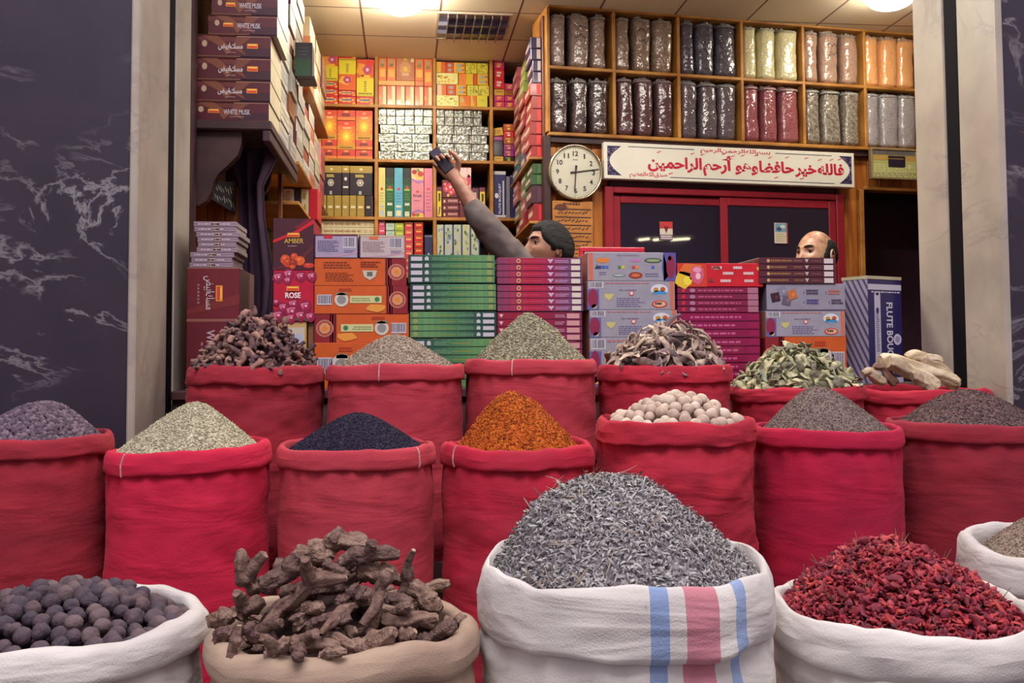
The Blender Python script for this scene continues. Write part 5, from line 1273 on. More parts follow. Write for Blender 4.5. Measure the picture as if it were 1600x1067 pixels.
GREY = (160, 156, 168)
def s_grey(kind):
    def fn(f):
        if kind == 0:
            f.rect(.015, .02, .06, .98, pr(206, 110, 86)); f.rect(.86, .0, 1, 1, pr(90, 84, 150)); f.poly([(.86, 1), (.9, .5), (.92, .2), (.86, 0), (.84, .5)], pr(70, 80, 150)); f.k = 1
            f.ell(.94, .5, .05, .42, pr(140, 40, 70), 12); f.ell(.93, .8, .02, .08, pr(220, 190, 90))
            for u, v, ru, rv, c in ((.17, .72, .08, .09, (214, 130, 60)), (.74, .72, .1, .09, (60, 90, 60)), (.54, .2, .08, .12, (150, 60, 40)), (.54, .72, .06, .05, (190, 120, 180)), (.35, .2, .07, .05, (60, 130, 110))):
                f.ell(u, v, ru, rv, pr(*c), 14)
            f.k = 2; f.ell(.74, .72, .08, .05, pr(150, 160, 120)); f.ell(.54, .2, .05, .06, pr(200, 110, 70)); f.ell(.35, .2, .06, .03, pr(190, 190, 190))
            for u, c in ((.12, (50, 60, 140)), (.16, (60, 90, 180)), (.2, (60, 110, 190)), (.34, (70, 130, 70)), (.38, (206, 190, 60)), (.5, (206, 60, 50)), (.54, (220, 140, 50)), (.72, (60, 100, 190))): f.rect(u, .43, u + .034, .53, pr(*c))
            f.poly([(.08, .42), (.13, .42), (.105, .58)], pr(50, 60, 70)); f.lines(.65, .14, .8, .3, 2, pr(90, 90, 140), 3, .4); f.lines(.33, .87, .66, .93, 1, pr(130, 130, 150), 2); f.lines(.13, .2, .22, .34, 2, pr(110, 100, 150), 6, .4)
        else:
            f.rect(.945, .0, .985, 1, pr(206, 110, 80)); f.rect(0, .0, .13, .72, pr(96, 100, 160)); f.k = 1
            f.ell(.06, .4, .06, .34, pr(140, 40, 76), 12); f.bars(.02, .76, .18, .97, 3); f.ell(.075, .12, .03, .08, pr(220, 180, 110)); f.poly([(.19, .56), (.3, .56), (.28, .42), (.245, .32), (.2, .42)], pr(196, 190, 120)); f.k = 2
            f.cir(.5, .58, .09, pr(206, 70, 70), 12); f.ell(.82, .7, .1, .2, pr(214, 214, 220), 16); f.ell(.82, .2, .09, .13, pr(200, 70, 40), 16); f.lines(.33, .1, .65, .44, 5, pr(110, 104, 150), 5, .4); f.lines(.36, .66, .62, .72, 1, pr(110, 110, 140), 2); f.lines(.2, .9, .7, .96, 1, pr(190, 110, 110), 3); f.k = 3
            f.cir(.5, .58, .06, pr(220, 210, 210), 10); f.ell(.82, .6, .08, .08, pr(70, 140, 190), 12); f.ell(.78, .7, .03, .08, pr(190, 140, 50)); f.ell(.86, .72, .03, .08, pr(190, 90, 40)); f.ell(.82, .2, .07, .09, pr(226, 180, 150), 14); f.lines(.77, .15, .87, .26, 1, pr(200, 60, 40), 2, .8)
    return fn
ygy = [394, 439, 484, 527, 600]; zy = [W(981, y, 3.12).z for y in ygy]; zy[-1] = CTZ
yw = ['topmost with many coloured ovals', 'second from the top', 'third from the top', 'lowest, behind the heap of root slices']
for i in range(4):
    carton(CF, ((914, 913.5, 916, 916)[i], 0, (1050, 1048, 1051, 1051)[i], 1), .3, s_grey(0 if i == 0 else 1), 'silver grey incense carton, ' + yw[i], col=GREY, side=(190, 120, 100), zb=zy[i + 1], zt=zy[i], group='silver grey cartons beside the crimson bundles', rough=.3, coat=.3)

def s_redflat(f):
    f.rect(0, .0, .34, 1, pr(206, 60, 40)); f.k = 1; f.ell(.07, .3, .09, .34, pr(226, 190, 50), 9, .2); f.ell(.16, .7, .12, .26, pr(220, 110, 50), 9, .3); f.k = 2; f.ell(.23, .5, .08, .36, pr(206, 90, 120), 9, .2); f.ell(.12, .25, .05, .2, pr(240, 220, 70), 8); f.k = 3; f.ell(.24, .45, .03, .14, pr(236, 190, 200)); f.ell(.23, .72, .05, .12, pr(230, 150, 180))
    for u, v in ((.45, .8), (.7, .8), (.58, .56), (.82, .56), (.55, .24), (.83, .24)): f.lines(u - .05, v - .07, u + .07, v + .07, 1, pr(226, 206, 206), int(u * 100), .8)
    f.ell(.45, .8, .05, .08, pr(220, 140, 130)); f.poly([(.36, .2), (.42, .2), (.39, .4)], pr(110, 60, 50)); f.ell(.94, .78, .015, .08, pr(230, 180, 60))
zm = [W(1118, y, 3.12).z for y in (411, 448, 488, 527, 566, 600)]; zm[-1] = min(zm[-1], CTZ)
zm[-1] = CTZ
def st_mag(i0):
    def fn(f, i):
        if i0 == 0:
            f.rect(.0, .06, .85, .94, M((126, 32, 66), .2, 0, coat=.8)); f.k = 1; f.cir(.07, .5, .3, pr(206, 40, 60)); f.ell(.18, .5, .035, .3, pr(170, 120, 150)); f.lines(.25, .3, .8, .7, 1, pr(190, 80, 120), i, .6); f.rect(.86, .04, .99, .96, pr(170, 110, 130))
        else:
            f.rect(.0, .06, 1, .94, M((140, 20, 70), .18, 0, coat=.8)); f.k = 1; f.lines(.15, .25, .8, .75, 1, pr(196, 90, 140), i + i0 * 5, .5); f.rect(.86, .2, .99, .8, pr(150, 20, 76)); f.rect(0, .0, 1, .08, pr(110, 14, 60))
    return fn
carton(CF, (1052, 0, 1184, 1), .3, s_redflat, 'bright red flat carton with a flower picture, on top of the magenta bundles', col=(206, 30, 44), side=(150, 24, 40), zb=zm[1], zt=zm[0])
mw = ['topmost, under the red flower carton', 'second from the top', 'third from the top', 'lowest of its stack']
for i in range(4): wrapped(CF, (1059, 1186), .3, (4, 3, 3, 3)[i], st_mag(i), 'shrink wrapped magenta incense boxes, ' + mw[i], 'magenta incense bundles', (150, 26, 80), zm[i + 2], zm[i + 1] - .0015, 'magenta')
zk = [W(1248, y, 3.12).z for y in (402, 443, 485.5, 526, 600)]; zk[-1] = CTZ
def st_brown(f, i):
    f.rect(0, .05, 1, .95, M((86, 40, 50), .22, 0, coat=.6)); f.k = 1; f.cir(.12, .5, .26, pr(196, 160, 110)); f.lines(.15, .3, .42, .7, 1, pr(150, 110, 60), i, .7); f.lines(.45, .3, .58, .7, 1, pr(130, 90, 66), i + 3, .7); f.poly([(.595, .75), (.61, .8), (.62, .7), (.63, .8), (.645, .75), (.62, .2)], pr(190, 180, 180)); f.lines(.68, .35, .82, .65, 1, pr(120, 80, 70), i + 5, .6); f.rect(.845, .1, .965, .85, pr(206, 196, 196))
wrapped(Fr(0, 3.115), (1187, 1307), .34, 4, st_brown, 'shrink wrapped dark brown incense boxes in front of the balding man', None, (86, 40, 50), zk[1], zk[0] - .001, 'brown')
def s_photo(f):
    f.rect(0, 0, 1, .05, pr(90, 80, 100)); f.k = 1
    for u, v, a_, c in ((.2, .72, .3, (130, 130, 150)), (.11, .5, .2, (60, 30, 44)), (.25, .38, -.2, (100, 90, 110)), (.32, .6, .35, (190, 110, 60))):
        f.k += 1; ca, sa = math.cos(a_) , math.sin(a_); r1 = .055; asp = f.w / f.h
        f.poly([(u + r1 * (x * ca - y * sa), v + r1 * asp * (x * sa + y * ca)) for x, y in ((-1, -1), (1, -1), (1, 1), (-1, 1))], pr(*c)); f.k += 1; f.ell(u + .015, v, .02, .06, pr(min(255, c[0] + 40), c[1] + 20, c[2] + 10), 7)
    for u, v, c in ((.5, .68, (60, 50, 90)), (.78, .68, (200, 110, 90)), (.5, .32, (70, 60, 130)), (.82, .32, (60, 50, 80))): f.lines(u, v - .08, u + .15, v + .12, 2, pr(*c), int(u * 50 + v * 10), .6); f.ell(u - .03, v, .006, .025, pr(60, 50, 80))
carton(CF, (1189, 0, 1310, 1), .3, s_photo, 'grey carton printed with tilted little photos, under the brown bundle', col=(150, 146, 162), side=(120, 112, 130), zb=zk[2], zt=zk[1], rough=.3, coat=.3)
carton(CF, (1187, 0, 1309, 1), .3, s_grey(1), 'silver grey carton with purple flower, between the photo carton and an orange one', col=GREY, side=(190, 120, 100), zb=zk[3], zt=zk[2], rough=.3, coat=.3)
carton(CF, (1186, 0, 1310, 1), .3, s_or(2), 'orange carton at the bottom, behind the heap of pale leaves', col=ORC, side=(140, 34, 40), zb=zk[4], zt=zk[3])

# the tall navy and striped box, standing a little turned
FF = Fr(0, 3.13)
zt = W(1380, 436, 3.13).z
a = W(1357, 500, 3.13); b2 = W(1409, 500, 3.15); wid = b2.x - a.x
t = thing('incense_box', 'tall navy box with white lettering and a striped side, standing by the doorway', 'box', (a.x, 3.13, CTZ), .0)
h = zt - CTZ
k = MB(); c_ = W(1309, 500, 3.27)
fv = Vector((W(1409, 500, 3.20).x - a.x, .07, 0)); dv = Vector((-fv.y, fv.x, 0)); dv *= (c_.x - a.x) / dv.x
q = [Vector((0, 0, 0)), fv, fv + dv, dv]
NV = M((42, 36, 92), .3, .06, 20, coat=.4)
k.add([tuple(v) for v in q] + [tuple(v + Vector((0, 0, h))) for v in q], [(0, 3, 2, 1), (4, 5, 6, 7), (0, 1, 5, 4), (1, 2, 6, 5), (2, 3, 7, 6), (3, 0, 4, 7)], NV)
f = Face(k, (0, 0, 0), fv.normalized(), (0, 0, 1), fv.length, h)
f.rect(0, .0, 1, .05, pr(180, 176, 196)); f.rect(0, .9, 1, .955, pr(186, 182, 200)); f.rect(.18, .06, .36, .86, pr(186, 182, 200)); f.lines(.1, .87, .95, .89, 1, pr(200, 196, 214), 3); f.k = 1
f.ell(.27, .86, .09, .025, pr(186, 182, 200)); f.ell(.27, .86, .05, .015, pr(40, 36, 84)); f.lines(.22, .3, .32, .72, 22, pr(60, 56, 100), 4, .5); f.ell(.27, .7, .04, .03, pr(60, 56, 110))
f.text('FLUTE BOUQUET', .5, .08, .72, .78, pr(206, 202, 220), .022, rot=2); f.ell(.85, .42, .12, .055, pr(200, 196, 214), 14); f.k = 2; f.ell(.85, .42, .07, .032, pr(150, 146, 180), 12, .15)
k.build('box_body', t)
k = MB(); f = Face(k, tuple(dv), tuple((-dv).normalized()), (0, 0, 1), dv.length, h, .0008); s_diag(13, (156, 148, 168), (84, 76, 108))(f); k.build('striped_side', t)
k = MB(); q2 = [v * 1.02 + Vector((-.001, -.002, 0)) for v in q]
k.add([tuple(v + Vector((0, 0, h + .001))) for v in q2] + [tuple(v + Vector((0, 0, h + .012))) for v in q2], [(4, 5, 6, 7), (0, 1, 5, 4), (1, 2, 6, 5), (2, 3, 7, 6), (3, 0, 4, 7), (0, 3, 2, 1)], M((190, 180, 150), .5, .1, 20)); k.build('lid', t)
# ------------------------------------------------------------------ sacks
def sack(label, pxl, pxr, py, Y, zbot, mat, cuff_h=.05, cuff_t=.03, seed=0, wr=.005, wav=.004, tilt=0.0, group=None, sx=1.0, tuck=.5, lean=0.0, cat='sack', notch=None, seam=None):
    pl, pr_ = W(pxl, py, Y), W(pxr, py, Y)
    X = (pl.x + pr_.x) / 2; r = (pr_.x - pl.x) / 2 * .985; zt = (pl.z + pr_.z) / 2; H = zt - zbot
    t = thing('spice_sack', label, cat, (X, Y, zbot), 0, group)
    N = 112; K = 46
    def wave(a):
        v = wav * (mnoise.noise(Vector((math.cos(a) * 1.6 + seed * 7.3, math.sin(a) * 1.6, seed))) * 1.6 + .6 * mnoise.noise(Vector((math.cos(a) * 4 + seed * 7.3, math.sin(a) * 4, seed + 5)))) + tilt * math.cos(a)
        if notch:
            for na, nd_, nw in notch: v += nd_ * math.exp(-(((a - na + math.pi) % (2 * math.pi) - math.pi) / nw) ** 2)
        return v
    def outl(a): return 1 + .014 * math.sin(2 * a + seed) + .03 * mnoise.noise(Vector((math.cos(a) * 1.1 + seed * 3.7, math.sin(a) * 1.1, 9.)))
    k = MB(); rows = []
    zb2 = H - cuff_h * .55
    for i in range(K + 1):
        tt = i / K; row = []
        base = .90 + .12 * math.sin(math.pi * min(1, tt * 1.15 + .02)) ** .8 if tt < .85 else 0
        prof = .988 + .016 * math.sin(math.pi * (tt * .95 + .03)) - .10 * max(0, .10 - tt) / .10 - .02 * max(0, (tt - .9) / .1) ** 1.2
        for j in range(N):
            a = 2 * math.pi * j / N; c, s_ = math.cos(a), math.sin(a)
            z = zb2 * tt + wave(a) * tt ** 3
            nz = wr * (mnoise.noise(Vector((c * 1.4 + seed, s_ * 1.4, z * 13 + .8 * mnoise.noise(Vector((c * 1.2, s_ * 1.2, z * 3 + seed)))))) * 1.2 + .55 * mnoise.noise(Vector((c * 3.5, s_ * 3.5 + seed, z * 34))))
            tk = tuck * .008 * max(0, (tt - .8) / .2) * math.sin(a * 19 + 3 * mnoise.noise(Vector((c * 3, s_ * 3, seed)))) * (1 if tt < .99 else .6)
            rr = r * prof * outl(a) + nz + tk - cuff_t * .3
            row.append((rr * c + lean * (1 - tt), rr * s_ * sx, z))
        rows.append(row)
    k.grid(rows, mat); k.fan(rows[0], mat, True)
    k.build('sack_body', t, smooth=True)
    k = MB(); rows = []; CS = 16
    for q in range(CS):
        ph = 2 * math.pi * q / CS
        row = []
        for j in range(N):
            a = 2 * math.pi * j / N; c, s_ = math.cos(a), math.sin(a)
            fold = 1 + .16 * mnoise.noise(Vector((c * 2.2 + seed * 2, s_ * 2.2, 3.3)))
            cx_ = abs(math.cos(ph)) ** .8 * math.copysign(1, math.cos(ph)); sz_ = abs(math.sin(ph)) ** .7 * math.copysign(1, math.sin(ph))
            nz = wr * .55 * mnoise.noise(Vector((c * 3 + seed, s_ * 3, sz_ * 2.2 + cx_ + seed)))
            rr = r * outl(a) - cuff_t * .5 + cuff_t * .5 * cx_ * fold + nz + .004 * math.sin(ph) * -1
            z = H - cuff_h * .5 + cuff_h * .5 * sz_ * fold + wave(a) * (1 if sz_ > 0 else .8) + wr * .3 * mnoise.noise(Vector((c * 6, s_ * 6, seed)))
            row.append((rr * c, rr * s_ * sx, z))
        rows.append(row)
    rows.append(rows[0]); k.grid(rows, mat)
    k.build('rolled_rim', t, smooth=True)
    if seam is not None:                                   # the stitched side seam where it crosses the rolled rim
        k = MB(); j = int((math.radians(seam) % (2 * math.pi)) / (2 * math.pi) * N); pts = []
        for q in (3, 2, 1, 0, 15, 14, 13):
            p = Vector(rows[q][j]); pts.append(p + Vector((p.x, p.y, 0)).normalized() * .001)
        k.tube(pts, .0022, M((214, 150, 150), .8, .2, 60), 6); k.build('seam', t, smooth=True)
    return dict(X=X, Y=Y, r=r, z=zt, t=t, cuff_t=cuff_t, sx=sx, H=H, outl=outl, wr=wr)

class Mound:
    """a heap in a sack: height over the sack's rim as a function of the place"""
    def __init__(s, sk, peak, base_drop=.014, e=.28, lump=.006, seed=0, rfac=1.0, foot=None, pw=1.0, lsc=5.0):
        s.sk = sk; s.R = sk['r'] * rfac; s.gap = sk['cuff_t'] * 1.02 + sk['wr'] * .6; s.outl = sk['outl']; s.X, s.Y = sk['X'], sk['Y']; s.zb = sk['z'] - base_drop
        p = W(peak[0], peak[1], sk['Y'] + (peak[2] if len(peak) > 2 else 0)); s.off = (p.x - s.X, (peak[2] if len(peak) > 2 else 0)); s.H = p.z - s.zb
        s.e = e; s.lump = lump; s.seed = seed; s.foot = foot or 1.0; s.pw = pw; s.lsc = lsc
    def prof(s, t):
        q = min(1, t / s.foot)
        return (1 - (math.sqrt(q * q + s.e * s.e) - s.e) / (math.sqrt(1 + s.e * s.e) - s.e)) ** s.pw
    def at(s, t, a):
        R = (s.R * s.outl(a) - s.gap) * t; x = s.off[0] * (1 - t) + R * math.cos(a); y = s.off[1] * (1 - t) + R * math.sin(a) * s.sk['sx']
        n = mnoise.noise(Vector((x * s.lsc * 2 + s.seed * 3, y * s.lsc * 2, s.seed))) * s.lump + mnoise.noise(Vector((x * s.lsc * 6 + s.seed * 3, y * s.lsc * 6, s.seed))) * s.lump * .35
        z = s.H * s.prof(t) + n * (1 - t ** 6)
        return Vector((x, y, z))
    def normal(s, t, a):
        p = s.at(t, a); q1 = s.at(min(1, t + .03), a) - s.at(max(.0, t - .03), a); q2 = s.at(t, a + .12) - s.at(t, a - .12)
        n = q1.cross(q2)
        if n.length < 1e-9: return Vector((0, 0, 1))
        n.normalize(); return n if n.z > 0 else -n
    def core(s, mb, m, rings=30, N=72, sink=0.0):
        rows = []
        for i in range(rings + 1):
            t = 1 - i / rings * .995; rows.append([s.at(t, 2 * math.pi * j / N) - Vector((0, 0, sink)) for j in range(N)])
        mb.grid([[Vector((v.x * .97, v.y * .97, v.z - .035)) for v in rows[0]]] + rows, m); mb.fan(rows[-1], m)
    def samples(s, n, rnd, tmax=.97):
        out = []
        for i in range(n): out.append((math.sqrt(rnd.random()) * tmax, rnd.random() * 2 * math.pi))
        return out
    def poisson(s, n, d, rnd, tmax=.95, tries=9000):
        pts = []; res = []
        for _ in range(tries):
            if len(res) >= n: break
            t, a = math.sqrt(rnd.random()) * tmax, rnd.random() * 2 * math.pi
            p = s.at(t, a)
            if all((p - q).length_squared > d * d for q in pts): pts.append(p); res.append((t, a, p))
        return res

def grain_mesh(mb, pts, nrm, size, mats, rnd, asp=(1, .45, .45), lift=.3, tilt=.5):
    """many small grains, each an eight-sided seed lying on the heap"""
    ico = asp[0] == asp[1] == asp[2]
    base = [(1, 0, 0), (-1, 0, 0), (0, 1, 0), (0, -1, 0), (0, 0, 1), (0, 0, -1)]
    fs = [(0, 2, 4), (2, 1, 4), (1, 3, 4), (3, 0, 4), (2, 0, 5), (1, 2, 5), (3, 1, 5), (0, 3, 5)]
    if ico:
        g = .5257; h = .8507
        base = [(-g, h, 0), (g, h, 0), (-g, -h, 0), (g, -h, 0), (0, -g, h), (0, g, h), (0, -g, -h), (0, g, -h), (h, 0, -g), (h, 0, g), (-h, 0, -g), (-h, 0, g)]
        fs = [(0, 11, 5), (0, 5, 1), (0, 1, 7), (0, 7, 10), (0, 10, 11), (1, 5, 9), (5, 11, 4), (11, 10, 2), (10, 7, 6), (7, 1, 8), (3, 9, 4), (3, 4, 2), (3, 2, 6), (3, 6, 8), (3, 8, 9), (4, 9, 5), (2, 4, 11), (6, 2, 10), (8, 6, 7), (9, 8, 1)]
    for p, n in zip(pts, nrm):
        s_ = size * rnd.uniform(.7, 1.3)
        d = Vector((rnd.gauss(0, 1), rnd.gauss(0, 1), rnd.gauss(0, 1))); d = (d - n * d.dot(n) * (1 - tilt)).normalized()
        u = n.cross(d); u = u.normalized() if u.length > 1e-6 else d.orthogonal().normalized(); w_ = d.cross(u)
        q = p + n * (s_ * asp[2] * lift)
        mb.add([q + d * (b_[0] * s_ * asp[0]) + u * (b_[1] * s_ * asp[1]) + w_ * (b_[2] * s_ * asp[2]) for b_ in base], fs, rnd.choice(mats))

def heap(name, label, md, base, mats, n, size, asp=(1, .45, .45), seed=1, cat='spice', tilt=.5, core_var=None, strips=None):
    rnd = random.Random(seed); mb = MB(); md.core(mb, base)
    if n:
        ss = md.samples(n, rnd); grain_mesh(mb, [md.at(*q) for q in ss], [md.normal(*q) for q in ss], size, mats, rnd, asp, tilt=tilt)
    if strips: strips(mb, md, rnd)
    o = mb.build(name, loc=(md.X, md.Y, md.zb)); tag(o, label, cat, kind='stuff')
    o.data.polygons.foreach_set('use_smooth', [True] * len(o.data.polygons))
    return o
def speck(a, b_, c, sc_, name, bump=.6):
    m = bpy.data.materials.new(name); m.use_nodes = True; t = m.node_tree; bs = t.nodes['Principled BSDF']; bs.inputs['Roughness'].default_value = .85; bs.inputs['Specular IOR Level'].default_value = .15
    tc = nd(t, 'ShaderNodeTexCoord'); v = nd(t, 'ShaderNodeTexVoronoi'); v.inputs['Scale'].default_value = sc_
    t.links.new(tc.outputs['Object'], v.inputs['Vector'])
    sp = nd(t, 'ShaderNodeSeparateColor'); t.links.new(v.outputs['Color'], sp.inputs[0])
    rp = nd(t, 'ShaderNodeValToRGB'); rp.color_ramp.elements[0].color = L3(a); rp.color_ramp.elements[1].color = L3(c); e = rp.color_ramp.elements.new(.5); e.color = L3(b_)
    t.links.new(sp.outputs[0], rp.inputs[0]); t.links.new(rp.outputs[0], bs.inputs['Base Color'])
    bp = nd(t, 'ShaderNodeBump'); bp.inputs['Strength'].default_value = bump; bp.inputs['Distance'].default_value = .004; bp.invert = True
    t.links.new(v.outputs['Distance'], bp.inputs['Height']); t.links.new(bp.outputs[0], bs.inputs['Normal'])
    return m
def dull(*c): return M(c, .85, .12, 60, spec=.15)

RED1 = cloth((196, 36, 66), (172, 28, 58), name='bright_red_cloth')
RED2 = cloth((180, 60, 72), (156, 48, 62), name='salmon_red_cloth')
RED3 = cloth((156, 42, 54), (124, 34, 48), name='dark_red_cloth')
RED4 = cloth((180, 42, 60), (148, 34, 52), wr=.55, name='crumpled_red_cloth')
WHT = cloth((210, 204, 198), (180, 172, 170), wr=.6, weave=330, name='white_woven_cloth')
WHTS = cloth((212, 206, 200), (188, 180, 178), stripes=[(-4.2, 2.2, (110, 138, 184)), (8, 20.5, (186, 102, 118)), (28.2, 33.8, (120, 146, 190))], wr=.6, weave=330, name='striped_white_cloth')
JUTE = cloth((172, 148, 128), (140, 116, 102), wr=.4, weave=420, name='burlap')

Y1_, Y2_, Y3_ = 1.6, 2.36, 2.82
RG = 'red cloth sacks of the middle row'; BG = 'red cloth sacks of the rear row'
# rear row
sM = sack('red cloth sack of dark knobbly root pieces, beside the marble jamb', 292, 508, 572, Y3_, PZ3, RED3, .05, .018, 1, wr=.008, group=BG)
sN = sack('red cloth sack heaped with grey beige seeds, below the orange cartons', 508, 727, 569, Y3_, PZ3, RED2, .045, .018, 2, wr=.004, group=BG, seam=-100)
sO = sack('salmon cloth sack with a tall grey green herb heap, before the crimson bundles', 724, 931, 562, Y3_ + .01, PZ3, RED2, .042, .018, 3, wr=.004, group=BG, seam=-110)
sP = sack('red cloth sack of dry root slices, before the silver grey cartons', 934, 1142, 569, Y3_, PZ3, RED4, .05, .018, 4, wr=.008, group=BG)
sQ = sack('low red cloth sack of pale green leaves, before the brown and orange cartons', 1141, 1345, 602, Y3_ - .01, PZ3, RED4, .042, .018, 5, wr=.007, tilt=.006, group=BG)
sR = sack('low red cloth sack of thick white roots, beside the far marble jamb', 1338, 1536, 606, Y3_ + .02, PZ3, RED4, .04, .018, 6, wr=.008, wav=.008, group=BG)
# middle row
sF = sack('dark red cloth sack of purplish grey berries before the black marble wall', -75, 174, 678, Y2_, PZ2, RED3, .045, .018, 7, wr=.005, group=RG)
sG = sack('bright red cloth sack heaped with pale green seeds', 168, 424, 694, Y2_ - .02, PZ2, RED1, .052, .02, 8, wr=.004, tilt=.008, group=RG, seam=-128)
sH = sack('salmon red cloth sack heaped with black seeds', 430, 681, 692, Y2_, PZ2, RED2, .048, .018, 9, wr=.004, group=RG, seam=-38)
sI = sack('red cloth sack heaped with rust orange spice', 686, 928, 690, Y2_, PZ2, RED3 if False else cloth((182, 36, 60), (150, 44, 58), name='worn_red_cloth'), .05, .02, 10, wr=.006, wav=.007, group=RG, seam=-150)
sJ = sack('crumpled red cloth sack of whitish dried limes', 929, 1177, 652, Y2_, PZ2, RED4, .055, .018, 11, wr=.012, group=RG)
sK = sack('crimson cloth sack heaped with fine grey brown seeds', 1176, 1403, 664, Y2_ + .01, PZ2, cloth((178, 28, 62), (142, 24, 56), name='crimson_cloth'), .045, .018, 12, wr=.003, group=RG)
sL = sack('dull brownish red cloth sack of dark brown seeds, before the far jamb', 1394, 1640, 656, Y2_ + .06, PZ2, cloth((146, 40, 54), (120, 34, 48), name='dull_red_cloth'), .045, .018, 13, wr=.004, group=RG)
# front row
FG = 'front row sacks'
sA = sack('white woven sack full of dark dried limes, beside the burlap sack', -160, 324, 962, 1.58, 0, WHT, .052, .034, 14, wr=.006, wav=.010, tuck=.3)
sB = sack('burlap sack full of thick gnarled brown roots', 320, 752, 968, 1.56, 0, JUTE, .052, .034, 15, wr=.006, wav=.012, tuck=.4)
sC = sack('tall white woven sack with blue and red stripes and a grey herb heap', 744, 1197, 872, 1.58, 0, WHTS, .10, .024, 16, wr=.011, wav=.010, tuck=.5)
sD = sack('white woven sack heaped with dried red chillies', 1205, 1600, 938, 1.58, 0, WHT, .072, .026, 17, wr=.011, wav=.010, tuck=.5)
sE = sack('white woven sack of grey brown seeds, cut by the frame edge beside the chillies', 1514, 1850, 846, 1.9, 0, WHT, .08, .03, 18, wr=.006, wav=.008)

# heaps of fine goods
def sd_(n): return random.Random(n)
heap('fennel_heap', 'grey beige seed heap in the sack below the orange cartons', Mound(sN, (616, 523), e=.3, lump=.004, seed=1), speck((150, 134, 118), (120, 104, 92), (176, 160, 142), 220, 'beige_seed'), [dull(182, 166, 148), dull(156, 140, 124), dull(126, 110, 98)], 3800, .0045, (1, .4, .35), 21)
heap('herb_heap', 'tall grey green crushed herb heap before the crimson bundles', Mound(sO, (828, 490), e=.2, lump=.012, seed=2, lsc=8), speck((146, 140, 116), (96, 90, 76), (172, 166, 138), 160, 'green_herb'), [dull(182, 174, 144), dull(156, 148, 122), dull(118, 110, 92)], 4200, .005, (1, .5, .3), 22, tilt=.8)
heap('berry_heap', 'purplish grey berry heap before the black marble wall', Mound(sF, (72, 631), e=.5, lump=.003, seed=3, base_drop=.025), dull(74, 60, 72), [dull(124, 106, 116), dull(102, 86, 98), dull(84, 70, 84)], 3300, .0062, (1, 1, 1), 23)
heap('seed_heap', 'pale green seed heap in the bright red sack', Mound(sG, (306, 629), e=.22, lump=.004, seed=4), speck((180, 174, 148), (154, 146, 122), (200, 194, 168), 200, 'pale_seed'), [dull(202, 196, 168), dull(182, 174, 146), dull(152, 142, 120)], 4800, .0045, (1, .4, .3), 24)
heap('black_seed_heap', 'black seed heap in the salmon red sack', Mound(sH, (560, 645), e=.3, lump=.002, seed=5, rfac=.97), speck((38, 32, 52), (28, 22, 40), (60, 54, 74), 380, 'black_seed'), [dull(44, 38, 58), dull(30, 24, 42), dull(70, 64, 82), dull(44, 38, 58), dull(40, 34, 54)], 3800, .0026, (1, .6, .6), 25)
o = heap('orange_spice_heap', 'rust orange spice heap in the worn red sack', Mound(sI, (800, 614), e=.5, lump=.010, seed=6, base_drop=.035, lsc=7), speck((176, 84, 26), (146, 62, 24), (200, 108, 38), 190, 'orange_spice'), [dull(190, 94, 28), dull(160, 70, 24), dull(204, 116, 44), dull(124, 50, 26)], 4800, .0048, (1, .4, .22), 26, tilt=.9)
heap('fine_seed_heap', 'smooth grey brown seed heap in the crimson sack', Mound(sK, (1276, 604), e=.35, lump=.001, seed=7, rfac=.98, base_drop=.02), speck((126, 108, 102), (100, 84, 82), (150, 132, 124), 420, 'fine_seed'), [dull(140, 122, 114), dull(112, 94, 90), dull(92, 76, 76)], 4200, .0025, (1, .6, .6), 27)
heap('brown_seed_heap', 'dark brown seed heap in the dull red sack', Mound(sL, (1508, 609), e=.4, lump=.002, seed=8, base_drop=.02), speck((98, 76, 74), (74, 56, 58), (126, 102, 96), 300, 'brown_seed'), [dull(118, 94, 90), dull(90, 68, 70), dull(66, 50, 54)], 4200, .004, (1, .35, .35), 28)
heap('seed_heap', 'grey brown seed heap in the white sack at the frame edge', Mound(sE, (1680, 790), e=.5, lump=.002, seed=9, base_drop=.04), speck((140, 122, 108), (112, 96, 86), (164, 146, 130), 300, 'grey_seed'), [dull(152, 134, 118), dull(120, 102, 92)], 2500, .004, (1, .4, .4), 29)

# the grey herb: thousands of curled leaf shreds
def leaf_strips(mb, md, rnd, n, L0, L1, wd, mats, curl=1.6, lift=.5):
    for t, a in md.samples(n, rnd, .99):
        p = md.at(t, a); nr = md.normal(t, a); L = rnd.uniform(L0, L1); w_ = wd * rnd.uniform(.6, 1.4)
        d = Vector((rnd.gauss(0, 1), rnd.gauss(0, 1), rnd.gauss(0, 1))); d = (d - nr * d.dot(nr) * .75).normalized(); u = nr.cross(d).normalized(); up = d.cross(u)
        if up.dot(nr) < 0: up = -up
        c = rnd.uniform(-curl, curl); tw = rnd.uniform(-.9, .9); vs = []
        q = p + nr * rnd.uniform(0, .008) * lift; ang = -c / 2 + rnd.uniform(-.3, .4)
        for i in range(5):
            ww = w_ * (0.35, 1, 1.1, .9, .25)[i]; uu = u * math.cos(tw * (i - 2) * .5) + up * math.sin(tw * (i - 2) * .5)
            vs += [q - uu * ww, q + uu * ww]; q = q + (d * math.cos(ang) + up * math.sin(ang)) * (L / 4); ang += c / 4
        mb.add(vs, [(2 * i, 2 * i + 1, 2 * i + 3, 2 * i + 2) for i in range(4)], rnd.choice(mats))
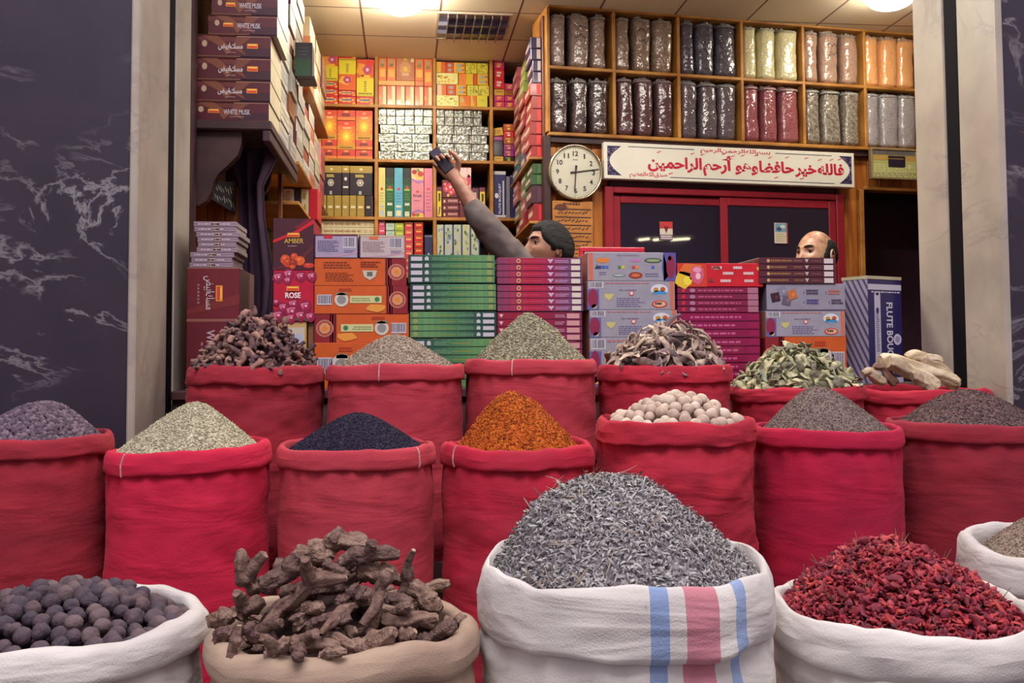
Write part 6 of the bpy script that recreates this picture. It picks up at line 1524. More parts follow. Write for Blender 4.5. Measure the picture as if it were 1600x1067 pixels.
def grey_strips(mb, md, rnd):
    leaf_strips(mb, md, rnd, 15000, .008, .019, .00135, [dull(172, 168, 168), dull(158, 153, 154), dull(144, 138, 141), dull(186, 182, 178), dull(126, 119, 123)], curl=4.2)
    leaf_strips(mb, md, rnd, 160, .03, .06, .0010, [dull(160, 144, 124), dull(140, 122, 110)], curl=.7, lift=1.2)
class TwoPeak(Mound):
    def at(s, t, a):
        p = Mound.at(s, t, a)
        # a shoulder on one side of the peak and small slips in the slope
        dx = p.x - (s.off[0] - .115); dy = p.y + .02
        p.z += .035 * math.exp(-(dx * dx + dy * dy) / .0032) - .012 * math.exp(-((p.x - s.off[0] + .055) ** 2 + (p.y + .02) ** 2) / .0008)
        return p
mC = TwoPeak(sC, (945, 746), e=.62, lump=.010, seed=10, base_drop=.02, lsc=6)
heap('dried_herb_heap', 'heap of grey curled dried herb leaves in the striped white sack', mC, speck((124, 118, 122), (100, 94, 100), (142, 136, 140), 120, 'grey_herb'), [], 0, 0, seed=30, strips=grey_strips, cat='herb')

# ------------------------------------------------------------------ counted goods
def protos(fn, n): 
    out = []
    for i in range(n): out.append(fn(i))
    return out
def ball(name, r, seed, mats, squash=.06, dent=.12, stem=None):
    mb = MB(); rows = []; N = 16; K = 10
    for i in range(K + 1):
        th = math.pi * i / K; row = []
        for j in range(N):
            a = 2 * math.pi * j / N; v = Vector((math.sin(th) * math.cos(a), math.sin(th) * math.sin(a), math.cos(th)))
            f_ = 1 + dent * mnoise.noise(v * 1.3 + Vector((seed * 5.1, 0, 0))) + dent * .35 * mnoise.noise(v * 4 + Vector((seed, 3, 0)))
            row.append(v * r * f_)
        rows.append(row)
    mb.grid(rows, mats)
    return mb.mesh(name, True)
def place(me, name, loc, rot, scale, label, cat, group):
    o = bpy.data.objects.new(name, me); COL.objects.link(o); o.location = loc; o.rotation_euler = rot; o.scale = (scale,) * 3
    return tag(o, label, cat, group)
def rrot(rnd): return (rnd.uniform(0, 6.28), rnd.uniform(0, 6.28), rnd.uniform(0, 6.28))
# dark dried limes
LIMEM = [M((88, 70, 76), .75, .2, 30, bump=.3, bscale=160, rgb2=(74, 60, 70)), M((76, 61, 70), .75, .2, 30, bump=.3, bscale=160, rgb2=(62, 52, 64)), M((106, 88, 90), .75, .2, 30, bump=.3, bscale=160, rgb2=(80, 62, 68))]
mA = Mound(sA, (85, 922, .02), base_drop=.022, e=.9, lump=.006, seed=11)
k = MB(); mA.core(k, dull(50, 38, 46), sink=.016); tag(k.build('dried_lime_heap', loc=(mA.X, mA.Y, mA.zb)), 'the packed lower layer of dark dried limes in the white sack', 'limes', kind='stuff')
lm = [ball('dark_lime', .0138, i, LIMEM[i % 3], dent=.12 if i < 6 else .3) for i in range(8)]
rnd = random.Random(41)
for t, a, p in mA.poisson(300, .0228, rnd, .98, 16000):
    place(random.Random(int(t * 1e6)).choice(lm), 'dried_lime', Vector((mA.X, mA.Y, mA.zb)) + p + Vector((0, 0, rnd.uniform(-.004, .005))), rrot(rnd), rnd.uniform(.82, 1.14), 'dark purplish brown dried lime in the white woven sack beside the burlap', 'dried lime', 'dark dried limes')
# whitish dried limes
WB = [M((206, 186, 168), .75, .15, 40, rgb2=(176, 150, 134)), M((190, 168, 150), .75, .15, 40, rgb2=(160, 136, 124)), M((216, 200, 184), .75, .12, 40, rgb2=(190, 168, 150))]
mJ = Mound(sJ, (1066, 620), base_drop=.012, e=.4, lump=.004, seed=12, rfac=.94)
k = MB(); mJ.core(k, dull(120, 96, 92), sink=.017); tag(k.build('pale_lime_heap', loc=(mJ.X, mJ.Y, mJ.zb)), 'the packed lower layer of whitish dried limes in the crumpled red sack', 'limes', kind='stuff')
wm = [ball('pale_lime', .0148, i + 20, WB[i % 3], dent=.08) for i in range(6)]
rnd = random.Random(42)
for t, a, p in mJ.poisson(190, .026, rnd, .98, 9000):
    place(rnd.choice(wm), 'dried_lime', Vector((mJ.X, mJ.Y, mJ.zb)) + p + Vector((0, 0, rnd.uniform(-.003, .006))), rrot(rnd), rnd.uniform(.85, 1.2), 'whitish dried lime heaped in the crumpled red sack', 'dried lime', 'whitish dried limes')

# dark root knobs in the rear sack
def knob(i, L, r, mats, bend=.5, fork=True, n=7, rough=.55):
    rnd = random.Random(i * 13 + 5); mb = MB(); pts = []; d = Vector((1, 0, 0)); p = Vector((-L / 2, 0, 0)); m = mats[i % len(mats)]
    S = 6
    for q in range(S):
        pts.append(p.copy()); d = (d + Vector((rnd.uniform(-bend, bend), rnd.uniform(-bend, bend), rnd.uniform(-bend, bend))) * .6).normalized(); p = p + d * (L / (S - 1))
    rad = [r * rnd.uniform(.55, 1.25) * (0.7 if q in (0, S - 1) else 1) for q in range(S)]
    mb.tube(pts, rad, m, n, rough=rough, seed=i)
    if fork:
        q = pts[2]; d = Vector((rnd.uniform(-.4, .4), rnd.uniform(-1, 1), rnd.uniform(-1, 1))).normalized()
        mb.tube([q, q + d * L * .22, q + d * L * .38 + Vector((.1 * L, 0, 0))], [r * .75, r * .6, r * .5], m, n, rough=rough, seed=i + 9)
    return mb
RT1 = [M((124, 92, 86), .8, .2, 50, rgb2=(80, 54, 58)), M((142, 106, 96), .8, .2, 50, rgb2=(100, 72, 68)), M((92, 66, 70), .8, .2, 50, rgb2=(64, 44, 52)), M((164, 124, 110), .8, .2, 50, rgb2=(110, 76, 70))]
km = [knob(i, .043, .0072, RT1, bend=1.1).mesh('root_knob', True) for i in range(9)]
mM = Mound(sM, (398, 497), base_drop=.012, e=.26, lump=.010, seed=13)
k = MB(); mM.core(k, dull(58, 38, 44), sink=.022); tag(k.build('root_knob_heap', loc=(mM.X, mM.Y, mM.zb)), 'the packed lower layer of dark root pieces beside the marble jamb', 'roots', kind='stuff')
rnd = random.Random(43)
for t, a, p in mM.poisson(290, .0165, rnd, .98, 16000):
    nn = mM.normal(t, a); q = nn.to_track_quat('Z', 'X').to_euler(); q.rotate_axis('Z', rnd.uniform(0, 6.28)); q.rotate_axis('Y', rnd.uniform(-.5, .5)); q.rotate_axis('X', rnd.uniform(0, 6.28))
    place(rnd.choice(km), 'root_piece', Vector((mM.X, mM.Y, mM.zb)) + p + nn * rnd.uniform(0, .009), tuple(q), rnd.uniform(.75, 1.2), 'dark knobbly root piece heaped in the red sack beside the marble jamb', 'root', 'dark root pieces')

# root slices: curled flat chips
def chip(i, L, w_, th, mats, curl):
    rnd = random.Random(i * 7 + 3); mb = MB(); S = 8; top = []; c = rnd.uniform(-curl, curl); ang = -c / 2; p = Vector((-L / 2, 0, 0)); m = mats[i % len(mats)]; ph = rnd.uniform(0, 6); sd2 = rnd.uniform(-.6, .6)
    A = []; B = []
    for q in range(S):
        t = q / (S - 1); ww = w_ * (.35 + .65 * math.sin(math.pi * (t * .86 + .08))) * (1 + .25 * math.sin(t * 9 + ph)); bow = .3 * ww
        y = sd2 * L * .25 * math.sin(t * 3)
        up = Vector((-math.sin(ang), 0, math.cos(ang)))
        A.append([p + Vector((0, y - ww, 0)) + up * bow, p + Vector((0, y, 0)), p + Vector((0, y + ww, 0)) + up * bow])
        B.append([v - up * th for v in A[-1]])
        p = p + Vector((math.cos(ang), 0, math.sin(ang))) * (L / (S - 1)); ang += c / (S - 1)
    mb.grid([a[:] + b_[::-1] for a, b_ in zip(A, B)], m, True); mb.fan(A[0] + B[0][::-1], m, True); mb.fan(A[-1] + B[-1][::-1], m)
    return mb
SL = [M((200, 178, 158), .8, .15, 40, rgb2=(128, 104, 94)), M((176, 152, 138), .8, .15, 40, rgb2=(104, 82, 80)), M((116, 94, 92), .8, .15, 40, rgb2=(84, 66, 70)), M((214, 194, 172), .8, .15, 40, rgb2=(140, 118, 104))]
cm = [chip(i, .085, .0095, .003, SL, 1.4).mesh('root_chip', True) for i in range(10)]
mP = Mound(sP, (1050, 512), base_drop=.012, e=.6, lump=.010, seed=14)
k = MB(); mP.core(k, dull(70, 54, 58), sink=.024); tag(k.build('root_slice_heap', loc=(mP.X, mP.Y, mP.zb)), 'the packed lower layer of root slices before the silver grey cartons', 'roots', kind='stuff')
rnd = random.Random(44)
for t, a, p in mP.poisson(190, .018, rnd, .96, 9000):
    nn = mP.normal(t, a); q = nn.to_track_quat('Z', 'X').to_euler(); q.rotate_axis('Z', rnd.uniform(0, 6.28)); q.rotate_axis('Y', rnd.uniform(-.7, .7)); q.rotate_axis('X', rnd.uniform(-.9, .9))
    place(rnd.choice(cm), 'root_slice', Vector((mP.X, mP.Y, mP.zb)) + p + nn * rnd.uniform(0, .015), tuple(q), rnd.uniform(.6, 1.15), 'dry greyish root slice heaped in the red sack before the silver cartons', 'root slice', 'dry root slices')
# pale green leaves
LFM = [M((190, 186, 146), .75, .15, 50, rgb2=(140, 136, 100)), M((182, 178, 142), .75, .15, 50, rgb2=(112, 112, 86)), M((212, 206, 168), .75, .15, 50, rgb2=(160, 152, 116)), M((136, 130, 104), .75, .15, 50, rgb2=(80, 76, 66)), M((166, 170, 140), .75, .15, 50, rgb2=(130, 134, 110))]
fm_ = [chip(i + 40, .052, .011, .0015, LFM, 2.0).mesh('dry_leaf', True) for i in range(10)]
mQ = Mound(sQ, (1240, 546), base_drop=.012, e=.65, lump=.008, seed=15)
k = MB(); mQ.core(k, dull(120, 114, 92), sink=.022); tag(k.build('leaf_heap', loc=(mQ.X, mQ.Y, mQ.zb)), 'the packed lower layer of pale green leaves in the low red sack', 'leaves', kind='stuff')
rnd = random.Random(45)
for t, a, p in mQ.poisson(260, .0155, rnd, .97, 12000):
    nn = mQ.normal(t, a); q = nn.to_track_quat('Z', 'X').to_euler(); q.rotate_axis('Z', rnd.uniform(0, 6.28)); q.rotate_axis('Y', rnd.uniform(-.8, .8)); q.rotate_axis('X', rnd.uniform(-1, 1))
    place(rnd.choice(fm_), 'dry_leaf', Vector((mQ.X, mQ.Y, mQ.zb)) + p + nn * rnd.uniform(.0, .014), tuple(q), rnd.uniform(.6, 1.2), 'curled pale green dry leaf heaped in the low red sack', 'leaf', 'pale green dry leaves')
# red chillies
CHM = [M((176, 48, 58), .7, .2, 60, rgb2=(128, 34, 48)), M((150, 40, 56), .7, .2, 60, rgb2=(104, 28, 46)), M((192, 74, 66), .7, .2, 60, rgb2=(150, 46, 54)), M((124, 34, 52), .7, .2, 60, rgb2=(84, 26, 42)), M((186, 76, 84), .7, .2, 60, rgb2=(136, 46, 60))]
STM = dull(120, 110, 84)
def chilli(i):
    rnd = random.Random(i * 3 + 1); mb = MB(); L = rnd.uniform(.013, .024); m = CHM[i % 5]; r = rnd.uniform(.0038, .0068); pts = []; rad = []; b_ = rnd.uniform(-1.2, 1.2)
    for q in range(6):
        t = q / 5; pts.append(Vector((L * (t - .5), L * .3 * b_ * (t - .5) ** 2, L * .18 * math.sin(t * 4 + i)))); rad.append(r * (.5, 1, 1.08, .9, .6, .12)[q])
    mb.tube(pts, rad, m, 7, rough=1.1, seed=i, flat=rnd.uniform(.2, .6))
    return mb, pts[0], (pts[0] - pts[1]).normalized(), r
ch = []
for i in range(12):
    mb, p0, d0, r0 = chilli(i)
    ch.append((mb.mesh('chilli_pod', True), i % 3 == 0))
mD = Mound(sD, (1386, 850), base_drop=.018, e=.5, lump=.012, seed=16, lsc=6)
rnd = random.Random(46)
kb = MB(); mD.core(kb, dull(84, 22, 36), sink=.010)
pm = [chilli(i)[0] for i in range(12)]
for t, a in mD.samples(3600, rnd, .995):
    p = mD.at(t, a) + Vector((0, 0, rnd.uniform(-.004, .005))); c_ = rnd.choice(pm); mt = Matrix.Translation(p) @ (Matrix.Rotation(rnd.uniform(0, 6.28), 4, 'Z') @ Matrix.Rotation(rnd.uniform(-.9, .9), 4, 'Y') @ Matrix.Rotation(rnd.uniform(0, 6.28), 4, 'X')) @ Matrix.Scale(rnd.uniform(.6, 1.0), 4)
    kb.add([v for v in c_.v], c_.f, c_.mats[0], mt)
for t, a in mD.samples(70, rnd, .95):
    p = mD.at(t, a); n_ = mD.normal(t, a); d = (n_ + Vector((rnd.uniform(-1, 1), rnd.uniform(-1, 1), rnd.uniform(-.3, .6)))).normalized(); L = rnd.uniform(.012, .034)
    kb.tube([p, p + d * L * .5, p + d * L + Vector((rnd.uniform(-.006, .006), 0, .003))], [.0009, .0007, .0004], STM, 4)
o = kb.build('chilli_heap', loc=(mD.X, mD.Y, mD.zb), smooth=True); tag(o, 'the mass of dried red chillies under the topmost ones', 'chillies', kind='stuff')
top = sorted(((mD.at(t, a), t, a) for t, a in mD.samples(300, rnd, .96)), key=lambda q: q[0].y)
for p, t, a in top:
    nn = mD.normal(t, a); me, st = rnd.choice(ch)
    place(me, 'dried_chilli', Vector((mD.X, mD.Y, mD.zb)) + p + nn * rnd.uniform(.003, .008), (rnd.uniform(0, 6.28), rnd.uniform(-.8, .8), rnd.uniform(0, 6.28)), rnd.uniform(.8, 1.25), 'dried red chilli lying on the chilli heap in the white sack', 'chilli', 'dried red chillies')

# gnarled roots in the burlap sack, laid one by one
GR = [M((138, 112, 100), .85, .25, 60, bump=.6, bscale=80, rgb2=(100, 76, 70), spec=.1), M((122, 98, 90), .85, .25, 60, bump=.9, bscale=110, rgb2=(88, 66, 64), spec=.1), M((150, 124, 110), .85, .25, 60, bump=.9, bscale=110, rgb2=(112, 86, 76), spec=.1)]
CUTM = M((186, 156, 128), .8, .15, 60)
mB = Mound(sB, (525, 872, .03), base_drop=.03, e=.5, lump=.012, seed=17)
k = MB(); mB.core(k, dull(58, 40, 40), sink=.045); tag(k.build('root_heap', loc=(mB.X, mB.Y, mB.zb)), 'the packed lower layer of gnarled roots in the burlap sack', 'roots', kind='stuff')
def ridge(mb, pts, n, i):
    # lengthwise wrinkles and knots of a dried root
    for q in range(len(pts)):
        for j in range(n):
            k_ = q * n + j; p = Vector(mb.v[k_]); c = Vector(pts[q]); d = p - c; a = 2 * math.pi * j / n
            f_ = 1.08 - .30 * abs(math.sin(a * 2.5 + q * .12 + i)) ** 3 - .16 * abs(math.sin(a * 4 - q * .15 + i * 2)) ** 4 + .15 * mnoise.noise(Vector((math.cos(a) * 1.3 + i, math.sin(a) * 1.3, q * .25)))
            mb.v[k_] = tuple(c + d * f_)
def gnarl(P0, P1, r, i, fork=None, cut=True, sag=0.0):
    rnd = random.Random(i * 11 + 2); v = P1 - P0; L = v.length; S = 22; mid = (P0 + P1) / 2; mb = MB(); m = GR[i % 3]; pts = []; rad = []
    side = v.cross(Vector((0, 1, .2))).normalized(); ph = rnd.uniform(0, 6); am = L * rnd.uniform(.04, .09); p2_ = rnd.uniform(0, 6)
    for q in range(S):
        t = q / (S - 1); pts.append(P0 - mid + v * t + side * (am * math.sin(t * 5 + ph) + .25 * am * math.sin(t * 13 + p2_)) + Vector((0, am * .6 * math.cos(t * 6 + ph), -sag * math.sin(math.pi * t)))); rad.append(r * (.74 + .45 * abs(mnoise.noise(Vector((t * 3.5, i * 1.7, 0)))) + .18 * math.exp(-((t - .1) / .07) ** 2) + .16 * math.exp(-((t - .55 - .2 * math.sin(ph)) / .07) ** 2) - .12 * (t > .85)) * (.62 + .38 * min(1, t / .12)) * (.6 + .4 * min(1, (1 - t) / .14)))
    mb.tube(pts, rad, m, 18, rough=.0, seed=i); ridge(mb, pts, 18, i)
    if fork is not None:
        for fq, fl in fork:
            b0 = pts[fq * 2]; d = (v.normalized() * rnd.uniform(.2, .8) + Vector((rnd.uniform(-1, 1), rnd.uniform(-1, 0), rnd.uniform(-.2, 1)))).normalized()
            mb.tube([b0, b0 + d * fl * .5 + side * .006, b0 + d * fl], [r * .72, r * .62, r * .45], m, 10, rough=.5, seed=i + 30)
    o = mb.build('gnarled_root', smooth=True, loc=tuple(mid))
    if cut and i % 3 == 0:
        c = MB(); d = (pts[-1] - pts[-2]).normalized(); u = d.orthogonal().normalized(); w_ = d.cross(u); rr = rad[-1] * .8
        c.add([pts[-1] + d * .0012 + u * rr * math.cos(2 * math.pi * j / 10) + w_ * rr * math.sin(2 * math.pi * j / 10) for j in range(10)] + [pts[-1] - d * .002 + u * rr * 1.02 * math.cos(2 * math.pi * j / 10) + w_ * rr * 1.02 * math.sin(2 * math.pi * j / 10) for j in range(10)], [tuple(range(10))] + [(j, 10 + j, 10 + (j + 1) % 10, (j + 1) % 10) for j in range(10)], CUTM)
        c.build('cut_end', o)
    return o
def zp(x, y): return 280 + x / 3.2, 800 + y / 3.2
# x0,y0,x1,y1 in the enlarged view, depth behind/before the sack's middle, thickness, label
RL = [(400, 400, 285, 205, -.02, .017, 'forked gnarled root jutting out above the burlap rim, tip raised', ((4, .05),)), (430, 390, 600, 215, -.05, .019, 'thick gnarled root leaning up beside the jutting forked one', None), (640, 150, 940, 180, .03, .018, 'arched gnarled root topmost on the heap', None), (760, 100, 940, 175, .02, .019, 'gnarled root lying over the topmost arched one', None),
      (780, 265, 1095, 195, -.02, .017, 'gnarled root reaching out sideways below the topmost ones', ((6, .03),)), (600, 245, 760, 195, .03, .021, 'stout dark gnarled root just under the top of the heap', None), (385, 545, 830, 320, -.08, .015, 'long slanting gnarled root across the middle of the heap', ((7, .05),)),
      (720, 270, 850, 310, -.04, .012, 'short knotty root in the heap middle with a pale cut end', None), (900, 300, 1075, 300, -.01, .021, 'rounded thick root below the sideways reaching one', None), (1060, 290, 925, 610, -.10, .014, 'bent thin root running down over the heap like a leg', ((3, .06),)), (850, 370, 990, 460, -.05, .018, 'dark root deep in the heap behind the bent thin one', None),
      (1150, 370, 1310, 490, .0, .020, 'thick root resting by the far side of the burlap rim, ends frayed', None), (1010, 540, 1290, 540, -.08, .015, 'root lying flat below the frayed thick one', ((5, .04),)), (1040, 440, 1160, 470, -.04, .017, 'stubby root between the bent thin one and the frayed one', None),
      (850, 680, 1090, 620, -.15, .020, 'broad ridged root lying along the front of the burlap rim', None), (580, 510, 620, 590, -.10, .014, 'upright stub of root in the front of the heap', None), (640, 600, 850, 510, -.11, .014, 'root with a pale flat end above the broad ridged one', None), (620, 470, 720, 490, -.08, .014, 'short root with a rounded end in the heap middle', None),
      (270, 740, 290, 570, -.13, .010, 'thin upright root against the near corner of the burlap rim', None), (330, 560, 480, 660, -.12, .014, 'root curling down beside the thin upright one', ((4, .05),)), (430, 730, 560, 640, -.16, .013, 'knotty root along the front rim, nearest the thin upright one', ((5, .03),)), (540, 630, 820, 700, -.15, .015, 'twisted root in front, over the pale stump', ((3, .04),)),
      (590, 660, 590, 750, -.19, .013, 'pale stump of root pressing on the front rim', None), (170, 560, 260, 500, -.03, .017, 'dark root deep inside the near corner of the burlap rim', None), (280, 520, 420, 440, -.03, .017, 'root bending over the near edge of the burlap sack', ((4, .04),)), (200, 660, 250, 580, -.08, .015, 'root low inside the burlap sack by its near edge', None),
      (700, 730, 830, 690, -.18, .010, 'small root tip poking out at the front rim', None), (1100, 620, 1180, 600, -.13, .014, 'short root between the broad ridged one and the far rim', None), (1200, 640, 1390, 570, -.08, .013, 'slim root lying against the far side of the rim', None), (1330, 560, 1430, 530, .0, .013, 'slim root at the far end of the burlap rim', None), (760, 640, 880, 590, -.10, .018, 'dark round root under the bent thin one', None), (820, 420, 800, 470, -.09, .011, 'short root whose pale cut end faces out, heap middle', None),
      (520, 420, 690, 370, -.01, .018, 'root behind the long slanting one', None), (930, 540, 1010, 500, -.06, .017, 'root under the bent thin one, in the shade', None)]
for i, (a, b_, c, d, dy, r, lb, fk) in enumerate(RL):
    p, q = zp(a, b_), zp(c, d); o = gnarl(W(p[0], p[1], sB['Y'] + dy), W(q[0], q[1], sB['Y'] + dy - .012 * (i % 3)), r * .93, i, fk, cut=True)
    tag(o, lb, 'root', 'gnarled roots in the burlap sack')
rnd = random.Random(47)
for i, (t, a, p) in enumerate(mB.poisson(30, .05, rnd, .93, 4000)):
    d = Vector((rnd.uniform(-1, 1), rnd.uniform(-1, 1), rnd.uniform(-.3, .3))).normalized() * rnd.uniform(.06, .10); c = Vector((mB.X, mB.Y, mB.zb)) + p + Vector((0, 0, -.016))
    d *= min(1, .5 + (1 - t))
    o = gnarl(c - d, c + d, rnd.uniform(.0085, .011), 60 + i, None, cut=True)
    tag(o, 'gnarled brown root packed low in the burlap sack under the ones on top', 'root', 'low gnarled roots in the burlap sack')

# thick white roots
WR = [M((220, 206, 178), .75, .15, 20, bump=.6, bscale=70, rgb2=(176, 150, 118), stretch=(.5, 1, 1)), M((194, 176, 146), .75, .15, 20, bump=.4, bscale=60, rgb2=(156, 134, 110))]
def zq(x, y): return 1150 + x / 4.444, 380 + y / 4.444
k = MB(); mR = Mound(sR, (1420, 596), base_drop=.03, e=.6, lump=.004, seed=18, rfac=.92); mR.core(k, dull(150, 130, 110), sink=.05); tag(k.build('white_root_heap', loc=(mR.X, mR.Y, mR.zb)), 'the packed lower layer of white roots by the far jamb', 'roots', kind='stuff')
WL_ = [(1000, 820, 1530, 970, .03, .024, 'long white root on top of the others, beside the far jamb', 2.0), (1060, 830, 1370, 1020, -.05, .021, 'thick white root slanting down over the red rim', 0), (1150, 870, 1390, 990, -.02, .02, 'white root between the slanting one and the long top one', 0), (1290, 800, 1530, 990, .05, .02, 'white root behind, reaching to the jamb', 0), (960, 840, 1110, 980, -.03, .014, 'brownish thin root beside the navy box', 0), (880, 900, 1030, 980, -.03, .015, 'pale root end lying by the striped carton side', 0), (1180, 800, 1420, 830, .06, .018, 'white root lying at the back of the heap', 0), (1220, 930, 1360, 1040, -.08, .015, 'short white root with a dark end on the rim', 0)]
for i, (a, b_, c, d, dy, r, lb, sg_) in enumerate(WL_):
    p, q = zq(a, b_), zq(c, d); P0, P1 = W(p[0], p[1], sR['Y'] + dy), W(q[0], q[1], sR['Y'] + dy); mid = (P0 + P1) / 2
    k = MB(); v = P1 - P0; pts = []; rad = []
    for s_ in range(22):
        t = s_ / 21; pts.append(P0 - mid + v * t + Vector((0, 0, (.012 * math.sin(math.pi * t) + .004 * math.sin(t * 9 + i))))); rad.append(r * 1.1 * (.9 + .16 * math.sin(t * 5 + i)) * (.8 if s_ in (0, 21) else 1))
    k.tube(pts, rad, WR[i % 2] if i != 4 else M((150, 116, 96), .8, .2, 30), 18, rough=0, seed=i + 60); ridge(k, pts, 18, i + 80)
    o = k.build('white_root', smooth=True, loc=tuple(mid)); tag(o, lb, 'root', 'thick white roots')
# ------------------------------------------------------------------ people
SKIN1 = M((160, 112, 90), .5, .12, 30, rgb2=(130, 88, 72)); SKIN2 = M((190, 146, 116), .45, .1, 30, rgb2=(150, 104, 84), coat=.12)
HAIRM = M((20, 14, 18), .8, .2, 90, bump=.8, bscale=220)
def eval_mesh(o):
    dg = bpy.context.evaluated_depsgraph_get(); dg.update()
    me = bpy.data.meshes.new_from_object(o.evaluated_get(dg)); return me
def limb_mesh(joints, edges, lat=Vector((1, 0, 0)), n=18):
    """closed tapering limbs between joints and a rounded end at every joint; fuse() grows them into one surface"""
    k = MB()
    for a, b_ in edges:
        p, r0x, r0y = joints[a]; q, r1x, r1y = joints[b_]; d = (q - p).normalized()
        u = lat - d * lat.dot(d); u = u.normalized() if u.length > .2 else d.orthogonal().normalized(); w_ = d.cross(u); rows = []
        for i in range(7):
            t = i / 6; c = p.lerp(q, t); rx = r0x + (r1x - r0x) * t; ry = r0y + (r1y - r0y) * t
            rows.append([c + u * (rx * math.cos(2 * math.pi * j / n)) + w_ * (ry * math.sin(2 * math.pi * j / n)) for j in range(n)])
        k.grid(rows, SKIN1); k.fan(rows[0], SKIN1, True); k.fan(rows[-1], SKIN1)
    for a in joints:
        p, rx, ry = joints[a]; u = lat.normalized(); rows = []; rz_ = min(rx, ry); v_ = Vector((0, 0, 1)); w_ = u.cross(v_).normalized(); v_ = w_.cross(u)
        for i in range(9):
            th = math.pi * (i + .05) / 8.1
            rows.append([p + u * (rx * math.sin(th) * math.cos(2 * math.pi * j / 14)) + w_ * (ry * math.sin(th) * math.sin(2 * math.pi * j / 14)) + v_ * (rz_ * math.cos(th)) for j in range(14)])
        k.grid(rows, SKIN1); k.fan(rows[0], SKIN1); k.fan(rows[-1], SKIN1, True)
    return [Vector(p) for p in k.v], k.f
def fuse(v, f, voxel, mat, smooth=4):
    me = bpy.data.meshes.new('person_body'); me.from_pydata(v, [], f)
    o = bpy.data.objects.new('tmp', me); COL.objects.link(o)
    r = o.modifiers.new('r', 'REMESH'); r.mode = 'VOXEL'; r.voxel_size = voxel
    s = o.modifiers.new('s', 'SMOOTH'); s.factor = .5; s.iterations = smooth
    out = eval_mesh(o); bpy.data.objects.remove(o); bpy.data.meshes.remove(me)
    out.materials.clear(); out.materials.append(mat); out.polygons.foreach_set('use_smooth', [True] * len(out.polygons)); out.polygons.foreach_set('material_index', [0] * len(out.polygons)); return out
G = lambda x, s: math.exp(-(x / s) ** 2)
def head_point(th, ph, nose=1.0):
    """th from the crown down, ph round from the face; the face looks to -y"""
    v = Vector((math.sin(th) * math.sin(ph), -math.sin(th) * math.cos(ph), math.cos(th)))
    x, y, z = v.x * .078, v.y * .098, v.z * .118
    if z < -.01:
        t = min(1, (-.01 - z) / .11); x *= 1 - .30 * t; 
        if y > 0: y *= 1 - .38 * t
        else: y = y * (1 - .05 * t) - .012 * t
    if y > 0 and z > -.03: y += .010 * G(z - .03, .07)
    if y < 0:
        fr = min(1, -y / .05)
        y -= nose * fr * (.030 * G(x, .011) * max(0, min(1, (.028 - z) / .055)) * (1 if z > -.032 else max(0, 1 - (-.032 - z) / .012)))
        y -= nose * fr * .010 * G(x, .019) * G(z + .028, .010)
        y -= fr * .007 * G(z - .036, .011) * G(x, .045)
        y += fr * .013 * G(abs(x) - .031, .014) * G(z - .016, .013)
        y -= fr * .006 * G(abs(x) - .045, .018) * G(z + .015, .016)
        y -= fr * .007 * G(x, .022) * (G(z + .055, .006) + 1.1 * G(z + .068, .006)) 
        y += fr * .004 * G(x, .024) * G(z + .0615, .003)
        y -= fr * .008 * G(x, .02) * G(z + .096, .014); y += fr * .005 * G(x, .03) * G(z + .080, .007)
    return Vector((x, y, z))
def head_geo(nth=64, nph=84):
    v = []; f = []
    for i in range(nth + 1):
        th = math.pi * (i + .02) / (nth + .04)
        for j in range(nph): v.append(head_point(th, 2 * math.pi * j / nph))
    for i in range(nth):
        for j in range(nph): f.append((i * nph + j, (i + 1) * nph + j, (i + 1) * nph + (j + 1) % nph, i * nph + (j + 1) % nph))
    f.append(tuple(range(nph))[::1]); f.append(tuple(nth * nph + j for j in range(nph))[::-1])
    # ears
    for sx in (-1, 1):
        k = MB(); N = 18; pts = []
        for q in range(N):
            a = math.radians(-60 + 300 * q / (N - 1)); pts.append(Vector((sx * (.0775 + .008 * math.sin(a * .5)), .012 - .017 * math.cos(a) * -1 * .9, -.006 + .030 * math.sin(a) - .004 * math.cos(a))))
        k.tube(pts, [.0055] * N, SKIN1, 8); rows = []
        cen = Vector((sx * .072, .010, -.006))
        k.tube([cen + Vector((-sx * .004, 0, -.02)), cen + Vector((sx * .003, .004, 0)), cen + Vector((-sx * .002, .004, .02))], [.010, .013, .010], SKIN1, 8)
        b0 = len(v); v += [Vector(p) for p in k.v]; f += [tuple(i + b0 for i in q) for q in k.f]
    return v, f
def hair_geo(mask, thick, nth=48, nph=72, seed=0):
    mb = MB(); inner = {}; 
    P_ = {}
    for i in range(nth + 1):
        th = math.pi * (i + .02) / (nth + .04) * .86
        for j in range(nph):
            p = head_point(th, 2 * math.pi * j / nph); m = mask(p)
            n = Vector((p.x / .078 ** 2, p.y / .1 ** 2, p.z / .118 ** 2)).normalized()
            P_[i, j] = (p + n * (thick * min(1, m) * (1 + .35 * mnoise.noise(p * 90)) - (.004 if m <= 0 else 0)), m)
    idx = {}; vs = []; fs = []
    for i in range(nth):
        for j in range(nph):
            q = [(i, j), (i + 1, j), (i + 1, (j + 1) % nph), (i, (j + 1) % nph)]
            if max(P_[a][1] for a in q) > 0:
                for a in q:
                    if a not in idx: idx[a] = len(vs); vs.append(P_[a][0])
                fs.append(tuple(idx[a] for a in q))
    mb.add(vs, fs, HAIRM); return mb
def finger(base, dirs, lens, rads):
    pts = [Vector(base)]
    for d, l in zip(dirs, lens): pts.append(pts[-1] + Vector(d).normalized() * l)
    return pts

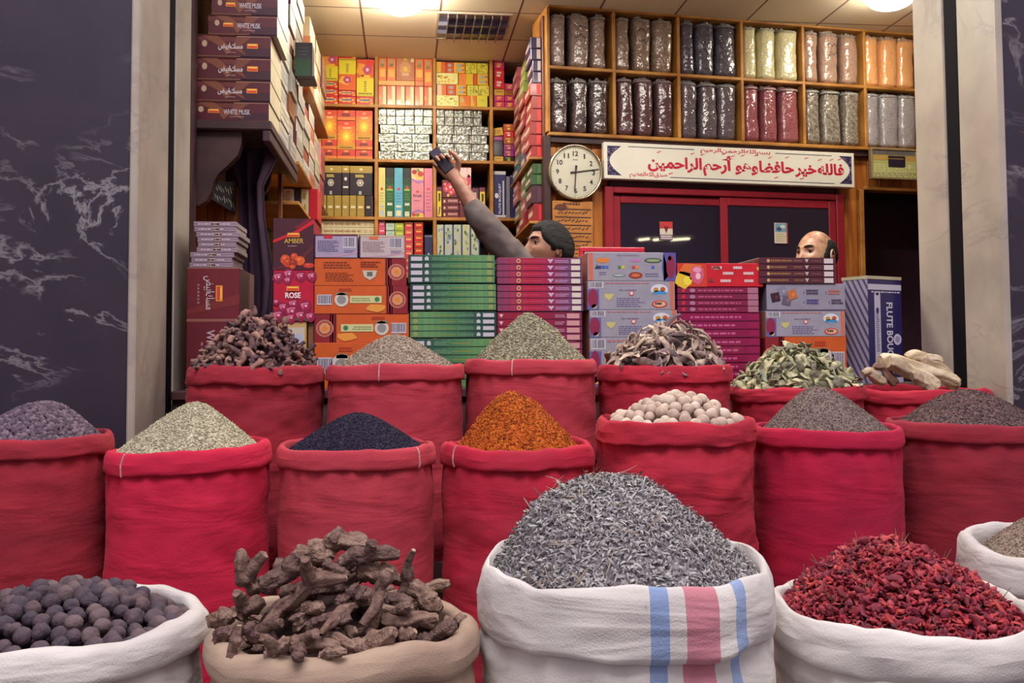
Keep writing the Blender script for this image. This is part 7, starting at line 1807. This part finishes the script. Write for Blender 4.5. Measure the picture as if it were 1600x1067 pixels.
def person(label, px, py, Y, yaw, pitch, skin, shirt, hair_mask, hair_t, arm=None, facial=None, roll=0.0):
    hc = W(px, py, Y)                                   # middle of the head
    root = thing('person', label, 'person', (hc.x, hc.y, 0))
    HM = Matrix.Translation(Vector((0, 0, hc.z))) @ Matrix.Rotation(yaw, 4, 'Z') @ Matrix.Rotation(pitch, 4, 'X') @ Matrix.Rotation(roll, 4, 'Y')
    by = yaw * .8; BM = Matrix.Rotation(by, 4, 'Z')
    hz = hc.z
    hv, hf = head_geo(); V = [HM @ p for p in hv]; Fc = list(hf)
    def L(x, y, z): return BM @ Vector((x, y + .015, z))
    neck = hz - .13; sh = hz - .235; hip = hz * .535; knee = hz * .30
    J = {'pelvis': (L(0, .02, hip), .15, .105), 'waist': (L(0, .02, hip + .18), .135, .10), 'chest': (L(0, .03, sh - .10), .155, .115), 'upper': (L(0, .03, sh + .01), .10, .08), 'neck': (L(0, .025, neck + .0), .056, .058), 'skull': (L(0, .008, hz - .05), .05, .055)}
    E_ = [('pelvis', 'waist'), ('waist', 'chest'), ('chest', 'upper'), ('upper', 'neck'), ('neck', 'skull')]
    for s_, sx in (('l', 1), ('r', -1)):
        J['hip' + s_] = (L(sx * .09, .02, hip - .06), .095, .095); J['knee' + s_] = (L(sx * .10, .01, knee), .06, .06); J['ankle' + s_] = (L(sx * .10, .03, .09), .042, .042); J['toe' + s_] = (L(sx * .11, -.13, .035), .04, .03)
        E_ += [('pelvis', 'hip' + s_), ('hip' + s_, 'knee' + s_), ('knee' + s_, 'ankle' + s_), ('ankle' + s_, 'toe' + s_)]
        if arm and s_ == arm['side']:
            S_, El, Wr = [p - Vector((hc.x, hc.y, 0)) for p in arm['pts']]
        else:
            S_, El, Wr = L(sx * .185, .03, sh - .02), L(sx * .235, .05, sh - .30), L(sx * .22, -.06, sh - .53)
        J['sh' + s_] = (S_, .058, .058); J['el' + s_] = (El, .041, .041); J['wr' + s_] = (Wr, .027, .030)
        if not (arm and s_ == arm['side']):
            hd = (Wr - El).normalized(); J['hand' + s_] = (Wr + hd * .09, .03, .02); J['fing' + s_] = (Wr + hd * .16, .018, .014); E_ += [('wr' + s_, 'hand' + s_), ('hand' + s_, 'fing' + s_)]
        E_ += [('upper', 'sh' + s_), ('sh' + s_, 'el' + s_), ('el' + s_, 'wr' + s_)]
    v, f = limb_mesh(J, E_, BM.to_3x3() @ Vector((1, 0, 0))); b0 = len(V); V += v; Fc += [tuple(i + b0 for i in q) for q in f]
    if arm:
        # the hand that holds the little black device: palm, four fingers bent round it, a thumb along its side
        Wr = J['wr' + arm['side']][0]; ax = arm['hand'].normalized(); acr = arm['across'].normalized(); nor = ax.cross(acr).normalized()
        if nor.y > 0: nor = -nor                         # towards the camera: the back of the fingers shows
        pc_ = Wr + ax * .050
        HJ = {'w': (Wr, .026, .028), 'p1': (Wr + ax * .035, .036, .022), 'p2': (Wr + ax * .075, .038, .019)}
        v, f = limb_mesh(HJ, [('w', 'p1'), ('p1', 'p2')], acr); b0 = len(V); V += v; Fc += [tuple(i + b0 for i in q) for q in f]
        dev_c = Wr + ax * .10 + nor * .016
        for q in range(4):
            off = acr * (-.030 + .020 * q); b_ = Wr + ax * (.078 + .006 * (1 - abs(q - 1.2))) + off - nor * .004
            ln = (.036, .042, .039, .030)[q]
            pts = finger(b_, [ax * .75 + nor * .55 + acr * .05 * (q - 1.5), nor * .95 + ax * .15 - acr * .1, nor * .45 - ax * .85], [ln, ln * .66, ln * .5], None)
            FJ = {'a': (pts[0], .0098, .0098), 'b': (pts[1], .0092, .0092), 'c': (pts[2], .0082, .0082), 'd': (pts[3], .0068, .0068)}
            v, f = limb_mesh(FJ, [('a', 'b'), ('b', 'c'), ('c', 'd')], acr); b0 = len(V); V += v; Fc += [tuple(i + b0 for i in q2) for q2 in f]
        pts = finger(Wr + ax * .03 + acr * .030, [ax * .6 + acr * .7 + nor * .35, ax * .9 + nor * .35 + acr * .05, ax + nor * .1 - acr * .25], [.036, .034, .026], None)
        FJ = {'a': (pts[0], .0135, .0135), 'b': (pts[1], .0112, .0112), 'c': (pts[2], .0098, .0098), 'd': (pts[3], .0078, .0078)}
        v, f = limb_mesh(FJ, [('a', 'b'), ('b', 'c'), ('c', 'd')], acr); b0 = len(V); V += v; Fc += [tuple(i + b0 for i in q2) for q2 in f]
        arm['dev'] = (dev_c + Vector((hc.x, hc.y, 0)), ax, acr, nor)
    body = bpy.data.objects.new('body', fuse(V, Fc, .0042, skin, 2)); COL.objects.link(body); body.parent = root
    # shirt: the same torso and arms, a little larger, with folds
    SJ = {k_: J[k_] for k_ in ('pelvis', 'waist', 'chest', 'upper')}
    SJ = {k_: (p, a * 1.1 + .006, b_ * 1.1 + .006) for k_, (p, a, b_) in SJ.items()}; SJ['collar'] = (L(0, .03, neck - .055), .066, .066); SE = [('pelvis', 'waist'), ('waist', 'chest'), ('chest', 'upper'), ('upper', 'collar')]
    for s_ in 'lr':
        S_, El, Wr = J['sh' + s_][0], J['el' + s_][0], J['wr' + s_][0]
        cuff = El.lerp(Wr, .30 if arm and s_ == arm['side'] else .9)
        SJ['sh' + s_] = (S_, .074, .074); SJ['el' + s_] = (El, .058, .058); SJ['cu' + s_] = (cuff, .047, .047); SE += [('upper', 'sh' + s_), ('sh' + s_, 'el' + s_), ('el' + s_, 'cu' + s_)]
    v, f = limb_mesh(SJ, SE, BM.to_3x3() @ Vector((1, 0, 0))); mb = MB(); tm = fuse(v, f, .008, shirt, 10); v = [p.co.copy() for p in tm.vertices]; f = [tuple(p.vertices) for p in tm.polygons]; bpy.data.meshes.remove(tm)
    v = [p + Vector((mnoise.noise(p * 22), mnoise.noise(p * 22 + Vector((9, 0, 0))), mnoise.noise(p * 22 + Vector((0, 9, 0))))) * .006 for p in v]
    mb.add(v, f, shirt); mb.build('shirt', root, smooth=True)
    TJ = {'pelvis': (J['pelvis'][0] - Vector((0, 0, .02)), .162, .118)}; TE = []
    for s_ in 'lr':
        TJ['hip' + s_] = (J['hip' + s_][0], .105, .105); TJ['knee' + s_] = (J['knee' + s_][0], .075, .075); TJ['cuff' + s_] = (J['ankle' + s_][0] + Vector((0, 0, .0)), .062, .062); TE += [('pelvis', 'hip' + s_), ('hip' + s_, 'knee' + s_), ('knee' + s_, 'cuff' + s_)]
    v, f = limb_mesh(TJ, TE, BM.to_3x3() @ Vector((1, 0, 0))); mb = MB(); tm = fuse(v, f, .009, shirt, 10); v = [p.co.copy() for p in tm.vertices]; f = [tuple(p.vertices) for p in tm.polygons]; bpy.data.meshes.remove(tm); mb.add(v, f, M((50, 46, 60), .8, .1, 20)); mb.build('trousers', root, smooth=True)
    for s_ in 'lr':
        a, t_ = J['ankle' + s_][0], J['toe' + s_][0]; mb = MB(); d = (t_ - a); d.z = 0; d.normalize()
        rows = []
        for q in range(9):
            tt = q / 8; c = a - d * .05 + d * .26 * tt; hh = .075 - .035 * tt; ww = .036 + .012 * math.sin(tt * 3.0); w_ = Vector((-d.y, d.x, 0))
            rows.append([Vector((c.x, c.y, 0)) + w_ * ww * math.cos(2 * math.pi * j / 12) + Vector((0, 0, hh * .5 + hh * .5 * math.sin(2 * math.pi * j / 12))) for j in range(12)])
        mb.grid(rows, M((40, 30, 30), .4, 0)); mb.fan(rows[0], M((40, 30, 30), .4, 0)); mb.fan(rows[-1], M((40, 30, 30), .4, 0)); mb.build('shoe', root, smooth=True)
    # hair, eyes, brows
    mb = hair_geo(hair_mask, hair_t); mb.v = [tuple(HM @ Vector(p)) for p in mb.v]; mb.build('hair', root, smooth=True)
    for sx in (-1, 1):
        mb = MB(); c = Vector((sx * .031, -.0745, .015)); R_ = .0112; rows = []
        for q in range(9):
            th = math.pi * q / 8; rows.append([HM @ (c + Vector((R_ * math.sin(th) * math.cos(2 * math.pi * j / 14), -R_ * math.cos(th), R_ * math.sin(th) * math.sin(2 * math.pi * j / 14)))) for j in range(14)])
        mb.grid(rows[:3], M((36, 22, 18), .2, 0)); mb.grid(rows[2:], M((150, 132, 124), .3, 0)); mb.build('eye', root, smooth=True)
        mb = MB(); pts = []
        for q in range(7):
            t = q / 6; xx = sx * (.014 + .036 * t); zz = .034 + .006 * math.sin(t * 2.6) ; 
            yy = -.098 * math.sqrt(max(0, 1 - (xx / .078) ** 2 - (zz / .118) ** 2)) - .0085
            pts.append(HM @ Vector((xx, yy, zz)))
        mb.tube(pts, [.0025, .004, .0044, .0042, .0036, .003, .0015], HAIRM, 7, rough=.4, seed=sx); mb.build('eyebrow', root, smooth=True)
        # upper lid
        mb = MB(); pts = [HM @ (c + Vector((.0125 * math.cos(math.pi * q / 8), -.0118 * math.sin(math.pi * q / 8) - .001, .0055 + .004 * math.sin(math.pi * q / 8)))) for q in range(9)]
        mb.tube(pts, .0028, skin, 6); mb.build('eyelid', root, smooth=True)
    if facial:
        mb = hair_geo(facial, .004); mb.v = [tuple(HM @ Vector(p)) for p in mb.v]; mb.build('beard', root, smooth=True)
    return root, arm
def mask_full(p):
    # short hair over the whole skull, hairline across the forehead, sideburns before the ears
    line = .062 - .03 * max(0, p.y + .05) / .05 if p.y < 0 else (.032 - .115 * min(1, p.y / .05))
    if p.y < 0: line = .068 if abs(p.x) < .035 else .068 - (abs(p.x) - .035) * 1.6
    if -.03 < p.y < .0 and abs(p.x) > .055: line = -.012
    return (p.z - line) / .012
def mask_bald(p):
    # bald crown: hair only round the back and sides, with sideburns
    top = .078 + .25 * max(0, p.y - .03); low = -.06 if p.y > .03 else -.03
    return min((top - p.z) / .02, (p.z - low) / .012, (p.y + .040 - .55 * max(0, p.z - .0)) / .012)
def mask_stubble(p):
    return min((-.045 - p.z) / .02, (-p.y + .02) / .03, 1.0) * (.4 if abs(p.x) < .02 and p.z > -.078 else 1)
YP1 = 4.15
sh_ = W(822, 428, YP1 - .1); el_ = W(752, 345, YP1 - .14); wr_ = W(713, 281, YP1 - .12)
tipd = W(672, 230, YP1 - .12) - wr_
side_ = Vector((tipd.z, 0, -tipd.x))
armd = dict(side='l', pts=(sh_, el_, wr_), hand=tipd, across=side_)
m1, armd = person('person with short dark hair reaching up to the shelves with a black device', 856, 391, YP1, math.radians(-68), math.radians(-8), SKIN1, M((96, 84, 80), .85, .12, 14, rgb2=(74, 64, 66)), mask_full, .016, armd)
dc, ax, acr, nor = armd['dev']
k = MB(); R3 = Matrix((acr, ax, nor)).transposed().to_4x4()
k.cbox(-.024, -.055, -.008, .024, .058, .008, M((46, 36, 50), .35, .05, 20), .003)
f = Face(k, (-.024, -.055, .008), (1, 0, 0), (0, 1, 0), .048, .113, .0004); f.rect(.08, .5, .92, .95, P((70, 62, 84), .2))
o = k.build('handheld_device'); o.matrix_world = Matrix.Translation(dc) @ R3
tag(o, 'small black handheld device held up in the raised hand', 'device')
m2, _ = person('balding person behind the brown bundle, head turned towards the raised arm', 1275, 401, 4.2, math.radians(-62), math.radians(-2), SKIN2, M((70, 66, 84), .85, .12, 14), mask_bald, .0065, None)
